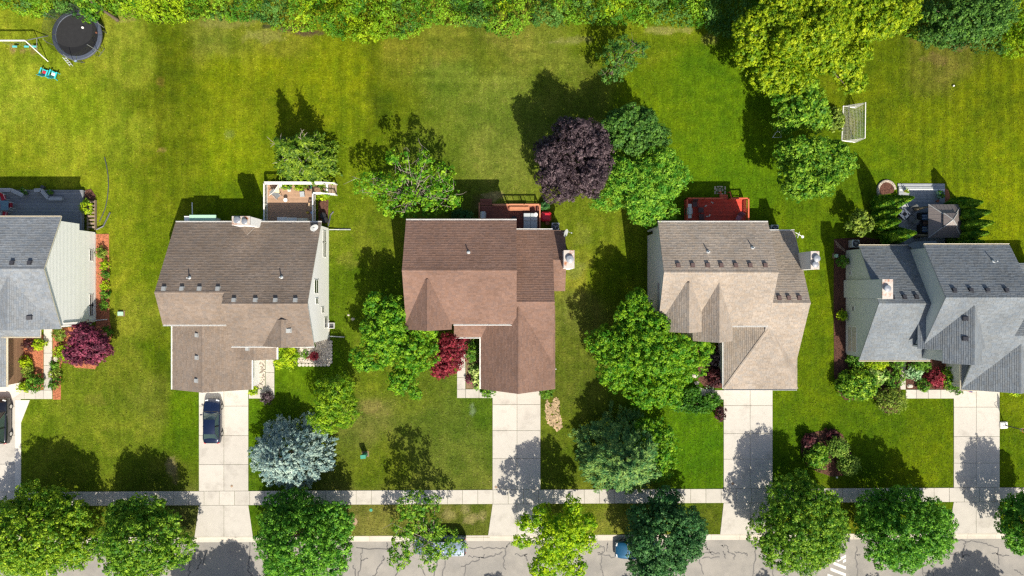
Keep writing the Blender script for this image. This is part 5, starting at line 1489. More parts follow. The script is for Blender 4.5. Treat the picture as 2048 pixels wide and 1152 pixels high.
# ------------------------------------------------------------------ planting beds
def in_poly(x, y, poly):
    c = np.zeros(len(x), bool)
    n = len(poly)
    for i in range(n):
        x0, y0 = poly[i]; x1, y1 = poly[(i + 1) % n]
        hit = ((y0 > y) != (y1 > y)) & (x < (x1 - x0) * (y - y0) / (y1 - y0 + 1e-12) + x0)
        c ^= hit
    return c
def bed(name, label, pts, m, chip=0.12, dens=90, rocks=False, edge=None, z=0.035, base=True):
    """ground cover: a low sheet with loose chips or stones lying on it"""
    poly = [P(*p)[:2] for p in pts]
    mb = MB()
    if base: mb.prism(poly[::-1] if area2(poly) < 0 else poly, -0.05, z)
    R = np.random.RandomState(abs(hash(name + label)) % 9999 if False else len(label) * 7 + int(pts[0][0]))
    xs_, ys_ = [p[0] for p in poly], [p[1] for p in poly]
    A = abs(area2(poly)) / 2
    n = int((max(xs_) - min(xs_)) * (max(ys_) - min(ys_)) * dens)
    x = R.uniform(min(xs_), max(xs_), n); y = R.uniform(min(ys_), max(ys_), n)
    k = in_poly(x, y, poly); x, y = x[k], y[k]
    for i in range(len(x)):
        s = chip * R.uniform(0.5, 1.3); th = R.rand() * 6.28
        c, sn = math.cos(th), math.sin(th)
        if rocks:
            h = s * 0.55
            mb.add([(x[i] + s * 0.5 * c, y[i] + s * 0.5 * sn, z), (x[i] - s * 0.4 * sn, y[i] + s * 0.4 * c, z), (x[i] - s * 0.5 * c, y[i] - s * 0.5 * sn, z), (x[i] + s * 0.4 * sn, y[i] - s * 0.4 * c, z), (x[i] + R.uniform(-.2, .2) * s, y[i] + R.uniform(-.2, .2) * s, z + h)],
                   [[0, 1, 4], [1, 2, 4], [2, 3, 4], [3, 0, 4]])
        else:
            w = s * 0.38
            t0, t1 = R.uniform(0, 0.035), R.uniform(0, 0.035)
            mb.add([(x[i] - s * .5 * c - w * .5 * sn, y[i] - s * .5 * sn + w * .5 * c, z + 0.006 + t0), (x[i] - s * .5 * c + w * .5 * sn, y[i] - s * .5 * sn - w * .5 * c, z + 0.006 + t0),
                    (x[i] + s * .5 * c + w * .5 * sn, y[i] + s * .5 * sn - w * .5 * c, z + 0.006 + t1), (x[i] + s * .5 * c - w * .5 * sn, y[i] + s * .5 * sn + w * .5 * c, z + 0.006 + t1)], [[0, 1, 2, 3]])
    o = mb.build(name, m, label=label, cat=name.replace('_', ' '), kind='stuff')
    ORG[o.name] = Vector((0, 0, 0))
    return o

bed('mulch_bed', 'red mulch bed along the white side wall of the leftmost house', [(192, 468), (218, 468), (219, 640), (225, 668), (215, 700), (190, 738), (150, 735), (128, 700), (112, 680), (112, 655), (192, 655)], MT['redmulch'])
bed('mulch_bed', 'red mulch bed between the brick garage wall and the front walk', [(41, 670), (87, 670), (87, 779), (41, 779)], MT['redmulch'])
bed('mulch_bed', 'narrow red mulch strip on the far side of the leftmost front walk', [(106, 660), (130, 680), (134, 700), (122, 730), (122, 799), (106, 799)], MT['redmulch'])
rb = bed('rock_bed', 'white rock bed with round edging stones at the corner of the white house', [(548, 694), (632, 694), (632, 640), (659, 640), (659, 727), (548, 724)], MT['rock'], 0.2, 45, True)
bed('rock_bed', 'white rock strip between the garage and the front walk', [(508, 716), (530, 716), (530, 774), (508, 778)], MT['rock'], 0.2, 45, True)
bed('mulch_bed', 'bare tan bed with yellow shrubs beside the red-brown garage', [(932, 668), (966, 668), (966, 777), (932, 777)], MT['soil'], 0.1, 60)
bed('straw_patch', 'patch of straw over new seed beside the middle driveway', [(1092, 800), (1100, 806), (1112, 795), (1118, 800), (1121, 830), (1124, 852), (1116, 864), (1104, 852), (1094, 846), (1091, 822)], MT['straw'], 0.30, 62, z=0.012, base=False)
bed('mulch_bed', 'dark mulch bed wrapping the low wing of the grey house', [(1668, 478), (1730, 474), (1760, 480), (1760, 500), (1692, 500), (1692, 710), (1720, 716), (1801, 716), (1801, 788), (1795, 825), (1770, 826), (1752, 800), (1738, 792), (1720, 800), (1690, 800), (1674, 780), (1668, 750), (1667, 600)], MT['darkmulch'])
bed('mulch_bed', 'dark mulch bed with a red shrub between walk and brick porch', [(1812, 716), (1924, 716), (1924, 727), (1890, 728), (1890, 765), (1905, 778), (1812, 778)], MT['darkmulch'])
bed('mulch_bed', 'dark mulch bed under the clipped ball shrubs by the street tree', [(1604, 876), (1618, 866), (1640, 862), (1664, 858), (1684, 868), (1696, 890), (1706, 915), (1704, 936), (1690, 950), (1664, 953), (1636, 944), (1614, 932), (1602, 905)], MT['darkmulch'])
bed('mulch_bed', 'dark mulch bed behind the low hedge of the tan house', [(1395, 690), (1448, 690), (1448, 776), (1412, 776), (1396, 760)], MT['darkmulch'])
bed('mulch_bed', 'dark mulch inside the round stone ring by the patio', [(1757, 382), (1760, 369), (1768, 363), (1780, 365), (1789, 378), (1786, 386), (1762, 390)], MT['darkmulch'])
bed('mulch_bed', 'small mulch corner beside the planters on the patio', [(1880, 372), (1896, 380), (1900, 395), (1890, 410), (1882, 400)], MT['redmulch'])
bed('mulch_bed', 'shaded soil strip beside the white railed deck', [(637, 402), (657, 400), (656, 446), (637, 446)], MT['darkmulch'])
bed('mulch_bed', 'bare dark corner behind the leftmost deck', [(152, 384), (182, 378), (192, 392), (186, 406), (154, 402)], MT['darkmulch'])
for i in range(13):     # edging stones round the rock bed
    x_, y_ = (662, 686 + i * 6.4) if i < 7 else (656 - (i - 7) * 0, 729)
es = [(662, 684 + i * 6.6) for i in range(7)] + [(657 - i * 7.2, 729.5) for i in range(9)]
for (px, py) in es:
    e = MB(); e.lathe(P(px, py), [(0.19, -0.02), (0.19, 0.08), (0.15, 0.11), (0.001, 0.115)], 10); e.build('edging_stone', MT['rock'], rb)
# stone ring
ring = thing('stone_ring', P(1772, 376), 'curved ring of tan garden stones by the patio', 'garden edging')
for i in range(15):
    t = math.radians(205 - i * 13.5)
    px, py = 1773 + 17 * math.cos(t), 381 - 19 * math.sin(t)
    s = MB(); s.rbox(P(px, py, 0.1), (0.36, 0.24, 0.22), 0.04, t + math.pi / 2); s.build('stone', MT['stone'], ring)

# shrubs: (label, px, py, r, z, leaf material, options)
SHR = [
 ('small olive shrub at the top of the side mulch bed', 201, 505, 10, 0.5, 'olive', {}),
 ('bright yellow-green shrub second from the top of the side bed', 211, 530, 8, 0.4, 'brightbox', {}),
 ('small dark green shrub in the middle of the side bed', 210, 549, 7, 0.4, 'box', {}),
 ('yellow-green tuft below the dark shrub of the side bed', 209, 571, 8, 0.4, 'brightbox', {}),
 ('low green shrub in the lower half of the side bed', 210, 589, 8, 0.4, 'box', {}),
 ('dark round shrub near the foot of the side bed', 209, 612, 7, 0.4, 'box', {}),
 ('green shrub at the lower end of the side bed by the purple maple', 214, 664, 9, 0.5, 'box', {}),
 ('burgundy round shrub against the brick garage wall', 59, 690, 11, 0.5, 'darkred', {}),
 ('bright shrub right of the burgundy one at the front walk', 79, 688, 11, 0.5, 'brightbox', {}),
 ('vivid yellow-green shrub in the middle of the garage bed', 51, 725, 10, 0.45, 'brightbox', {}),
 ('dull green tuft below the yellow shrub in the garage bed', 57, 744, 11, 0.4, 'olive', {}),
 ('yellow-green shrub at the bottom corner of the garage bed', 50, 772, 10, 0.45, 'brightbox', {}),
 ('round green shrub at the bottom of the garage bed', 70, 767, 15, 0.7, 'box', {}),
 ('round green shrub at the foot of the walk strip', 111, 768, 10, 0.5, 'box', {}),
 ('low shrub above the round one in the walk strip', 111, 747, 9, 0.35, 'olive', {}),
 ('low green tuft halfway up the walk strip', 110, 730, 8, 0.35, 'box', {}),
 ('large bright shrub between the walk and the purple maple', 127, 704, (20, 18), 0.6, 'brightbox', {}),
 ('green shrub under the front eave of the leftmost house', 118, 668, 11, 0.5, 'olive', {}),
 ('bright golden shrub beside the porch of the white house', 572, 714, (23, 22), 0.9, 'brightbox', {'leaf': 0.16, 'cr': 0.26}),
 ('small red shrub in the white rock bed', 628, 713, 7, 0.35, 'redmaple', {}),
 ('tiny grey-green plant in the white rock bed', 609, 709, 5, 0.2, 'box', {}),
 ('small bright shrub at the corner of the navy sedan driveway', 506, 779, 8, 0.4, 'brightbox', {}),
 ('grey-leaved shrub at the foot of the white house walk', 533, 796, 10, 0.5, 'purple', {}),
 ('egg-shaped clipped green shrub beside the red-brown garage', 945, 703, (13, 19), 1.0, 'box', {'sat': 2, 'rz': 1.0}),
 ('olive shrub behind the egg-shaped one', 952, 681, 8, 0.7, 'olive', {}),
 ('yellow variegated shrub in the tan bed', 951, 741, (11, 14), 0.4, 'hosta', {}),
 ('yellow variegated shrub at the end of the tan bed', 956, 768, (10, 11), 0.4, 'hosta', {}),
 ('small pink flowering plant in the tan bed', 938, 758, 6, 0.25, 'plum', {}),
 ('clipped green box left of the middle driveway', 977, 782, (15, 11), 0.6, 'box', {'sat': 3}),
 ('clipped green box right of the middle driveway', 1095, 785, (14, 11), 0.6, 'box', {'sat': 3}),
 ('burgundy shrub against the tan garage, upper one', 1425, 718, (12, 16), 0.6, 'purple', {}),
 ('burgundy shrub against the tan garage, lower one', 1429, 755, (15, 18), 0.6, 'darkred', {}),
 ('burgundy shrub at the end of the low hedge by the driveway', 1440, 826, (10, 14), 0.5, 'darkred', {}),
 ('blue-green groundcover at the foot of the burgundy shrubs', 1420, 774, (9, 3), 0.15, 'paleshrub', {'sat': 0, 'cr': 0.1, 'leaf': 0.08}),
 ('round clipped shrub by the side wall of the grey house', 1685, 524, (11, 11), 0.8, 'box', {'sat': 2}),
 ('bright shrub below the chimney of the grey house', 1684, 632, (8, 10), 0.6, 'brightbox', {}),
 ('dark green shrub at the front corner of the low wing', 1712, 717, (17, 17), 0.6, 'box', {}),
 ('bright hedge under the front eave of the low wing', 1752, 727, (27, 11), 0.6, 'brightbox', {'sat': 5}),
 ('green hedge at the walk end under the low wing eave', 1793, 727, (14, 11), 0.6, 'box', {'sat': 3}),
 ('large feathery green shrub in the dark mulch bed', 1714, 768, (40, 29), 1.0, 'arbor', {'sat': 8, 'leaf': 0.16, 'cr': 0.3}),
 ('pale yellow broad-leaved plant beside the feathery shrub', 1756, 752, (22, 14), 0.4, 'hosta', {'leaf': 0.2}),
 ('green shrub beside the curved walk', 1788, 757, (17, 19), 0.6, 'box', {}),
 ('large round clipped olive shrub at the lawn edge', 1783, 801, (31, 25), 0.9, 'olive', {'sat': 0, 'dens': 26, 'cr': 0.12, 'per': 10, 'leaf': 0.09, 'rz': 0.85}),
 ('clipped dome shrub by the small front wing', 1840, 730, (23, 12), 0.7, 'box', {'sat': 2}),
 ('pale silver-green leafy plant in the front bed', 1827, 746, (15, 11), 0.35, 'paleshrub', {'leaf': 0.18}),
 ('crimson barberry shrub in the front bed', 1869, 756, (16, 20), 0.6, 'redmaple', {}),
 ('small green shrub left of the crimson one', 1849, 770, 12, 0.45, 'box', {}),
 ('tall green shrub right of the crimson one', 1897, 757, (12, 22), 0.8, 'arbor', {}),
 ('small clipped shrub at the garage corner of the grey house', 1916, 779, (10, 7), 0.4, 'box', {'sat': 2}),
 ('bright low shrub right of the basketball driveway', 2028, 783, (16, 6), 0.4, 'brightbox', {}),
 ('burgundy shrub behind the loose green one by the street tree', 1617, 882, (12, 14), 0.8, 'darkred', {'leaf': 0.14}),
 ('loose green shrub beside the clipped balls', 1633, 912, (21, 25), 1.0, 'maple', {'leaf': 0.15, 'cr': 0.26}),
 ('upper clipped ball shrub by the street tree', 1676, 895, (21, 20), 1.0, 'clip', {'sat': 0, 'dens': 42, 'cr': 0.09, 'per': 9, 'leaf': 0.085, 'rz': 0.9}),
 ('lower clipped ball shrub by the street tree', 1698, 930, (21, 20), 1.0, 'clip', {'sat': 0, 'dens': 42, 'cr': 0.09, 'per': 9, 'leaf': 0.085, 'rz': 0.9}),
 ('small burgundy shrub shaded by the upper ball', 1662, 868, 11, 0.4, 'darkred', {}),
 ('bright leafy plant at the deck stair of the leftmost house', 173, 414, (9, 13), 1.0, 'brightbox', {}),
 ('yellow-green plant under the stair of the white railed deck', 647, 392, (11, 6), 0.5, 'brightbox', {}),
 ('pale grassy shrub beside the soccer goal', 1672, 240, (12, 22), 0.5, 'olive', {'leaf': 0.2}),
 ('dark bush beside the middle deck', 925, 435, (24, 14), 0.6, 'norway', {}),
 ('dark plants under the rail end of the middle deck', 1091, 412, (9, 8), 0.5, 'norway', {}),
]
for (lab, px, py, r, z, m, kw) in SHR:
    rz = kw.pop('rz', None)
    shrub(lab, px, py, r, z, LF[m], rz, **kw)
shrub('low dark green hedge curving in front of the tan house', 1395, 810, (34, 17), 0.55, LF['hedge'], lobes=[(1395, 810, (36, 18), 0.55, 0.5), (1362, 806, (20, 16), 0.55, 0.5), (1385, 785, (20, 14), 0.55, 0.5), (1425, 800, (16, 16), 0.55, 0.5)], name='hedge', cat='hedge', sat=4, dens=14, cr=0.17)

# ------------------------------------------------------------------ loose small things of the gardens
def rockobj(label, px, py, r, m='rock', cat='rock', z=0.05):
    R = np.random.RandomState(int(px * 3 + py))
    mb = MB(); prof = []
    c = P(px, py)
    vs, fs, n = [], [], 9
    for k, (rr, zz) in enumerate(((1.0, 0.0), (0.95, 0.35), (0.55, 0.7))):
        for j in range(n):
            a = 6.283 * j / n; q = r * rr * R.uniform(0.8, 1.15)
            vs.append((c[0] + q * math.cos(a), c[1] + q * 0.7 * math.sin(a), z - 0.05 + zz * r * 0.8))
    for k in range(2):
        fs += [[k * n + j, k * n + (j + 1) % n, (k + 1) * n + (j + 1) % n, (k + 1) * n + j] for j in range(n)]
    fs.append([2 * n + j for j in range(n)])
    mb.add(vs, fs)
    return mb.single('rock', MT[m], label, cat, smooth=False)
rockobj('white boulder in the dark front bed of the grey house', 1819, 772, 0.32)
rockobj('white stone by the big maple and burgundy shrub, upper one', 1390, 751, 0.35)
rockobj('white stone by the big maple and burgundy shrub, lower one', 1393, 766, 0.3)
rockobj('pale stone in the grass right of the white house, left one', 697, 630, 0.16)
rockobj('pale stone in the grass right of the white house, right one', 706, 638, 0.2)
disc('drain_cover', 651, 381, 0.22, 'stone', 'round stepping disc at the foot of the white deck stair', 'stepping stone')

def utility_box(label, px, py, w, d, hh, m='greenbox', rz=0.1):
    c = P(px, py)
    t = thing('utility_box', c, label, 'utility box')
    b = MB(); b.rbox((c[0], c[1], hh / 2), (w, d, hh), 0.03, rz); b.build('cabinet', MT[m], t)
    b = MB(); b.rbox((c[0], c[1], hh + 0.02), (w + 0.06, d + 0.06, 0.05), 0.02, rz); b.build('lid', MT[m], t)
    b = MB(); b.box((c[0], c[1], 0.02), (w + 0.25, d + 0.25, 0.06), rz); b.build('pad', MT['soil'], t)
utility_box('green utility box on the lawn of the red-brown house', 731, 908, 0.5, 0.34, 1.15)
utility_box('pale green flat utility box on the lawn by the leftmost house', 243, 627, 0.5, 0.36, 0.22, 'palegreen', 0.0)
utility_box('small pale green utility box by the low wing mulch bed', 1669, 512, 0.22, 0.3, 0.5, 'palegreen', 0.0)

def ac_unit(label, px, py, z=0.8, rz=0.0):
    c = (PX(px, z), PY(py, z), 0)
    t = thing('air_conditioner', c, label, 'air conditioner')
    b = MB(); b.rbox((c[0], c[1], z / 2), (0.8, 0.8, z), 0.05, rz); b.build('casing', MT['lightgrey'], t)
    b = MB(); b.lathe((c[0], c[1], z), [(0.34, 0.004), (0.34, 0.02), (0.001, 0.02)], 20); b.build('fan_opening', MT['black'], t)
    for i in range(3):
        b = MB(); a = i * 2.094 + 0.4
        b.box((c[0] + 0.15 * math.cos(a), c[1] + 0.15 * math.sin(a), z + 0.03), (0.26, 0.12, 0.012), a, ry=0.2); b.build('fan_blade', MT['grey'], t)
    b = MB()
    for i in range(12):
        a = i * 0.5236; b.bar((c[0], c[1], z + 0.055), (c[0] + 0.36 * math.cos(a), c[1] + 0.36 * math.sin(a), z + 0.045), 0.008)
    for r in (0.12, 0.24, 0.36):
        b.tube([(c[0] + r * math.cos(k * 0.4189), c[1] + r * math.sin(k * 0.4189), z + 0.05) for k in range(16)], 0.005, 4)
    b.build('grille', MT['grey'], t)
ac_unit('air conditioner behind the red-brown house beside the red cover', 1111, 453)
ac_unit('air conditioner behind the tan house', 1550, 457)
ac_unit('air conditioner in the dark mulch bed of the grey house', 1712, 487)

# window well and downspout guards beside the white house
t = thing('window_well', P(664, 651), 'small white-rimmed window well beside the white house', 'window well')
b = MB()
for (dx, dy, w, d) in ((0, 0.27, 0.62, 0.05), (0, -0.27, 0.62, 0.05), (0.28, 0, 0.05, 0.5), (-0.28, 0, 0.05, 0.5)):
    c = P(664, 651); b.box((c[0] + dx, c[1] + dy, 0.14), (w, d, 0.28))
b.build('rim', MT['white'], t)
b = MB(); c = P(664, 651); b.box((c[0], c[1], 0.04), (0.5, 0.48, 0.05)); b.build('well_floor', MT['darkgrey'], t)

# flexible drain hoses
b = MB(); b.tube([P(x, y, 0.05) for x, y in ((209, 314), (213, 330), (216, 350), (217, 372), (215, 395), (211, 415), (205, 430), (199, 443))], 0.045, 7)
b.single('drain_hose', MT['darkgrey'], 'long thin dark hose curving across the lawn by the leftmost deck', 'hose')

# birdbath
c = P(122, 716)
t = thing('birdbath', c, 'stone birdbath between the front walk and purple maple', 'birdbath')
b = MB(); b.lathe(c, [(0.16, 0), (0.1, 0.08), (0.07, 0.5), (0.12, 0.62)], 14); b.build('pedestal', MT['stone'], t)
b = MB(); b.lathe((c[0], c[1], 0.6), [(0.1, 0), (0.28, 0.08), (0.3, 0.13), (0.24, 0.13), (0.18, 0.07), (0.001, 0.06)], 18); b.build('basin', MT['stone'], t)

# ------------------------------------------------------------------ decks
def board_mat(name, rgb, rgb2=None):
    return mat(name, rgb, 0.75, 0.14, 3.0, objvar=0.12, rgb2=rgb2, s2=2.0, mix2=0.55, fine=0.1)
D_GREY = board_mat('grey_deck_board', (0.25, 0.26, 0.28))
D_TAN = board_mat('tan_deck_board', (0.44, 0.28, 0.185))
D_RED = board_mat('red_stained_board', (0.68, 0.075, 0.045), (0.58, 0.085, 0.055))
D_BROWN = board_mat('red_brown_board', (0.255, 0.085, 0.06))
D_COMP = board_mat('grey_composite_board', (0.33, 0.355, 0.375))
R_CEDAR = board_mat('cedar_rail', (0.52, 0.22, 0.12))
R_RED = board_mat('red_rail', (0.60, 0.12, 0.065))

def planks(parent, x0, x1, y0, y1, z, m, w=0.145, along='x', name='plank'):
    """single boards with gaps, sharing one mesh"""
    n = max(1, int(round(((y1 - y0) if along == 'x' else (x1 - x0)) / w)))
    st = ((y1 - y0) if along == 'x' else (x1 - x0)) / n
    L = (x1 - x0) if along == 'x' else (y1 - y0)
    b = MB()
    b.rbox((0, 0, 0), (L, st - 0.014, 0.035), 0.006, 0 if along == 'x' else math.pi / 2)
    me = b.mesh(name, m)
    for i in range(n):
        if along == 'x': loc = ((x0 + x1) / 2, y0 + st * (i + 0.5), z - 0.0175 + rs.uniform(-0.002, 0.002))
        else: loc = (x0 + st * (i + 0.5), (y0 + y1) / 2, z - 0.0175 + rs.uniform(-0.002, 0.002))
        link(name, me, parent, loc)

def deck(label, x0, x1, y0, y1, z, m, name='deck', w=0.145):
    t = thing(name, ((x0 + x1) / 2, (y0 + y1) / 2, 0), label, 'deck')
    planks(t, x0, x1, y0, y1, z, m, w)
    b = MB()
    zb = z - 0.045
    for (a, c) in (((x0, y0), (x1, y0)), ((x1, y0), (x1, y1)), ((x1, y1), (x0, y1)), ((x0, y1), (x0, y0))):
        b.bar((a[0], a[1], zb - 0.1), (c[0], c[1], zb - 0.1), 0.04, 0.2)
    k = 6
    for i in range(1, k):
        xx = x0 + (x1 - x0) * i / k
        b.bar((xx, y0, zb - 0.1), (xx, y1, zb - 0.1), 0.04, 0.18)
    for xx in (x0 + 0.08, (x0 + x1) / 2, x1 - 0.08):
        for yy in (y0 + 0.08, y1 - 0.08):
            b.box((xx, yy, (zb - 0.1) / 2), (0.12, 0.12, max(0.05, zb - 0.1)))
    b.build('frame', m, t)
    return t

def railing(t, a, b_, z, hh, m, posts=True, bal=0.13, top_w=0.14, bal_m=None, cap=None):
    """rail from a to b (xy): top and bottom rail, posts, single balusters"""
    a, b_ = Vector((a[0], a[1], 0)), Vector((b_[0], b_[1], 0))
    L = (b_ - a).length; d = (b_ - a).normalized()
    u = Vector((0, 0, 1))
    r = MB(); r.bar(a + u * (z + hh), b_ + u * (z + hh), top_w, 0.045); r.build('top_rail', cap or m, t)
    r = MB(); r.bar(a + u * (z + 0.1), b_ + u * (z + 0.1), 0.05, 0.07); r.build('bottom_rail', m, t)
    if posts:
        n = max(1, int(round(L / 1.9)))
        for i in range(n + 1):
            p = a + d * (L * i / n)
            q = MB(); q.box((p.x, p.y, z + hh / 2), (0.1, 0.1, hh)); q.box((p.x, p.y, z + hh + 0.045), (0.15, 0.15, 0.05), taper=0.6); q.build('post', m, t)
    if bal:
        n = int(L / bal)
        q = MB(); q.box((0, 0, 0), (0.038, 0.038, hh - 0.14)); me = q.mesh('baluster', bal_m or m)
        for i in range(1, n):
            p = a + d * (L * i / n)
            link('baluster', me, t, (p.x, p.y, z + 0.12 + (hh - 0.14) / 2))

# deck of the leftmost house
z = 0.55
x0, x1, y0, y1 = -58, PX(165, z), PY(470, z), PY(380, z)
t = deck('long grey board deck behind the leftmost house', x0, x1, y0, y1, z, D_GREY)
railing(t, (x1 + 0.02, PY(458, 1)), (x1 + 0.02, PY(412, 1)), z, 0.25, D_GREY, False, 0)
def bench(label, pts, z0, m, hgt=0.45, w=0.4, back=None, t=None):
    """slatted bench following a line of points"""
    c = Vector((pts[0][0], pts[0][1], z0))
    tt_ = thing('deck_bench', c, label, 'bench')
    for i in range(3):
        b = MB()
        for (p, q) in zip(pts[:-1], pts[1:]):
            P0, P1 = Vector((p[0], p[1], z0 + hgt)), Vector((q[0], q[1], z0 + hgt))
            d = (P1 - P0).normalized(); sd_ = Vector((-d.y, d.x, 0))
            b.bar(P0 + sd_ * ((i - 1) * w / 3), P1 + sd_ * ((i - 1) * w / 3), w / 3 - 0.015, 0.04)
        b.build('seat_slat', m, tt_)
    for (p, q) in zip(pts[:-1], pts[1:]):
        for f in (0.1, 0.9):
            b = MB(); b.box((p[0] + (q[0] - p[0]) * f, p[1] + (q[1] - p[1]) * f, z0 + hgt / 2), (0.1, w * 0.8, hgt)); b.build('leg', m, tt_)
    if back:
        b = MB()
        for (p, q) in zip(pts[:-1], pts[1:]):
            d = (Vector(q) - Vector(p)).normalized(); sd_ = Vector((-d.y, d.x, 0)) * back
            b.bar(Vector((p[0], p[1], z0 + hgt + 0.35)) + sd_, Vector((q[0], q[1], z0 + hgt + 0.35)) + sd_, 0.06, 0.2)
        b.build('backrest', m, tt_)
D_BENCH = board_mat('light_grey_bench', (0.40, 0.41, 0.43))
bench('angled grey bench along the back edge of the leftmost deck', [P(68, 381, 1)[:2], P(82, 380, 1)[:2], P(97, 397, 1)[:2], P(124, 397, 1)[:2]], z, D_BENCH)
bench('short grey bench at the left end of the leftmost deck', [P(-20, 380, 1)[:2], P(22, 380, 1)[:2], P(46, 391, 1)[:2]], z, D_BENCH)
for i in range(4):     # stair from the deck down to the lawn
    pass
st = thing('deck_stair', (PX(184), PY(430), 0), 'weathered brown slatted stair at the end of the leftmost deck', 'stairs')
MT['oldwood'] = board_mat('weathered_brown_board', (0.30, 0.22, 0.16))
for i in range(8):
    b = MB(); b.rbox((PX(183, 0.3), PY(404 + i * 7.2, 0.3), 0.42 - 0.03 * (i % 3)), (0.75, 0.2, 0.05), 0.01); b.build('tread', MT['oldwood'], st)
for dx in (-0.4, 0.4):
    b = MB(); b.bar((PX(183, 0.3) + dx, PY(400, 0.3), 0.25), (PX(183, 0.3) + dx, PY(460, 0.3), 0.25), 0.05, 0.3); b.build('stringer', MT['oldwood'], st)

def patio_chair(label, px, py, z, rz, m, fm='white', sc=1.0, group=None):
    c = Vector((PX(px, z + 0.4), PY(py, z + 0.4), z))
    t = thing('patio_chair', c, label, 'chair', group)
    R_ = Matrix.Rotation(rz, 3, 'Z')
    def T(v): return c + R_ @ (Vector(v) * sc)
    b = MB(); b.add([T(v) for v in ((-.24, -.24, .4), (.24, -.24, .4), (.24, .24, .38), (-.24, .24, .38), (-.24, -.24, .44), (.24, -.24, .44), (.24, .24, .42), (-.24, .24, .42))], [[3, 2, 1, 0], [4, 5, 6, 7], [0, 1, 5, 4], [1, 2, 6, 5], [2, 3, 7, 6], [3, 0, 4, 7]]); b.build('seat', m, t)
    b = MB(); b.add([T(v) for v in ((-.24, .24, .42), (.24, .24, .42), (.24, .46, .95), (-.24, .46, .95), (-.24, .29, .42), (.24, .29, .42), (.24, .51, .95), (-.24, .51, .95))], [[3, 2, 1, 0], [4, 5, 6, 7], [0, 1, 5, 4], [1, 2, 6, 5], [2, 3, 7, 6], [3, 0, 4, 7]]); b.build('backrest', m, t)
    for s in (-1, 1):
        b = MB(); b.tube([T((s * .27, -.26, 0)), T((s * .27, -.24, .62)), T((s * .27, .28, .64)), T((s * .27, .3, 0))], 0.022, 6); b.build('arm_frame', MT[fm], t)
        b = MB(); b.tube([T((s * .25, .26, .4)), T((s * .25, .5, .98))], 0.022, 6); b.build('back_post', MT[fm], t)
    return t
RED = simple('red_fabric', (0.50, 0.02, 0.045), 0.8)
BLUEGREY = simple('blue_grey_table', (0.16, 0.27, 0.34), 0.3)
patio_chair('red patio chair above the blue table on the leftmost deck', 7, 396, z, 0.35, RED)
patio_chair('red patio chair right of the blue table on the leftmost deck', 20, 411, z, -1.57, RED)
patio_chair('red patio chair below the blue table nearest the eave', 10, 428, z, 3.0, RED)
patio_chair('red patio chair at the left edge beside the blue table', -2, 413, z, 1.57, RED)
def table(label, c, w, d, hh, m, lm, rz=0, name='patio_table'):
    t = thing(name, c, label, 'table')
    b = MB(); b.rbox((c[0], c[1], c[2] + hh), (w, d, 0.04), 0.015, rz); b.build('table_top', m, t)
    R_ = Matrix.Rotation(rz, 3, 'Z')
    for sx in (-1, 1):
        for sy in (-1, 1):
            p = R_ @ Vector((sx * (w / 2 - 0.08), sy * (d / 2 - 0.08), 0))
            b = MB(); b.box((c[0] + p.x, c[1] + p.y, c[2] + hh / 2), (0.05, 0.05, hh)); b.build('leg', lm, t)
    return t
table('blue-grey glass patio table among the red chairs', (PX(9, z + .7), PY(411, z + .7), z), 0.85, 1.0, 0.72, BLUEGREY, MT['white'])
def pot(label, px, py, z, r, hh, m, leafm=None, name='planter', lr=1.2):
    c = (PX(px, z + hh), PY(py, z + hh), z)
    t = thing(name, c, label, 'planter')
    b = MB(); b.lathe(c, [(r * 0.75, 0), (r, hh), (r * 0.9, hh), (r * 0.85, hh - 0.04), (0.001, hh - 0.04)], 14); b.build('pot', m, t)
    if leafm:
        R = np.random.RandomState(int(px * 7 + py))
        Q, C = crown_quads(R, [(c[0], c[1], z + hh + r * 0.35, r * lr, r * lr, r * 0.9)], 26, 9, 0.1, 0.12, 0.4, -0.3, 0.2)
        link('foliage', quads_mesh('foliage', Q, leafm, c), t)
TERRA = simple('terracotta', (0.40, 0.15, 0.08), 0.8)
pot('white pot with greenery at the bench end of the leftmost deck', 46, 380, z, 0.17, 0.3, MT['white'], LF['box'])
pot('dark pot with greenery beside the leftmost deck', 51, 386, z, 0.16, 0.3, MT['darkgrey'], LF['box'])
pot('dark pot behind the angled bench', 84, 374, 0.3, 0.2, 0.4, MT['darkgrey'])
pot('dark pot at the corner of the angled bench', 103, 384, 0.3, 0.2, 0.4, MT['darkgrey'], LF['box'])

# white-railed deck
z = 0.62
x0, x1, y0, y1 = PX(535, z), PX(630, z), PY(450, z), PY(369, z)
t = deck('tan board deck with white railing behind the white house', x0, x1, y0, y1, z, D_TAN)
tl = thing('deck_landing', (PX(640, z), PY(377, z), 0), 'small tan landing of the white railed deck', 'landing')
planks(tl, x1 + 0.02, PX(650, z), PY(389, z), PY(368, z), z, D_TAN)
railing(t, (x0, y1), (PX(650, z), y1), z, 0.98, MT['white'], top_w=0.3)
railing(t, (x0, y0), (x0, y1), z, 0.98, MT['white'], top_w=0.13)
railing(t, (x1 + 0.05, y0), (x1 + 0.05, PY(389, z)), z, 0.98, MT['white'], top_w=0.13)
railing(t, (x1 + 0.05, PY(389, z)), (PX(650, z), PY(389, z)), z, 0.98, MT['white'], top_w=0.2)
ws = thing('deck_stair', (PX(656, .3), PY(377, .3), 0), 'white stair with four treads at the end of the tan deck', 'stairs')
for i in range(4):
    b = MB(); zz = z - 0.13 * (i + 1)
    b.rbox((PX(651, z) + 0.26 * i + 0.12, PY(378, 0.4), zz), (0.24, 1.0, 0.04), 0.01); b.build('tread', MT['white'] if i in (0,) else MT['oldwood'], ws)
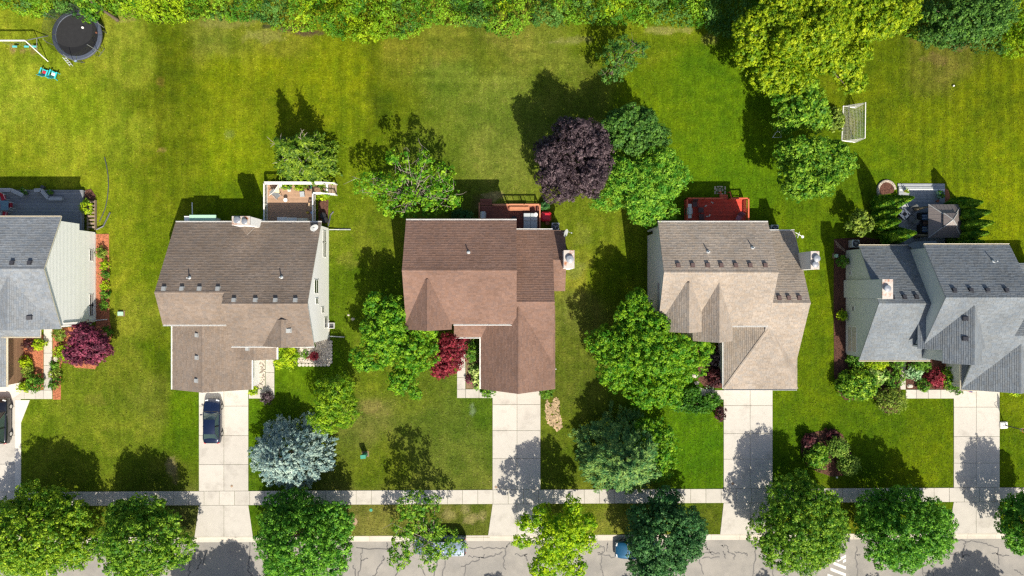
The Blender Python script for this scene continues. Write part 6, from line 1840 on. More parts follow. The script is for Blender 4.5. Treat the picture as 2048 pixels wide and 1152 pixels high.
for py in (367.5, 389):
    b = MB(); b.bar((PX(650, z), PY(py, z), z + 0.95), (PX(650, z) + 1.1, PY(py, z), 0.95), 0.12, 0.05); b.build('handrail', MT['white'], ws)
    b = MB(); b.bar((PX(650, z), PY(py, z), z - 0.05), (PX(650, z) + 1.1, PY(py, z), 0.05), 0.05, 0.25); b.build('stringer', MT['white'], ws)
    b = MB(); b.box((PX(650, z) + 1.1, PY(py, z), 0.5), (0.1, 0.1, 1.0)); b.build('newel', MT['white'], ws)
CREAM = simple('cream_canvas', (0.70, 0.60, 0.36), 0.85)
pu = thing('sun_shade', (PX(548, z), PY(384, z), z), 'folded cream canvas shade leaning on the deck rail', 'sun shade')
b = MB(); b.add([P(557, 370, 1.6), P(546, 384, 1.5), P(559, 386, 1.2), P(556, 372, 1.5)], [[0, 1, 2]]); b.add([P(557, 370, 1.58), P(546, 384, 1.48), P(559, 386, 1.18)], [[2, 1, 0]]); b.build('canvas', CREAM, pu)
b = MB(); b.tube([P(538, 391, 1.5), P(547, 384, 1.55), P(557, 369, 1.62)], 0.03, 6); b.build('pole', MT['white'], pu)
patio_chair('grey padded chair near the rail of the tan deck', 554, 391, z, 0.7, simple('grey_cushion', (0.20, 0.21, 0.22), 0.9), 'lightgrey', 1.1)
def round_table(label, px, py, z, r, hh, m):
    c = (PX(px, z + hh), PY(py, z + hh), z)
    t = thing('side_table', c, label, 'table')
    b = MB(); b.lathe((c[0], c[1], z + hh), [(r, 0), (r, 0.04), (0.001, 0.045)], 20); b.build('table_top', m, t)
    for i in range(3):
        a = i * 2.09; b = MB(); b.tube([(c[0] + r * .6 * math.cos(a), c[1] + r * .6 * math.sin(a), z), (c[0] + r * .3 * math.cos(a), c[1] + r * .3 * math.sin(a), z + hh)], 0.02, 6); b.build('leg', MT['oldwood'], t)
round_table('small round white table on the tan deck', 571, 400, z, 0.21, 0.5, MT['white'])
for (nm, px, py, r, m, lf) in (('bright potted plant nearest the canvas shade', 570, 375, .24, MT['darkgrey'], 'brightbox'), ('second potted plant along the tan deck rail', 579, 374, .22, MT['darkgrey'], 'box'), ('third potted plant along the tan deck rail', 595, 374, .24, MT['black'], 'brightbox'), ('fourth potted plant along the tan deck rail', 603, 374, .22, MT['black'], 'brightbox'), ('terracotta potted plant along the tan deck rail', 612, 375, .24, TERRA, 'olive'), ('green pot at the end of the tan deck rail row', 620, 374, .2, MT['greenbox'], 'darkred')):
    pot(nm, px, py, z, r, 0.36, m, LF[lf])
pot('white bag-like pot left of the potted plants', 561, 373, z, 0.22, 0.4, MT['white'])
pot('pale pot among the plants on the tan deck', 578, 380, z, 0.2, 0.25, MT['white'])
def chest(label, px, py, z, w, d, hh, m, lid=None, name='storage_box', cat='box', rz=0):
    c = (PX(px, z + hh), PY(py, z + hh), z)
    t = thing(name, c, label, cat)
    b = MB(); b.rbox((c[0], c[1], z + hh / 2 - 0.02), (w, d, hh - 0.04), 0.02, rz); b.build('body', m, t)
    b = MB(); b.rbox((c[0], c[1], z + hh), (w + 0.05, d + 0.05, 0.06), 0.025, rz); b.build('lid', lid or m, t)
chest('grey storage seat in the middle of the tan deck', 604, 388, z, 0.42, 0.5, 0.4, MT['grey'], MT['lightgrey'], rz=0.1)
chest('tan cardboard-coloured box by the deck side rail', 621, 410, z, 0.42, 0.44, 0.45, simple('cardboard', (0.52, 0.36, 0.22), 0.85))
chest('dark crate above the tan box by the deck rail', 622, 402, z, 0.42, 0.3, 0.3, MT['browntrim'])
for i, (px, m) in enumerate(((564, 'white'), (584, 'white'), (605, 'cream'))):
    chest(('leftmost white cabinet against the house on the tan deck', 'middle white cabinet against the house on the tan deck', 'cream cabinet against the house on the tan deck')[i], px, 440 + i, z, 0.96, 0.55, 0.85, MT[m], name='cabinet', cat='cabinet')
chest('small yellow toy box on the shaded half of the tan deck', 615, 425, z, 0.2, 0.16, 0.14, simple('yellow_plastic', (0.6, 0.42, 0.03), 0.5), rz=0.4)
chest('small pale blue box on the shaded half of the tan deck', 624, 425, z, 0.24, 0.2, 0.16, simple('pale_blue_plastic', (0.25, 0.4, 0.68), 0.5), rz=0.7)
for (lab, py) in (('black round bin beside the tan deck, upper one', 431), ('black round bin beside the tan deck, lower one', 440)):
    pot(lab, 646 if py == 431 else 650, py, 0, 0.32, 0.6, MT['black'], name='bin')

# red-brown middle deck
z = 0.5
x0, x1, y0, y1 = PX(959, z), PX(1079, z), PY(466, z), PY(411.5, z)
t = deck('dark red-brown deck behind the red-brown roofed house', x0, x1, y0, y1, z, D_BROWN)
tl = thing('deck_landing', (PX(972, z), PY(405, z), 0), 'narrow red-brown landing sticking out of the middle deck', 'landing')
planks(tl, PX(960, z), PX(984, z), PY(411, z) + 0.02, PY(397.5, z), z, D_BROWN)
railing(t, (PX(986, z), y1), (x1, y1), z, 0.95, R_CEDAR, bal=0.55, top_w=0.16)
railing(t, (x1, y1), (x1, y0), z, 0.95, R_CEDAR, bal=0.55, top_w=0.14)
railing(t, (x0, y0), (x0, PY(408, z)), z, 0.55, R_CEDAR, bal=0.0, top_w=0.12)
bench('cedar bench in the sun along the middle deck rail', [(PX(1019, 1), y1 - 0.35), (PX(1059, 1), y1 - 0.35)], z, R_CEDAR, 0.42, 0.42)
def grill(label, px, py, z, rz, m='lightgrey', shelf=True):
    c = Vector((PX(px, z + .9), PY(py, z + .9), z))
    t = thing('gas_grill', c, label, 'grill')
    b = MB(); b.rbox((c.x, c.y, z + 0.4), (0.5, 0.75, 0.78), 0.02, rz); b.build('cart', MT['darkgrey'], t)
    b = MB()
    pr = [(-0.26, 0.0), (-0.26, 0.14), (-0.12, 0.25), (0.1, 0.27), (0.26, 0.14), (0.26, 0.0)]
    R_ = Matrix.Rotation(rz, 3, 'Z')
    vs = [c + R_ @ Vector((x, s * 0.36, 0.8 + zz)) for s in (-1, 1) for x, zz in pr]
    n = len(pr)
    b.add(vs, [list(range(n))[::-1], list(range(n, 2 * n))] + [[i, (i + 1) % n, n + (i + 1) % n, n + i] for i in range(n)]); b.build('lid', MT[m], t)
    b = MB(); p = [c + R_ @ Vector((0.31, s * 0.26, 0.93)) for s in (-1, 1)]; b.tube(p, 0.018, 6); b.build('handle', MT['steel'], t)
    if shelf:
        for s in (-1, 1):
            q = c + R_ @ Vector((0, s * 0.56, 0.82)); b = MB(); b.rbox(q, (0.46, 0.36, 0.04), 0.01, rz); b.build('side_shelf', MT['white' if m == 'lightgrey' else m], t)
grill('grey gas grill at the left side of the middle deck', 966, 430, z, 0.0, 'lightgrey', False)
# covered spa: four cushions of the cover
c = (PX(1061, z + .8), PY(442, z + .8), z)
sp = thing('hot_tub', c, 'grey covered square hot tub in the corner of the middle deck', 'hot tub')
b = MB(); b.rbox((c[0], c[1], z + 0.38), (1.4, 1.62, 0.74), 0.08); b.build('shell', MT['grey'], sp)
VIN = simple('grey_vinyl', (0.46, 0.50, 0.52), 0.45)
for sx in (-1, 1):
    for sy in (-1, 1):
        b = MB(); b.rbox((c[0] + sx * 0.36, c[1] + sy * 0.42, z + 0.8), (0.70, 0.81, 0.12), 0.04); b.build('cover_panel', VIN, sp)
b = MB(); b.lathe((c[0] + 0.55, c[1] + 0.66, z + 0.86), [(0.2, 0), (0.2, 0.05), (0.001, 0.09)], 12); b.build('filter_cap', MT['white'], sp)
pot('black round tub half hidden by the eave on the middle deck', 1028, 438, z, 0.32, 0.35, MT['black'], name='tub')
c = (PX(1092, .7), PY(433, .7), 0)
rc = thing('covered_mower', c, 'glossy red covered box beside the middle deck', 'covered box')
b = MB(); b.rbox((c[0], c[1], 0.45), (1.1, 0.98, 0.9), 0.16); b.build('cover', simple('red_gloss_cover', (0.55, 0.02, 0.04), 0.3), rc, smooth=False)
pot('rusty round lid beside the red covered box', 1095, 446, 0, 0.22, 0.3, TERRA, name='tub')

# red deck
z = 0.45
x0, x1, y0, y1 = PX(1370, z), PX(1491, z), PY(450, z), PY(399, z)
t = deck('bright red stained deck behind the tan roofed house', x0, x1, y0, y1, z, D_RED)
railing(t, (x0, y1), (PX(1440, z), y1), z, 0.9, R_RED, bal=0.14, top_w=0.14)
railing(t, (PX(1457, z), y1), (x1, y1), z, 0.9, R_RED, bal=0.14, top_w=0.14)
railing(t, (x0, y0), (x0, y1), z, 0.9, R_RED, bal=0.14, top_w=0.15)
railing(t, (x1, y0), (x1, y1), z, 0.9, R_RED, bal=0.2, top_w=0.15)
ws = thing('deck_stair', (PX(1449, .2), PY(394, .2), 0), 'short red stair down from the red deck', 'stairs')
for i in range(2):
    b = MB(); b.rbox((PX(1448, .3), y1 + 0.16 + 0.27 * i, z - 0.15 * (i + 1)), (0.85, 0.26, 0.04), 0.01); b.build('tread', R_RED, ws)
for px in (1439.5, 1458):
    b = MB(); b.bar((PX(px, z), y1, z + 0.85), (PX(px, z), y1 + 0.75, 0.75), 0.1, 0.05); b.build('handrail', R_RED, ws)
    b = MB(); b.box((PX(px, z), y1 + 0.75, 0.4), (0.09, 0.09, 0.8)); b.build('newel', R_RED, ws)
grill('white gas grill with side shelves on the red deck', 1379, 422, z, 0.0, 'lightgrey')
DK = simple('dark_wire', (0.10, 0.045, 0.045), 0.6)
patio_chair('dark wire chair near the rail of the red deck', 1390, 409, z, 0.1, DK, 'browntrim')
table('small dark wire table on the red deck', (PX(1402, z + .5), PY(420, z + .5), z), 0.55, 0.55, 0.5, DK, DK)
patio_chair('dark wire chair near the eave on the red deck', 1403, 433, z, 3.1, DK, 'browntrim')
PINK = simple('mauve_plastic', (0.34, 0.12, 0.17), 0.5)
patio_chair('mauve plastic chair in the corner of the red deck', 1477, 436, z, -0.5, PINK, 'browntrim', 1.1)
SHOE = simple('white_canvas_shoe', (0.66, 0.62, 0.55), 0.8)
for (lab, px, py, rz) in (('single white shoe nearest the stair on the red deck', 1424, 405, -0.6), ('single white shoe in the middle of the red deck', 1411, 412, 0.5), ('white shoe near the wire chair, left of its pair', 1414, 433, 0.1), ('white shoe near the wire chair, tilted one of the pair', 1419, 431, 1.0)):
    c = P(px, py, z)
    s = MB(); s.rbox((c[0], c[1], z + 0.03), (0.3, 0.12, 0.06), 0.03, rz); s.box((c[0] - 0.08 * math.cos(rz), c[1] - 0.08 * math.sin(rz), z + 0.08), (0.12, 0.1, 0.06), rz, taper=0.8)
    s.single('shoe', SHOE, lab, 'shoe')
pv = thing('paver_patch', P(1440, 380), 'small patch of tan pavers at the foot of the red deck stair', 'pavers')
for (px, py, w, d) in ((1430, 376, 3, 7), (1436, 373.5, 6, 2.6), (1443, 373.5, 6, 2.6), (1450, 376, 3, 7), (1433.5, 380, 2.6, 6), (1439.5, 378, 6, 2.6), (1445, 380, 2.8, 6), (1439.5, 382, 6, 2.6), (1430, 385, 3, 7), (1436, 387, 6, 2.6), (1443, 388, 6, 2.6), (1450, 385, 3, 7)):
    c = P(px, py); b = MB(); b.rbox((c[0], c[1], 0.02), (w / PXM * 0.95, d / PXM * 0.95, 0.06), 0.012); b.build('paver', MT['stone'], pv)

# grey composite patio with gazebo
z = 0.22
x0, x1, y0, y1 = PX(1798, z), PX(1890, z), PY(492, z), PY(373, z)
t = deck('grey composite patio deck behind the grey house', x0, x1, y0, y1, z, D_COMP, 'patio_deck', 0.14)
b = MB(); b.box(((x0 + x1) / 2, y1 + 0.17, 0.06), (x1 - x0 + 0.1, 0.3, 0.12)); b.build('step', D_COMP, t)
for yy in (y1 - 0.35, y1 + 0.12):
    b = MB(); b.box(((x0 + x1) / 2, yy, z + 0.012 if yy < y1 else 0.13), (x1 - x0 - 0.1, 0.14, 0.02)); b.build('light_border', MT['white'] if yy < y1 else D_BENCH, t)
zc_ = 2.35
gx, gy = (PX(1857, zc_) + PX(1923, zc_)) / 2, (PY(408, zc_) + PY(476, zc_)) / 2
gh = M(33.3, zc_)
gz = thing('gazebo', (gx, gy, 0), 'gazebo with two-tier brown metal roof on the patio', 'gazebo')
GB = mat('brown_metal_roof', (0.225, 0.195, 0.188), 0.45, 0.06, 2, 0.2)
GBL = simple('roof_seam', (0.34, 0.29, 0.27), 0.45, 0.2)
def hip_panels(c, h0, z0_, h1, z1_, nseam):
    cs = [(-1, -1), (1, -1), (1, 1), (-1, 1)]
    for k in range(4):
        a, b_ = cs[k], cs[(k + 1) % 4]
        A0, B0 = Vector((c[0] + a[0] * h0, c[1] + a[1] * h0, z0_)), Vector((c[0] + b_[0] * h0, c[1] + b_[1] * h0, z0_))
        A1, B1 = Vector((c[0] + a[0] * h1, c[1] + a[1] * h1, z1_)), Vector((c[0] + b_[0] * h1, c[1] + b_[1] * h1, z1_))
        p = MB(); d = Vector((0, 0, -0.03)); vs = [A0, B0, B1, A1]
        p.add(vs + [v + d for v in vs], [[0, 1, 2, 3], [7, 6, 5, 4], [0, 4, 5, 1], [1, 5, 6, 2], [2, 6, 7, 3], [3, 7, 4, 0]])
        rp = p.build('roof_panel', GB, gz)
        sm = MB()
        for i in range(1, nseam):
            f = i / nseam
            e = A0 + (B0 - A0) * f
            mid = abs(2 * f - 1)
            tmax = 1.0 if mid <= h1 / h0 else (1 - mid) / (1 - h1 / h0)
            # seam runs straight up the slope until it meets a hip
            ctr = (A1 + B1) / 2 - (A0 + B0) / 2
            sm.bar(e + Vector((0, 0, 0.012)), e + ctr * tmax + Vector((0, 0, 0.012)), 0.025, 0.03)
        sm.build('standing_seam', GBL, rp)
        hp = MB(); hp.bar(A0 + Vector((0, 0, 0.02)), A1 + Vector((0, 0, 0.02)), 0.06, 0.04); hp.build('hip_cap', MT['greytrim'], gz)
hip_panels((gx, gy), gh, zc_, gh * 0.36, zc_ + 0.72, 9)
hip_panels((gx, gy), gh * 0.42, zc_ + 0.86, 0.02, zc_ + 1.25, 5)
for sx in (-1, 1):
    for sy in (-1, 1):
        b = MB(); b.box((gx + sx * (gh - 0.18), gy + sy * (gh - 0.18), (zc_) / 2), (0.12, 0.12, zc_)); b.build('post', MT['darkgrey'], gz)
b = MB()
for sx in (-1, 1):
    b.bar((gx + sx * (gh - 0.18), gy - gh + 0.1, zc_ - 0.08), (gx + sx * (gh - 0.18), gy + gh - 0.1, zc_ - 0.08), 0.07, 0.12)
    b.bar((gx - gh + 0.1, gy + sx * (gh - 0.18), zc_ - 0.09), (gx + gh - 0.1, gy + sx * (gh - 0.18), zc_ - 0.09), 0.07, 0.12)
    b.bar((gx + sx * gh * .38, gy - gh * .38, zc_ + 0.78), (gx + sx * gh * .38, gy + gh * .38, zc_ + 0.78), 0.05, 0.2)
b.build('beam', MT['darkgrey'], gz)
# drapes tied at two posts
for (sy, lab) in ((1, 'u'), (-1, 'd')):
    dr = MB(); dr.tube([(gx - gh + 0.1, gy + sy * (gh - 0.25), zc_ - 0.1), (gx - gh - 0.15, gy + sy * (gh - 0.3), 1.4), (gx - gh - 0.45, gy + sy * (gh - 0.35), 1.0), (gx - gh - 0.1, gy + sy * (gh - 0.2), 0.4)], [0.05, 0.14, 0.16, 0.2], 9)
    dr.build('drape', simple('tan_drape', (0.24, 0.19, 0.13), 0.9), gz, smooth=True)
def lounge(label, px, py):
    zz = 0.22
    c = (PX(px, 0.7), PY(py, 0.7), zz)
    t = thing('lounge_chair', c, label, 'chair')
    WK = simple('black_wicker', (0.03, 0.028, 0.028), 0.7)
    b = MB(); b.rbox((c[0], c[1], zz + 0.17), (0.85, 0.8, 0.32), 0.04); b.build('base', WK, t)
    b = MB(); b.rbox((c[0] - 0.42, c[1], zz + 0.38), (0.14, 0.84, 0.7), 0.04); b.build('backrest', WK, t)
    for s in (-1, 1):
        b = MB(); b.rbox((c[0], c[1] + s * 0.42, zz + 0.3), (0.85, 0.12, 0.55), 0.03); b.build('arm', WK, t)
    for i in range(5):
        b = MB(); b.rbox((c[0] + 0.06, c[1] - 0.26 + i * 0.13, zz + 0.4), (0.66, 0.125, 0.14), 0.02); b.build('cushion_stripe', simple('blue_stripe', (0.10, 0.17, 0.30), 0.9) if i % 2 == 0 else simple('pale_stripe', (0.45, 0.52, 0.60), 0.9), t)
lounge('black wicker chair with striped blue cushion, nearer the lawn', 1848, 434)
lounge('black wicker chair with striped blue cushion, nearer the house', 1848, 458)
round_table('small round brown table between the striped chairs', 1851, 446, 0.22, 0.3, 0.5, simple('brown_wood', (0.22, 0.12, 0.08), 0.6))
c = (PX(1809, .7), PY(428, .7), 0.22)
ft = thing('fire_table', c, 'white square fire table turned on its corner on the patio', 'fire table')
b = MB(); b.rbox((c[0], c[1], 0.45), (0.8, 0.8, 0.46), 0.02, math.pi / 4); b.build('base', MT['darkgrey'], ft)
for k in range(4):
    a = math.pi / 4 + k * math.pi / 2
    b = MB(); b.rbox((c[0] + 0.33 * math.cos(a), c[1] + 0.33 * math.sin(a), 0.71), (0.26, 0.66 if k % 2 else 0.9, 0.06), 0.01, a); b.build('top_slab', MT['white'], ft)
b = MB(); b.box((c[0], c[1], 0.7), (0.4, 0.4, 0.04), math.pi / 4); b.build('burner_pan', MT['black'], ft)
SL = simple('slate_sling', (0.14, 0.15, 0.16), 0.8)
patio_chair('dark sling chair above the white fire table', 1822, 421, 0.22, -0.8, SL, 'darkgrey', 1.1)
patio_chair('dark sling chair below the white fire table', 1822, 438, 0.22, -2.4, SL, 'darkgrey', 1.1)
patio_chair('pale sling chair on the sunlit patio corner', 1806, 412, 0.22, 0.5, simple('pale_sling', (0.42, 0.43, 0.43), 0.8), 'lightgrey', 1.1)
pot('pale green planter at the patio corner, upper one', 1880, 385, 0.22, 0.24, 0.45, MT['palegreen'], LF['box'], lr=0.8)
pot('pale green planter at the patio corner, lower one', 1882, 392, 0.22, 0.24, 0.45, MT['palegreen'], LF['box'], lr=0.8)
pot('small terracotta pot on the shaded patio', 1876, 402, 0.22, 0.14, 0.22, TERRA)
pot('yellow flower pot at the top of the left arborvitae row', 1813, 382, 0.22, 0.14, 0.3, simple('yellow_glaze', (0.65, 0.45, 0.04), 0.4), LF['brightbox'])
grill('black covered grill against the grey house on the patio', 1795, 484, 0.22, 1.57, 'darkgrey', True)
# rusty trellis bits in the dark bed
tr_ = thing('trellis', P(1680, 490), 'fallen wooden trellis in the dark mulch bed', 'trellis')
for k in range(4):
    b = MB(); b.bar(P(1670 + k * 4.5, 481 + k * 5, 0.09), P(1676 + k * 4.5, 495 + k * 3, 0.09), 0.05); b.build('lath', MT['oldwood'], tr_)
for k in range(2):
    b = MB(); b.bar(P(1669 + k * 3, 480 + k * 8, 0.13), P(1690 + k * 2, 500 + k * 4, 0.13), 0.05); b.build('lath', MT['oldwood'], tr_)

# ------------------------------------------------------------------ play equipment
# trampoline
zr = 0.95
c = (PX(154, zr), PY(70, zr), 0)
TR = M(50, zr)
tp = thing('trampoline', c, 'large round black trampoline with net at the top left', 'trampoline')
b = MB(); b.lathe((c[0], c[1], zr), [(TR * 0.83, -0.01), (TR * 0.83, 0.008), (0.001, 0.0)], 48, cap=False); b.build('jump_mat', mat('black_mat', (0.022, 0.022, 0.024), 0.75, 0.2, 2), tp)
PAD = mat('navy_pad', (0.07, 0.085, 0.12), 0.6, 0.25, 5)
for i in range(8):
    b = MB()
    n = 8
    vs, fs = [], []
    for j in range(n + 1):
        a = 2 * math.pi * (i + j / n * 0.985) / 8
        for (rr, zz) in ((TR * 0.83, 0.02), (TR * 0.85, 0.07), (TR * 0.97, 0.07), (TR, 0.02), (TR * 0.98, -0.04)):
            vs.append((c[0] + rr * math.cos(a), c[1] + rr * math.sin(a), zr + zz + 0.008 * math.sin(j * 3.1)))
    for j in range(n):
        for q in range(4):
            fs.append([j * 5 + q, j * 5 + q + 1, (j + 1) * 5 + q + 1, (j + 1) * 5 + q])
    b.add(vs, fs).build('pad', PAD, tp, recalc=True)
b = MB(); b.tube([(c[0] + TR * 0.99 * math.cos(i * math.pi / 24), c[1] + TR * 0.99 * math.sin(i * math.pi / 24), zr - 0.08) for i in range(49)], 0.035, 6); b.build('frame_ring', MT['darkgrey'], tp)
for i in range(6):
    a0, a1 = i * math.pi / 3 + 0.2, i * math.pi / 3 + 0.6
    b = MB(); pt = lambda a, zz, rr=TR * 0.99: (c[0] + rr * math.cos(a), c[1] + rr * math.sin(a), zz)
    b.tube([pt(a0, zr - .08), pt(a0, 0.05), pt(a1, 0.05), pt(a1, zr - .08)], 0.03, 6); b.build('leg', MT['darkgrey'], tp)
    am = (a0 + a1) / 2
    b = MB(); b.tube([pt(am, 0.3, TR * 1.01), pt(am, 1.9, TR * 1.05), pt(am, 2.55, TR * 1.0)], 0.028, 6); b.build('net_pole', MT['grey'], tp)
b = MB(); vs, fs = [], []
n = 48
for i in range(n + 1):
    a = i * 2 * math.pi / n
    for zz, rr in ((zr, 0.84), (1.75, 0.93 + 0.03 * math.sin(a * 6)), (2.5, 0.99)):
        vs.append((c[0] + TR * rr * math.cos(a), c[1] + TR * rr * math.sin(a), zz))
for i in range(n):
    for q in range(2): fs.append([i * 3 + q, (i + 1) * 3 + q, (i + 1) * 3 + q + 1, i * 3 + q + 1])
b.add(vs, fs).build('safety_net', netmat('black_net', (0.015, 0.016, 0.018), 0.38), tp)
lad = MB()
for dx in (-0.16, 0.16):
    lad.bar((c[0] - 1.35 + dx, c[1] - TR * 0.88, zr), (c[0] - 1.2 + dx, c[1] - TR * 1.12, 0.0), 0.045)
for k in range(4):
    f = 0.15 + k * 0.22
    lad.bar((c[0] - 1.51 + 0.15 * f, c[1] - TR * (0.88 + 0.24 * f), zr * (1 - f)), (c[0] - 1.19 + 0.15 * f, c[1] - TR * (0.88 + 0.24 * f), zr * (1 - f)), 0.06, 0.03)
lad.single('ladder', MT['lightgrey'], 'small white ladder leaning on the trampoline', 'ladder')
def ball(label, px, py, z, r, m, name='ball', cat='ball'):
    b = MB(); b.lathe((PX(px, z), PY(py, z), z), [(0.001 + r * math.sin(math.pi * i / 8), r - r * math.cos(math.pi * i / 8)) for i in range(9)], 14)
    return b.single(name, m, label, cat, smooth=True)
ball('white ball lying on the trampoline', 167, 56, zr + 0.02, 0.13, MT['white'])
ball('orange-brown ball at the edge of the trampoline mat', 194, 66, zr + 0.02, 0.11, TERRA)
ball('blue and white ball on the grass below the trampoline', 153, 122, 0.0, 0.17, simple('blue_ball', (0.25, 0.35, 0.62), 0.4))
ball('small white ball on the far right lawn', 1906, 172, 0.0, 0.1, MT['white'])
# swing set
zs = 2.3
sw = thing('swing_set', P(25, 90), 'white metal swing set with teal seats at the left edge', 'swing set')
xa, xb, yy = PX(-60, zs), PX(50, zs), PY(81, zs)
b = MB(); b.tube([(xa, yy, zs), (xb, yy, zs)], 0.08, 9); b.build('top_beam', MT['white'], sw)
gyy = yy
for xe_, s in ((xb, 1), (xa, -1)):
    for dy in (-1.35, 1.35):
        b = MB(); b.tube([(xe_, yy, zs), (xe_ + s * 0.75, gyy + dy, 0)], 0.05, 8); b.build('leg', MT['white'] if dy < 0 else MT['grey'], sw)
    b = MB(); b.tube([(xe_ + s * .38, gyy - .68, zs * .5), (xe_ + s * .38, gyy + .68, zs * .5)], 0.03, 6); b.build('cross_bar', MT['grey'], sw)
TEAL = simple('teal_plastic', (0.10, 0.50, 0.52), 0.45)
for px in (19, 43, 58):
    X0 = PX(px, 1.2)
    b = MB(); b.rbox((X0, yy + 0.05, 0.5), (0.5, 0.2, 0.05), 0.02); seat = b.build('swing_seat', TEAL, sw)
    for dx in (-0.22, 0.22):
        b = MB(); b.tube([(X0 + dx, yy, zs - 0.05), (X0 + dx, yy + 0.05, 0.52)], 0.012, 4); b.build('chain', MT['grey'], seat)
def adirondack(label, px, py, rz, extra):
    c = Vector(P(px, py))
    t = thing('lawn_chair', c, label, 'chair', 'turquoise lawn chairs below the trampoline')
    R_ = Matrix.Rotation(rz, 3, 'Z')
    T = lambda v: c + R_ @ Vector(v)
    TQ = simple('turquoise_plastic', (0.05, 0.55, 0.58), 0.4)
    for i in range(5):
        x_ = -0.24 + i * 0.12
        b = MB(); b.bar(T((x_, -0.28, 0.38)), T((x_, 0.25, 0.26)), 0.1, 0.025); b.build('seat_slat', TQ, t)
        b = MB(); b.bar(T((x_, 0.22, 0.26)), T((x_ * 1.25, 0.55, 0.92 - 0.5 * x_ * x_)), 0.1, 0.025); b.build('back_slat', TQ, t)
    for s in (-1, 1):
        b = MB(); b.bar(T((s * 0.36, -0.34, 0.55)), T((s * 0.36, 0.38, 0.53)), 0.13, 0.03); b.build('armrest', TQ, t)
        b = MB(); b.bar(T((s * 0.34, -0.3, 0)), T((s * 0.34, -0.3, 0.54)), 0.06); b.build('leg', TQ, t)
        b = MB(); b.bar(T((s * 0.34, 0.42, 0)), T((s * 0.34, 0.3, 0.54)), 0.06); b.build('leg', TQ, t)
    b = MB(); b.rbox(T((0, 0.0, 0.40)), (0.4, 0.3, 0.06), 0.02, rz); b.build('towel', extra, t)
adirondack('turquoise lawn chair with a red towel below the trampoline', 94, 147, 2.75, RED)
adirondack('turquoise lawn chair with a white towel below the trampoline', 112, 151, 2.75, MT['white'])

# soccer goal
zg = 2.0
gt = thing('soccer_goal', P(1708, 246), 'white soccer goal with net on the right back lawn', 'soccer goal')
# near-square frame: tall mouth on the right, base frame on the left
A0, A1 = Vector((PX(1731, zg), PY(205, zg), zg)), Vector((PX(1731, zg) - 0.05, PY(276, zg), zg))
F0, F1 = Vector((A0.x, A0.y, 0)), Vector((A1.x, A1.y, 0))
B0, B1 = Vector((PX(1686.5), PY(212), 0)), Vector((PX(1683.5), PY(281), 0))
def gtube(*pts): b = MB(); b.tube(pts, 0.055, 8); b.build('goal_bar', MT['white'], gt)
gtube(A0, A1); gtube(F0, A0); gtube(F1, A1); gtube(F0, B0); gtube(F1, B1); gtube(B0, B1)
b = MB()
def net(p, q, r_, s_, nu, nv):
    """knotted net on the quad p q r s"""
    f = lambda u, v: (p * (1 - u) + q * u) * (1 - v) + (s_ * (1 - u) + r_ * u) * v - Vector((0, 0, 0.12 * math.sin(math.pi * u) * math.sin(math.pi * v)))
    for i in range(nu + 1):
        for j in range(nv): b.bar(f(i / nu, j / nv), f(i / nu, (j + 1) / nv), 0.01)
    for j in range(nv + 1):
        for i in range(nu): b.bar(f(i / nu, j / nv), f((i + 1) / nu, j / nv), 0.01)
net(A0, A1, B1, B0, 24, 16)
for (a, f_, r_) in ((A0, F0, B0), (A1, F1, B1)):
    n = 14
    for i in range(1, n):
        u = i / n
        b.bar(a + (r_ - a) * u, f_ + (r_ - f_) * u, 0.014); b.bar(a + (f_ - a) * u, r_ + (f_ - r_) * u if False else a + (f_ - a) * u + (r_ - f_) * u * 0.98, 0.014)
b.build('net', MT['white'], gt, kind='stuff')
# small swing hung from the dark tree
s1 = thing('tree_swing', P(1552, 268), 'small white trapeze swing hanging under the dark tree', 'swing')
z = 0.7
b = MB()
pA, pB, pC, pD = P(1545, 275, z), P(1562, 275, z), P(1560, 265, z + 0.35), P(1556, 263, z + 0.4)
b.tube([pA, P(1553, 264, z + .4), pD, pC, P(1563, 274, z), pA], 0.03, 6); b.build('seat_frame', MT['lightgrey'], s1)
for (p, q) in ((P(1555, 264, z + .4), P(1558, 225, 4.0)), (P(1562, 268, z + .3), P(1565, 225, 4.0))):
    b = MB(); b.tube([p, q], 0.022, 5); b.build('rope', MT['lightgrey'], s1)

# basketball hoop
c = P(2006, 850)
bh = thing('basketball_hoop', c, 'portable basketball hoop with white base by the right driveway', 'basketball hoop')
b = MB(); b.rbox((c[0], c[1], 0.1), (0.8, 0.7, 0.2), 0.06, 0.05); b.build('base', MT['white'], bh)
px_, py_ = c[0] + 0.15, c[1] + 0.0
b = MB(); b.tube([(px_, py_, 0.15), (px_ + 0.05, py_, 2.3), (px_ + 0.25, py_, 2.9)], [0.055, 0.05, 0.04], 9); b.tube([(px_ - 0.3, py_, 0.2), (px_ + 0.02, py_, 1.2)], 0.025, 6); b.build('pole', MT['black'], bh)
b = MB(); b.box((px_ - 0.0 + 0.28, py_, 2.95), (0.05, 1.1, 0.75)); bb = b.build('backboard', simple('clear_board', (0.60, 0.64, 0.68), 0.2), bh)
b = MB()
for (dy, dz, w, hh_) in ((0, 0.37, 1.14, 0.05), (0, -0.37, 1.14, 0.05), (0.55, 0, 0.05, 0.78), (-0.55, 0, 0.05, 0.78)):
    b.box((px_ + 0.28, py_ + dy, 2.95 + dz), (0.07, w, hh_))
b.build('board_edge', MT['black'], bb)
b = MB(); rx_ = px_ + 0.28 - 0.28
b.tube([(rx_ + 0.23 * math.cos(i * 0.3307), py_ + 0.23 * math.sin(i * 0.3307), 2.72) for i in range(20)], 0.014, 5); b.bar((rx_ + 0.22, py_, 2.72), (px_ + 0.28, py_, 2.72), 0.1, 0.04); b.build('rim', simple('orange_rim', (0.62, 0.12, 0.02), 0.4), bh)
b = MB()
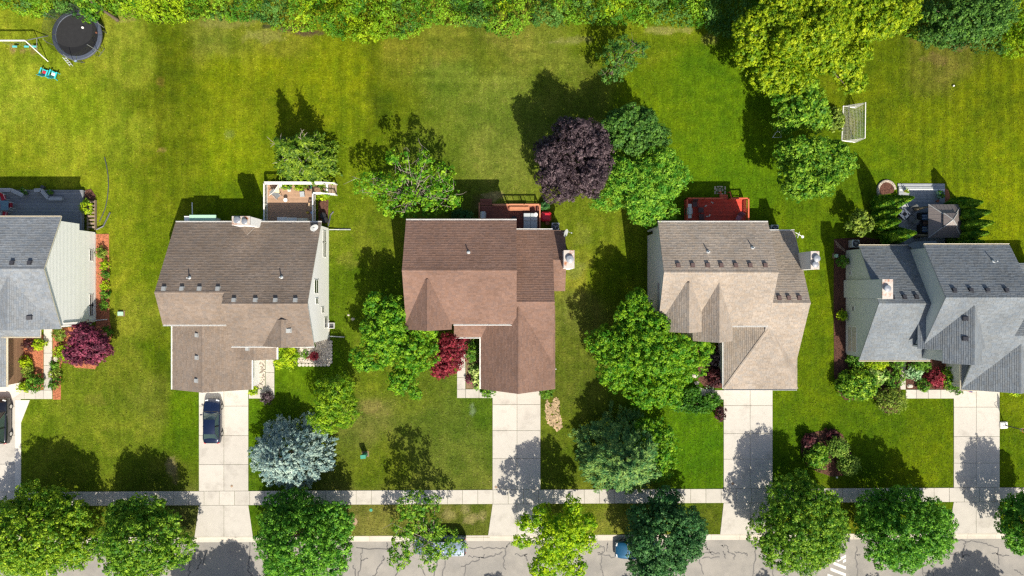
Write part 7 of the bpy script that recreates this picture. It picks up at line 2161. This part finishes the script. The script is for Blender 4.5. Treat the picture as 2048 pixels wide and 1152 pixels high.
for i in range(12):
    a = i * 0.5236
    b.bar((rx_ + 0.23 * math.cos(a), py_ + 0.23 * math.sin(a), 2.72), (rx_ + 0.14 * math.cos(a + 0.4), py_ + 0.14 * math.sin(a + 0.4), 2.3), 0.012)
b.build('net', MT['white'], bh)

# house flag by the garage of the grey house
c = Vector(P(1936, 781, 2.2))
fl = thing('flag', (c.x, c.y, 2.2), 'small striped flag on a pole at the garage of the grey house', 'flag')
b = MB(); b.tube([(c.x - 0.5, c.y + 0.35, 1.9), (c.x + 0.5, c.y - 0.1, 2.35)], 0.018, 6); b.build('pole', MT['white'], fl)
FR, FW, FB = simple('flag_red', (0.5, 0.02, 0.04), 0.8), MT['white'], simple('flag_blue', (0.03, 0.06, 0.25), 0.8)
for i in range(7):
    b = MB(); q = Vector((c.x - 0.3, c.y + 0.22, 2.0)); d = Vector((0.75, -0.34, 0.33)); dn = Vector((0.02, -0.16, -0.42))
    a0, a1 = dn * (i / 7), dn * ((i + 1) / 7 - 0.004)
    b.add([q + a0, q + d + a0, q + d + a1, q + a1], [[0, 1, 2, 3]]); b.add([q + a0 + Vector((0, .006, 0)), q + d + a0 + Vector((0, .006, 0)), q + d + a1 + Vector((0, .006, 0)), q + a1 + Vector((0, .006, 0))], [[3, 2, 1, 0]])
    b.build('stripe', FR if i % 2 == 0 else FW, fl)
b = MB(); a0, a1 = dn * 0.0, dn * (4 / 7)
o_ = Vector((0, -0.008, 0.004))
b.add([q + d * 0.6 + a0 + o_, q + d + a0 + o_, q + d + a1 + o_, q + d * 0.6 + a1 + o_], [[0, 1, 2, 3]]); b.build('canton', FB, fl)

# mailbox and small lights
c = P(1686, 1070)
mb_ = thing('mailbox', c, 'dark mailbox on a post at the kerb under the large street tree', 'mailbox')
b = MB(); b.box((c[0], c[1], 0.55), (0.1, 0.1, 1.1)); b.build('post', MT['oldwood'], mb_)
b = MB(); pr = [(-0.1, 0), (-0.1, 0.16), (-0.06, 0.22), (0.06, 0.22), (0.1, 0.16), (0.1, 0)]; n = 6
b.add([(c[0] + x_, c[1] + s * 0.25, 1.1 + zz) for s in (-1, 1) for x_, zz in pr], [list(range(n))[::-1], list(range(n, 12))] + [[i, (i + 1) % n, n + (i + 1) % n, n + i] for i in range(n)]); b.build('box', MT['darkgrey'], mb_)
def path_light(label, px, py, hh=0.5):
    c = P(px, py); t = thing('path_light', c, label, 'garden light')
    b = MB(); b.tube([c, (c[0], c[1], hh)], 0.02, 6); b.build('stake', MT['grey'], t)
    b = MB(); b.lathe((c[0], c[1], hh), [(0.09, 0), (0.11, 0.04), (0.001, 0.12)], 12); b.build('cap', MT['lightgrey'], t)
path_light('small garden light between the clipped balls', 1671, 922)
path_light('small garden light under the lower clipped ball', 1669, 952)

# ------------------------------------------------------------------ cars
def car(label, loc, rz, L, W, Hh, paint, style='sedan', cat='car', name='parked_car'):
    """front points along local +y"""
    base = Vector(loc)
    root = thing(name, loc, label, cat)
    Rm = Matrix.Rotation(rz, 3, 'Z')
    T = lambda p: base + Rm @ Vector(p)
    hl = L / 2
    if style == 'sedan':
        deck = [(-1.0, 0.62), (-0.985, 0.86), (-0.93, 0.95), (-0.80, 0.985), (-0.6, 0.98), (-0.3, 0.96), (0.2, 0.96), (0.42, 0.95), (0.55, 0.92), (0.75, 0.84), (0.9, 0.74), (0.97, 0.66), (1.0, 0.5)]
        gh = dict(yb0=-0.80, yr0=-0.50, yr1=0.10, yb1=0.44)
    elif style == 'suv':
        deck = [(-1.0, 0.7), (-0.985, 0.95), (-0.95, 1.02), (-0.8, 1.05), (-0.5, 1.06), (0.2, 1.06), (0.45, 1.04), (0.6, 1.02), (0.8, 0.97), (0.92, 0.88), (0.98, 0.75), (1.0, 0.55)]
        gh = dict(yb0=-0.97, yr0=-0.85, yr1=0.14, yb1=0.46)
    else:
        deck = [(-1.0, 0.7), (-0.985, 0.98), (-0.95, 1.04), (-0.8, 1.06), (-0.3, 1.06), (0.3, 1.04), (0.55, 1.02), (0.75, 0.93), (0.9, 0.82), (0.97, 0.7), (1.0, 0.55)]
        gh = dict(yb0=-0.985, yr0=-0.92, yr1=0.26, yb1=0.66)
    def hw(f):
        a = abs(f)
        return W / 2 * (1 - 0.035 * a ** 2 - (0.16 if f > 0 else 0.11) * max(0, (a - 0.72) / 0.28) ** 2.2)
    sec = []
    for f, zt in deck:
        w = hw(f)
        zs_ = zt
        sec.append([(0, zt + 0.03), (0.5 * w, zt + 0.024), (0.84 * w, zt), (0.965 * w, zt - 0.06), (w, zt - 0.2 if zt > 0.7 else zt - 0.1), (w, 0.42), (0.97 * w, 0.26), (0.86 * w, 0.19)])
    vs, fs = [], []
    n = len(sec[0]); full = 2 * n - 1
    for (f, _), s_ in zip(deck, sec):
        row = [(-x, z) for x, z in s_[::-1]] + [(x, z) for x, z in s_[1:]]
        vs += [T((x, f * hl, z)) for x, z in row]
    for i in range(len(deck) - 1):
        for j in range(full - 1):
            fs.append([i * full + j, i * full + j + 1, (i + 1) * full + j + 1, (i + 1) * full + j])
    fs.append(list(range(full))); fs.append([(len(deck) - 1) * full + j for j in range(full)][::-1])
    for i in range(len(deck) - 1):
        fs.append([i * full, (i + 1) * full, (i + 1) * full + full - 1, i * full + full - 1])
    MB().add(vs, fs).build('body', paint, root, smooth=True, recalc=True)
    # glass house
    def dz(f):
        return float(np.interp(f, [d[0] for d in deck], [d[1] for d in deck]))
    yb0, yr0, yr1, yb1 = (gh[k] * hl for k in ('yb0', 'yr0', 'yr1', 'yb1'))
    wb = lambda y: hw(y / hl) * 0.93
    wr = 0.66 * W / 2 if style == 'sedan' else 0.74 * W / 2
    zr_ = Hh
    B = {}
    def quad(name, pts, m, out=0.0, curve=0.04, axis=0):
        """a gently bowed panel from four corners"""
        p = [Vector(q) for q in pts]
        g = MB(); N = 6
        nrm = (p[1] - p[0]).cross(p[3] - p[0]).normalized()
        vv = []
        for i in range(N + 1):
            for j in range(3):
                u, v = i / N, j / 2
                q = (p[0] * (1 - u) + p[1] * u) * (1 - v) + (p[3] * (1 - u) + p[2] * u) * v
                q = q + nrm * (curve * math.sin(math.pi * u) + out)
                vv.append(T(q))
        ff = [[i * 3 + j, (i + 1) * 3 + j, (i + 1) * 3 + j + 1, i * 3 + j + 1] for i in range(N) for j in range(2)]
        return g.add(vv, ff).build(name, m, root, smooth=True)
    zb0, zb1 = dz(gh['yb0']) + 0.0, dz(gh['yb1']) + 0.0
    zmid = dz(0.0)
    quad('windshield', [(-wb(yb1) * 0.93, yb1, zb1), (wb(yb1) * 0.93, yb1, zb1), (wr * 0.94, yr1, zr_ - 0.05), (-wr * 0.94, yr1, zr_ - 0.05)], MT['carglass'], curve=0.07)
    quad('rear_window', [(wb(yb0) * 0.92, yb0, zb0), (-wb(yb0) * 0.92, yb0, zb0), (-wr * 0.92, yr0, zr_ - 0.06), (wr * 0.92, yr0, zr_ - 0.06)], MT['carglass'], curve=0.05)
    for s in (-1, 1):
        q = [(s * wb(yb1), yb1 * 0.97, zb1 - 0.02), (s * wb(yb0), yb0, zb0 - 0.02), (s * wr, yr0, zr_ - 0.07), (s * wr, yr1, zr_ - 0.06)]
        quad('side_window', q if s > 0 else [q[1], q[0], q[3], q[2]], MT['carglass'], curve=0.03)
        for (a, b_) in ((q[0], q[3]), (q[1], q[2])):
            m_ = MB(); m_.bar(T(a), T(b_), 0.07, 0.05); m_.build('pillar', paint, root)
        ym = (yb0 + yb1) / 2 - 0.05
        m_ = MB(); m_.bar(T((s * (wb(ym) + 0.0), ym, zmid)), T((s * (wr + 0.01), ym, zr_ - 0.04)), 0.06, 0.05); m_.build('pillar', MT['black'], root)
        m_ = MB(); m_.rbox(T((s * (W / 2 + 0.09), yb1 * 0.72, zb1 + 0.1)), (0.22, 0.12, 0.14), 0.03, rz); m_.build('mirror', paint, root)
        m_ = MB(); m_.rbox(T((s * hw(0.93) * 0.72, 0.915 * hl, dz(0.92) - 0.045)), (0.36, 0.22, 0.13), 0.03, rz + s * -0.35); m_.build('headlight', MT['lamp'], root)
        m_ = MB(); m_.rbox(T((s * hw(-0.97) * 0.86, -0.965 * hl, dz(-0.96) - 0.12)), (0.24, 0.16, 0.18), 0.03, rz + s * 0.3); m_.build('tail_light', MT['redlamp'], root)
        for f in (0.62, -0.60):
            cx, cy, r = s * (W / 2 - 0.1), f * hl, 0.33
            ty = MB(); pr = [(0.2, -0.11), (r - 0.03, -0.11), (r, -0.07), (r, 0.07), (r - 0.03, 0.11), (0.2, 0.11)]
            nn = 20; vv = []
            for rr, ww in pr:
                for k in range(nn):
                    a = 2 * math.pi * k / nn
                    vv.append(T((cx + ww, cy + rr * math.cos(a), r + rr * math.sin(a))))
            ff = [[i * nn + k, i * nn + (k + 1) % nn, (i + 1) * nn + (k + 1) % nn, (i + 1) * nn + k] for i in range(5) for k in range(nn)]
            w_ = ty.add(vv, ff).build('wheel', MT['rubber'], root)
            rm = MB(); vv = [T((cx + s * 0.10, cy + 0.22 * math.cos(2 * math.pi * k / nn), r + 0.22 * math.sin(2 * math.pi * k / nn))) for k in range(nn)]
            rm.add(vv, [list(range(nn))]); rm.build('rim', MT['rim'], w_)
    # roof skin
    g = MB(); N = 8; vv = []
    for i in range(N + 1):
        y = yr0 - 0.06 + (yr1 + 0.06 - yr0 + 0.06) * i / N
        e = abs(2 * i / N - 1)
        for j in range(9):
            u = j / 4 - 1
            vv.append(T((u * (wr + 0.015), y, zr_ - 0.055 * e ** 2 - 0.06 * u ** 2 * 0.9 + 0.02)))
    ff = [[i * 9 + j, i * 9 + j + 1, (i + 1) * 9 + j + 1, (i + 1) * 9 + j] for i in range(N) for j in range(8)]
    g.add(vv, ff).build('roof', paint, root, smooth=True)
    # trim lines: hood shut line, grille, plate, roof rails
    m_ = MB(); m_.box(T((0, 0.985 * hl, 0.45)), (W * 0.55, 0.06, 0.2), rz); m_.build('grille', MT['black'], root)
    m_ = MB(); m_.bar(T((-wb(yb1) * 0.9, yb1 + 0.04, zb1 + 0.015)), T((wb(yb1) * 0.9, yb1 + 0.04, zb1 + 0.015)), 0.07, 0.02); m_.build('cowl', MT['black'], root)
    for s in (-0.35, 0.25):
        m_ = MB(); m_.bar(T((s, yb1 + 0.02, zb1 + 0.035)), T((s + 0.45, yb1 - 0.16, zb1 + 0.13)), 0.02, 0.012); m_.build('wiper', MT['black'], root)
    if style != 'sedan':
        for s in (-1, 1):
            m_ = MB(); m_.tube([T((s * wr * 0.9, yr0 + 0.15, zr_ + 0.0)), T((s * wr * 0.9, yr0 + 0.3, zr_ + 0.05)), T((s * wr * 0.9, yr1 - 0.3, zr_ + 0.05)), T((s * wr * 0.9, yr1 - 0.15, zr_ + 0.0))], 0.02, 6); m_.build('roof_rail', MT['lightgrey'], root)
    if style == 'van':
        for s in (-0.5, 0.3):
            m_ = MB(); m_.bar(T((-wr, s, zr_ + 0.06)), T((wr, s, zr_ + 0.06)), 0.05, 0.03); m_.build('cross_bar', MT['lightgrey'], root)
    # inner floor so that the glass house is closed below
    m_ = MB(); m_.box(T((0, (yb0 + yb1) / 2, 0.75)), (W * 0.8, (yb1 - yb0) * 0.86, 0.3), rz); m_.build('cabin', MT['darkgrey'], root)
    return root

def paint(name, rgb):
    m = simple(name, rgb, 0.32, 0.35, 0.5, 1.0, 0.02)
    return m
MT['carglass'] = simple('car_glass', (0.045, 0.075, 0.078), 0.08, 0.0, 1.0, 0.0, 0.0)
car('dark navy sedan parked on the driveway of the white house', (PX(424.5, .7), PY(842, .7), 0.055), 0.0, 4.62, 1.78, 1.46, paint('navy_paint', (0.005, 0.014, 0.05)))
car('black car cut by the left edge on the leftmost driveway', (PX(0, .7), PY(842, .7), 0.066), 0.0, 4.7, 1.85, 1.68, paint('black_paint', (0.012, 0.014, 0.022)), 'suv')
car('silver-blue van parked under the thin street tree', (PX(879, .8), PY(1092, .8), -0.11), -math.pi / 2 * -1, 5.5, 1.95, 1.76, paint('silver_blue_paint', (0.20, 0.26, 0.36)), 'van', 'van')
car('blue car mostly hidden under the deep green street tree', (PX(1275, .7), PY(1101, .7), -0.11), math.pi / 2, 4.6, 1.8, 1.46, paint('teal_blue_paint', (0.006, 0.09, 0.19)))

# ------------------------------------------------------------------ grass: loose tufts standing in the mown lawns
def grass():
    R = np.random.RandomState(4)
    n = 190000
    x = R.uniform(-55, 55, n); y = R.uniform(-26.0, 29, n)
    px, py = x * PXM + 1024, 576 - y * PXM
    bad = np.zeros(n, bool)
    yy = y - TILT * x
    bad |= (yy < WALK_N + 0.03) & (yy > WALK_S - 0.03)
    bad |= yy < CURB_Y + 0.05
    def rect(a, b, c, d): return (px > a) & (px < c) & (py > b) & (py < d)
    for r in ((-80, 765, 44, 985), (396, 765, 499, 985), (983, 765, 1083, 985), (1445, 765, 1547, 985), (1905, 765, 2001, 985), (-90, 1005, 50, 1080), (386, 1005, 509, 1080), (973, 1005, 1094, 1080), (1437, 1005, 1556, 1080), (1893, 1005, 2006, 1080),
              (0, 376, 192, 660), (40, 655, 125, 800), (190, 466, 220, 660), (40, 795, 60, 845), (530, 364, 660, 450), (498, 690, 552, 800), (548, 640, 664, 732), (957, 396, 1120, 460), (912, 660, 988, 798), (1368, 396, 1494, 450), (1390, 690, 1450, 800), (1666, 474, 1724, 800), (1720, 714, 1925, 800), (1796, 370, 1892, 492), (1752, 356, 1796, 392), (1090, 794, 1125, 866), (1426, 371, 1454, 392),
              (390, 450, 655, 640), (826, 450, 1125, 640), (1300, 455, 1580, 640), (390, 640, 630, 765), (970, 640, 1105, 770), (1450, 640, 1585, 770), (1690, 500, 2048, 715), (1925, 700, 2048, 772), (0, 440, 190, 655)):
        bad |= rect(*r)
    x, y = x[~bad], y[~bad]
    xs_, ys_ = LAWN['xs'], LAWN['ys']
    i = np.clip(np.searchsorted(xs_, x), 0, len(xs_) - 1); j = np.clip(np.searchsorted(ys_, y), 0, len(ys_) - 1)
    col = LAWN['c'][j * LAWN['shape'][1] + i]
    m = len(x)
    var = (0.74 + 0.7 * R.rand(m))[:, None]
    straw = R.rand(m) < 0.12
    col = np.clip(col * var, 0.002, 0.5)
    col[straw] *= np.array([1.5, 1.2, 2.2])
    nr = unit(np.stack([R.normal(size=m), R.normal(size=m), 2.6 + 1.5 * R.rand(m)], 1))
    L = 0.13 * (0.6 + 0.8 * R.rand(m))
    pos = np.stack([x, y, 0.018 + 0.014 * R.rand(m)], 1)
    Q = leaf_quads(R, pos, nr, L, L * 0.6, None, 0.08)
    Q[:, :, 2] = np.maximum(Q[:, :, 2], 0.006)
    mt = bpy.data.materials.new('grass_blades'); mt.use_nodes = True
    nt = mt.node_tree; b = nt.nodes['Principled BSDF']; b.inputs['Roughness'].default_value = 0.7; b.inputs['Specular IOR Level'].default_value = 0.1
    va = nd(nt, 'ShaderNodeVertexColor', layer_name='tint'); nt.links.new(va.outputs[0], b.inputs['Base Color'])
    me = quads_mesh('grass', Q, mt, (0, 0, 0))
    at = me.color_attributes.new('tint', 'FLOAT_COLOR', 'POINT')
    at.data.foreach_set('color', np.repeat(np.concatenate([col, np.ones((m, 1))], 1), 4, axis=0).astype(np.float32).ravel())
    tag(link('grass', me), 'short grass tufts standing in the mown lawns', 'grass', kind='stuff')
grass()
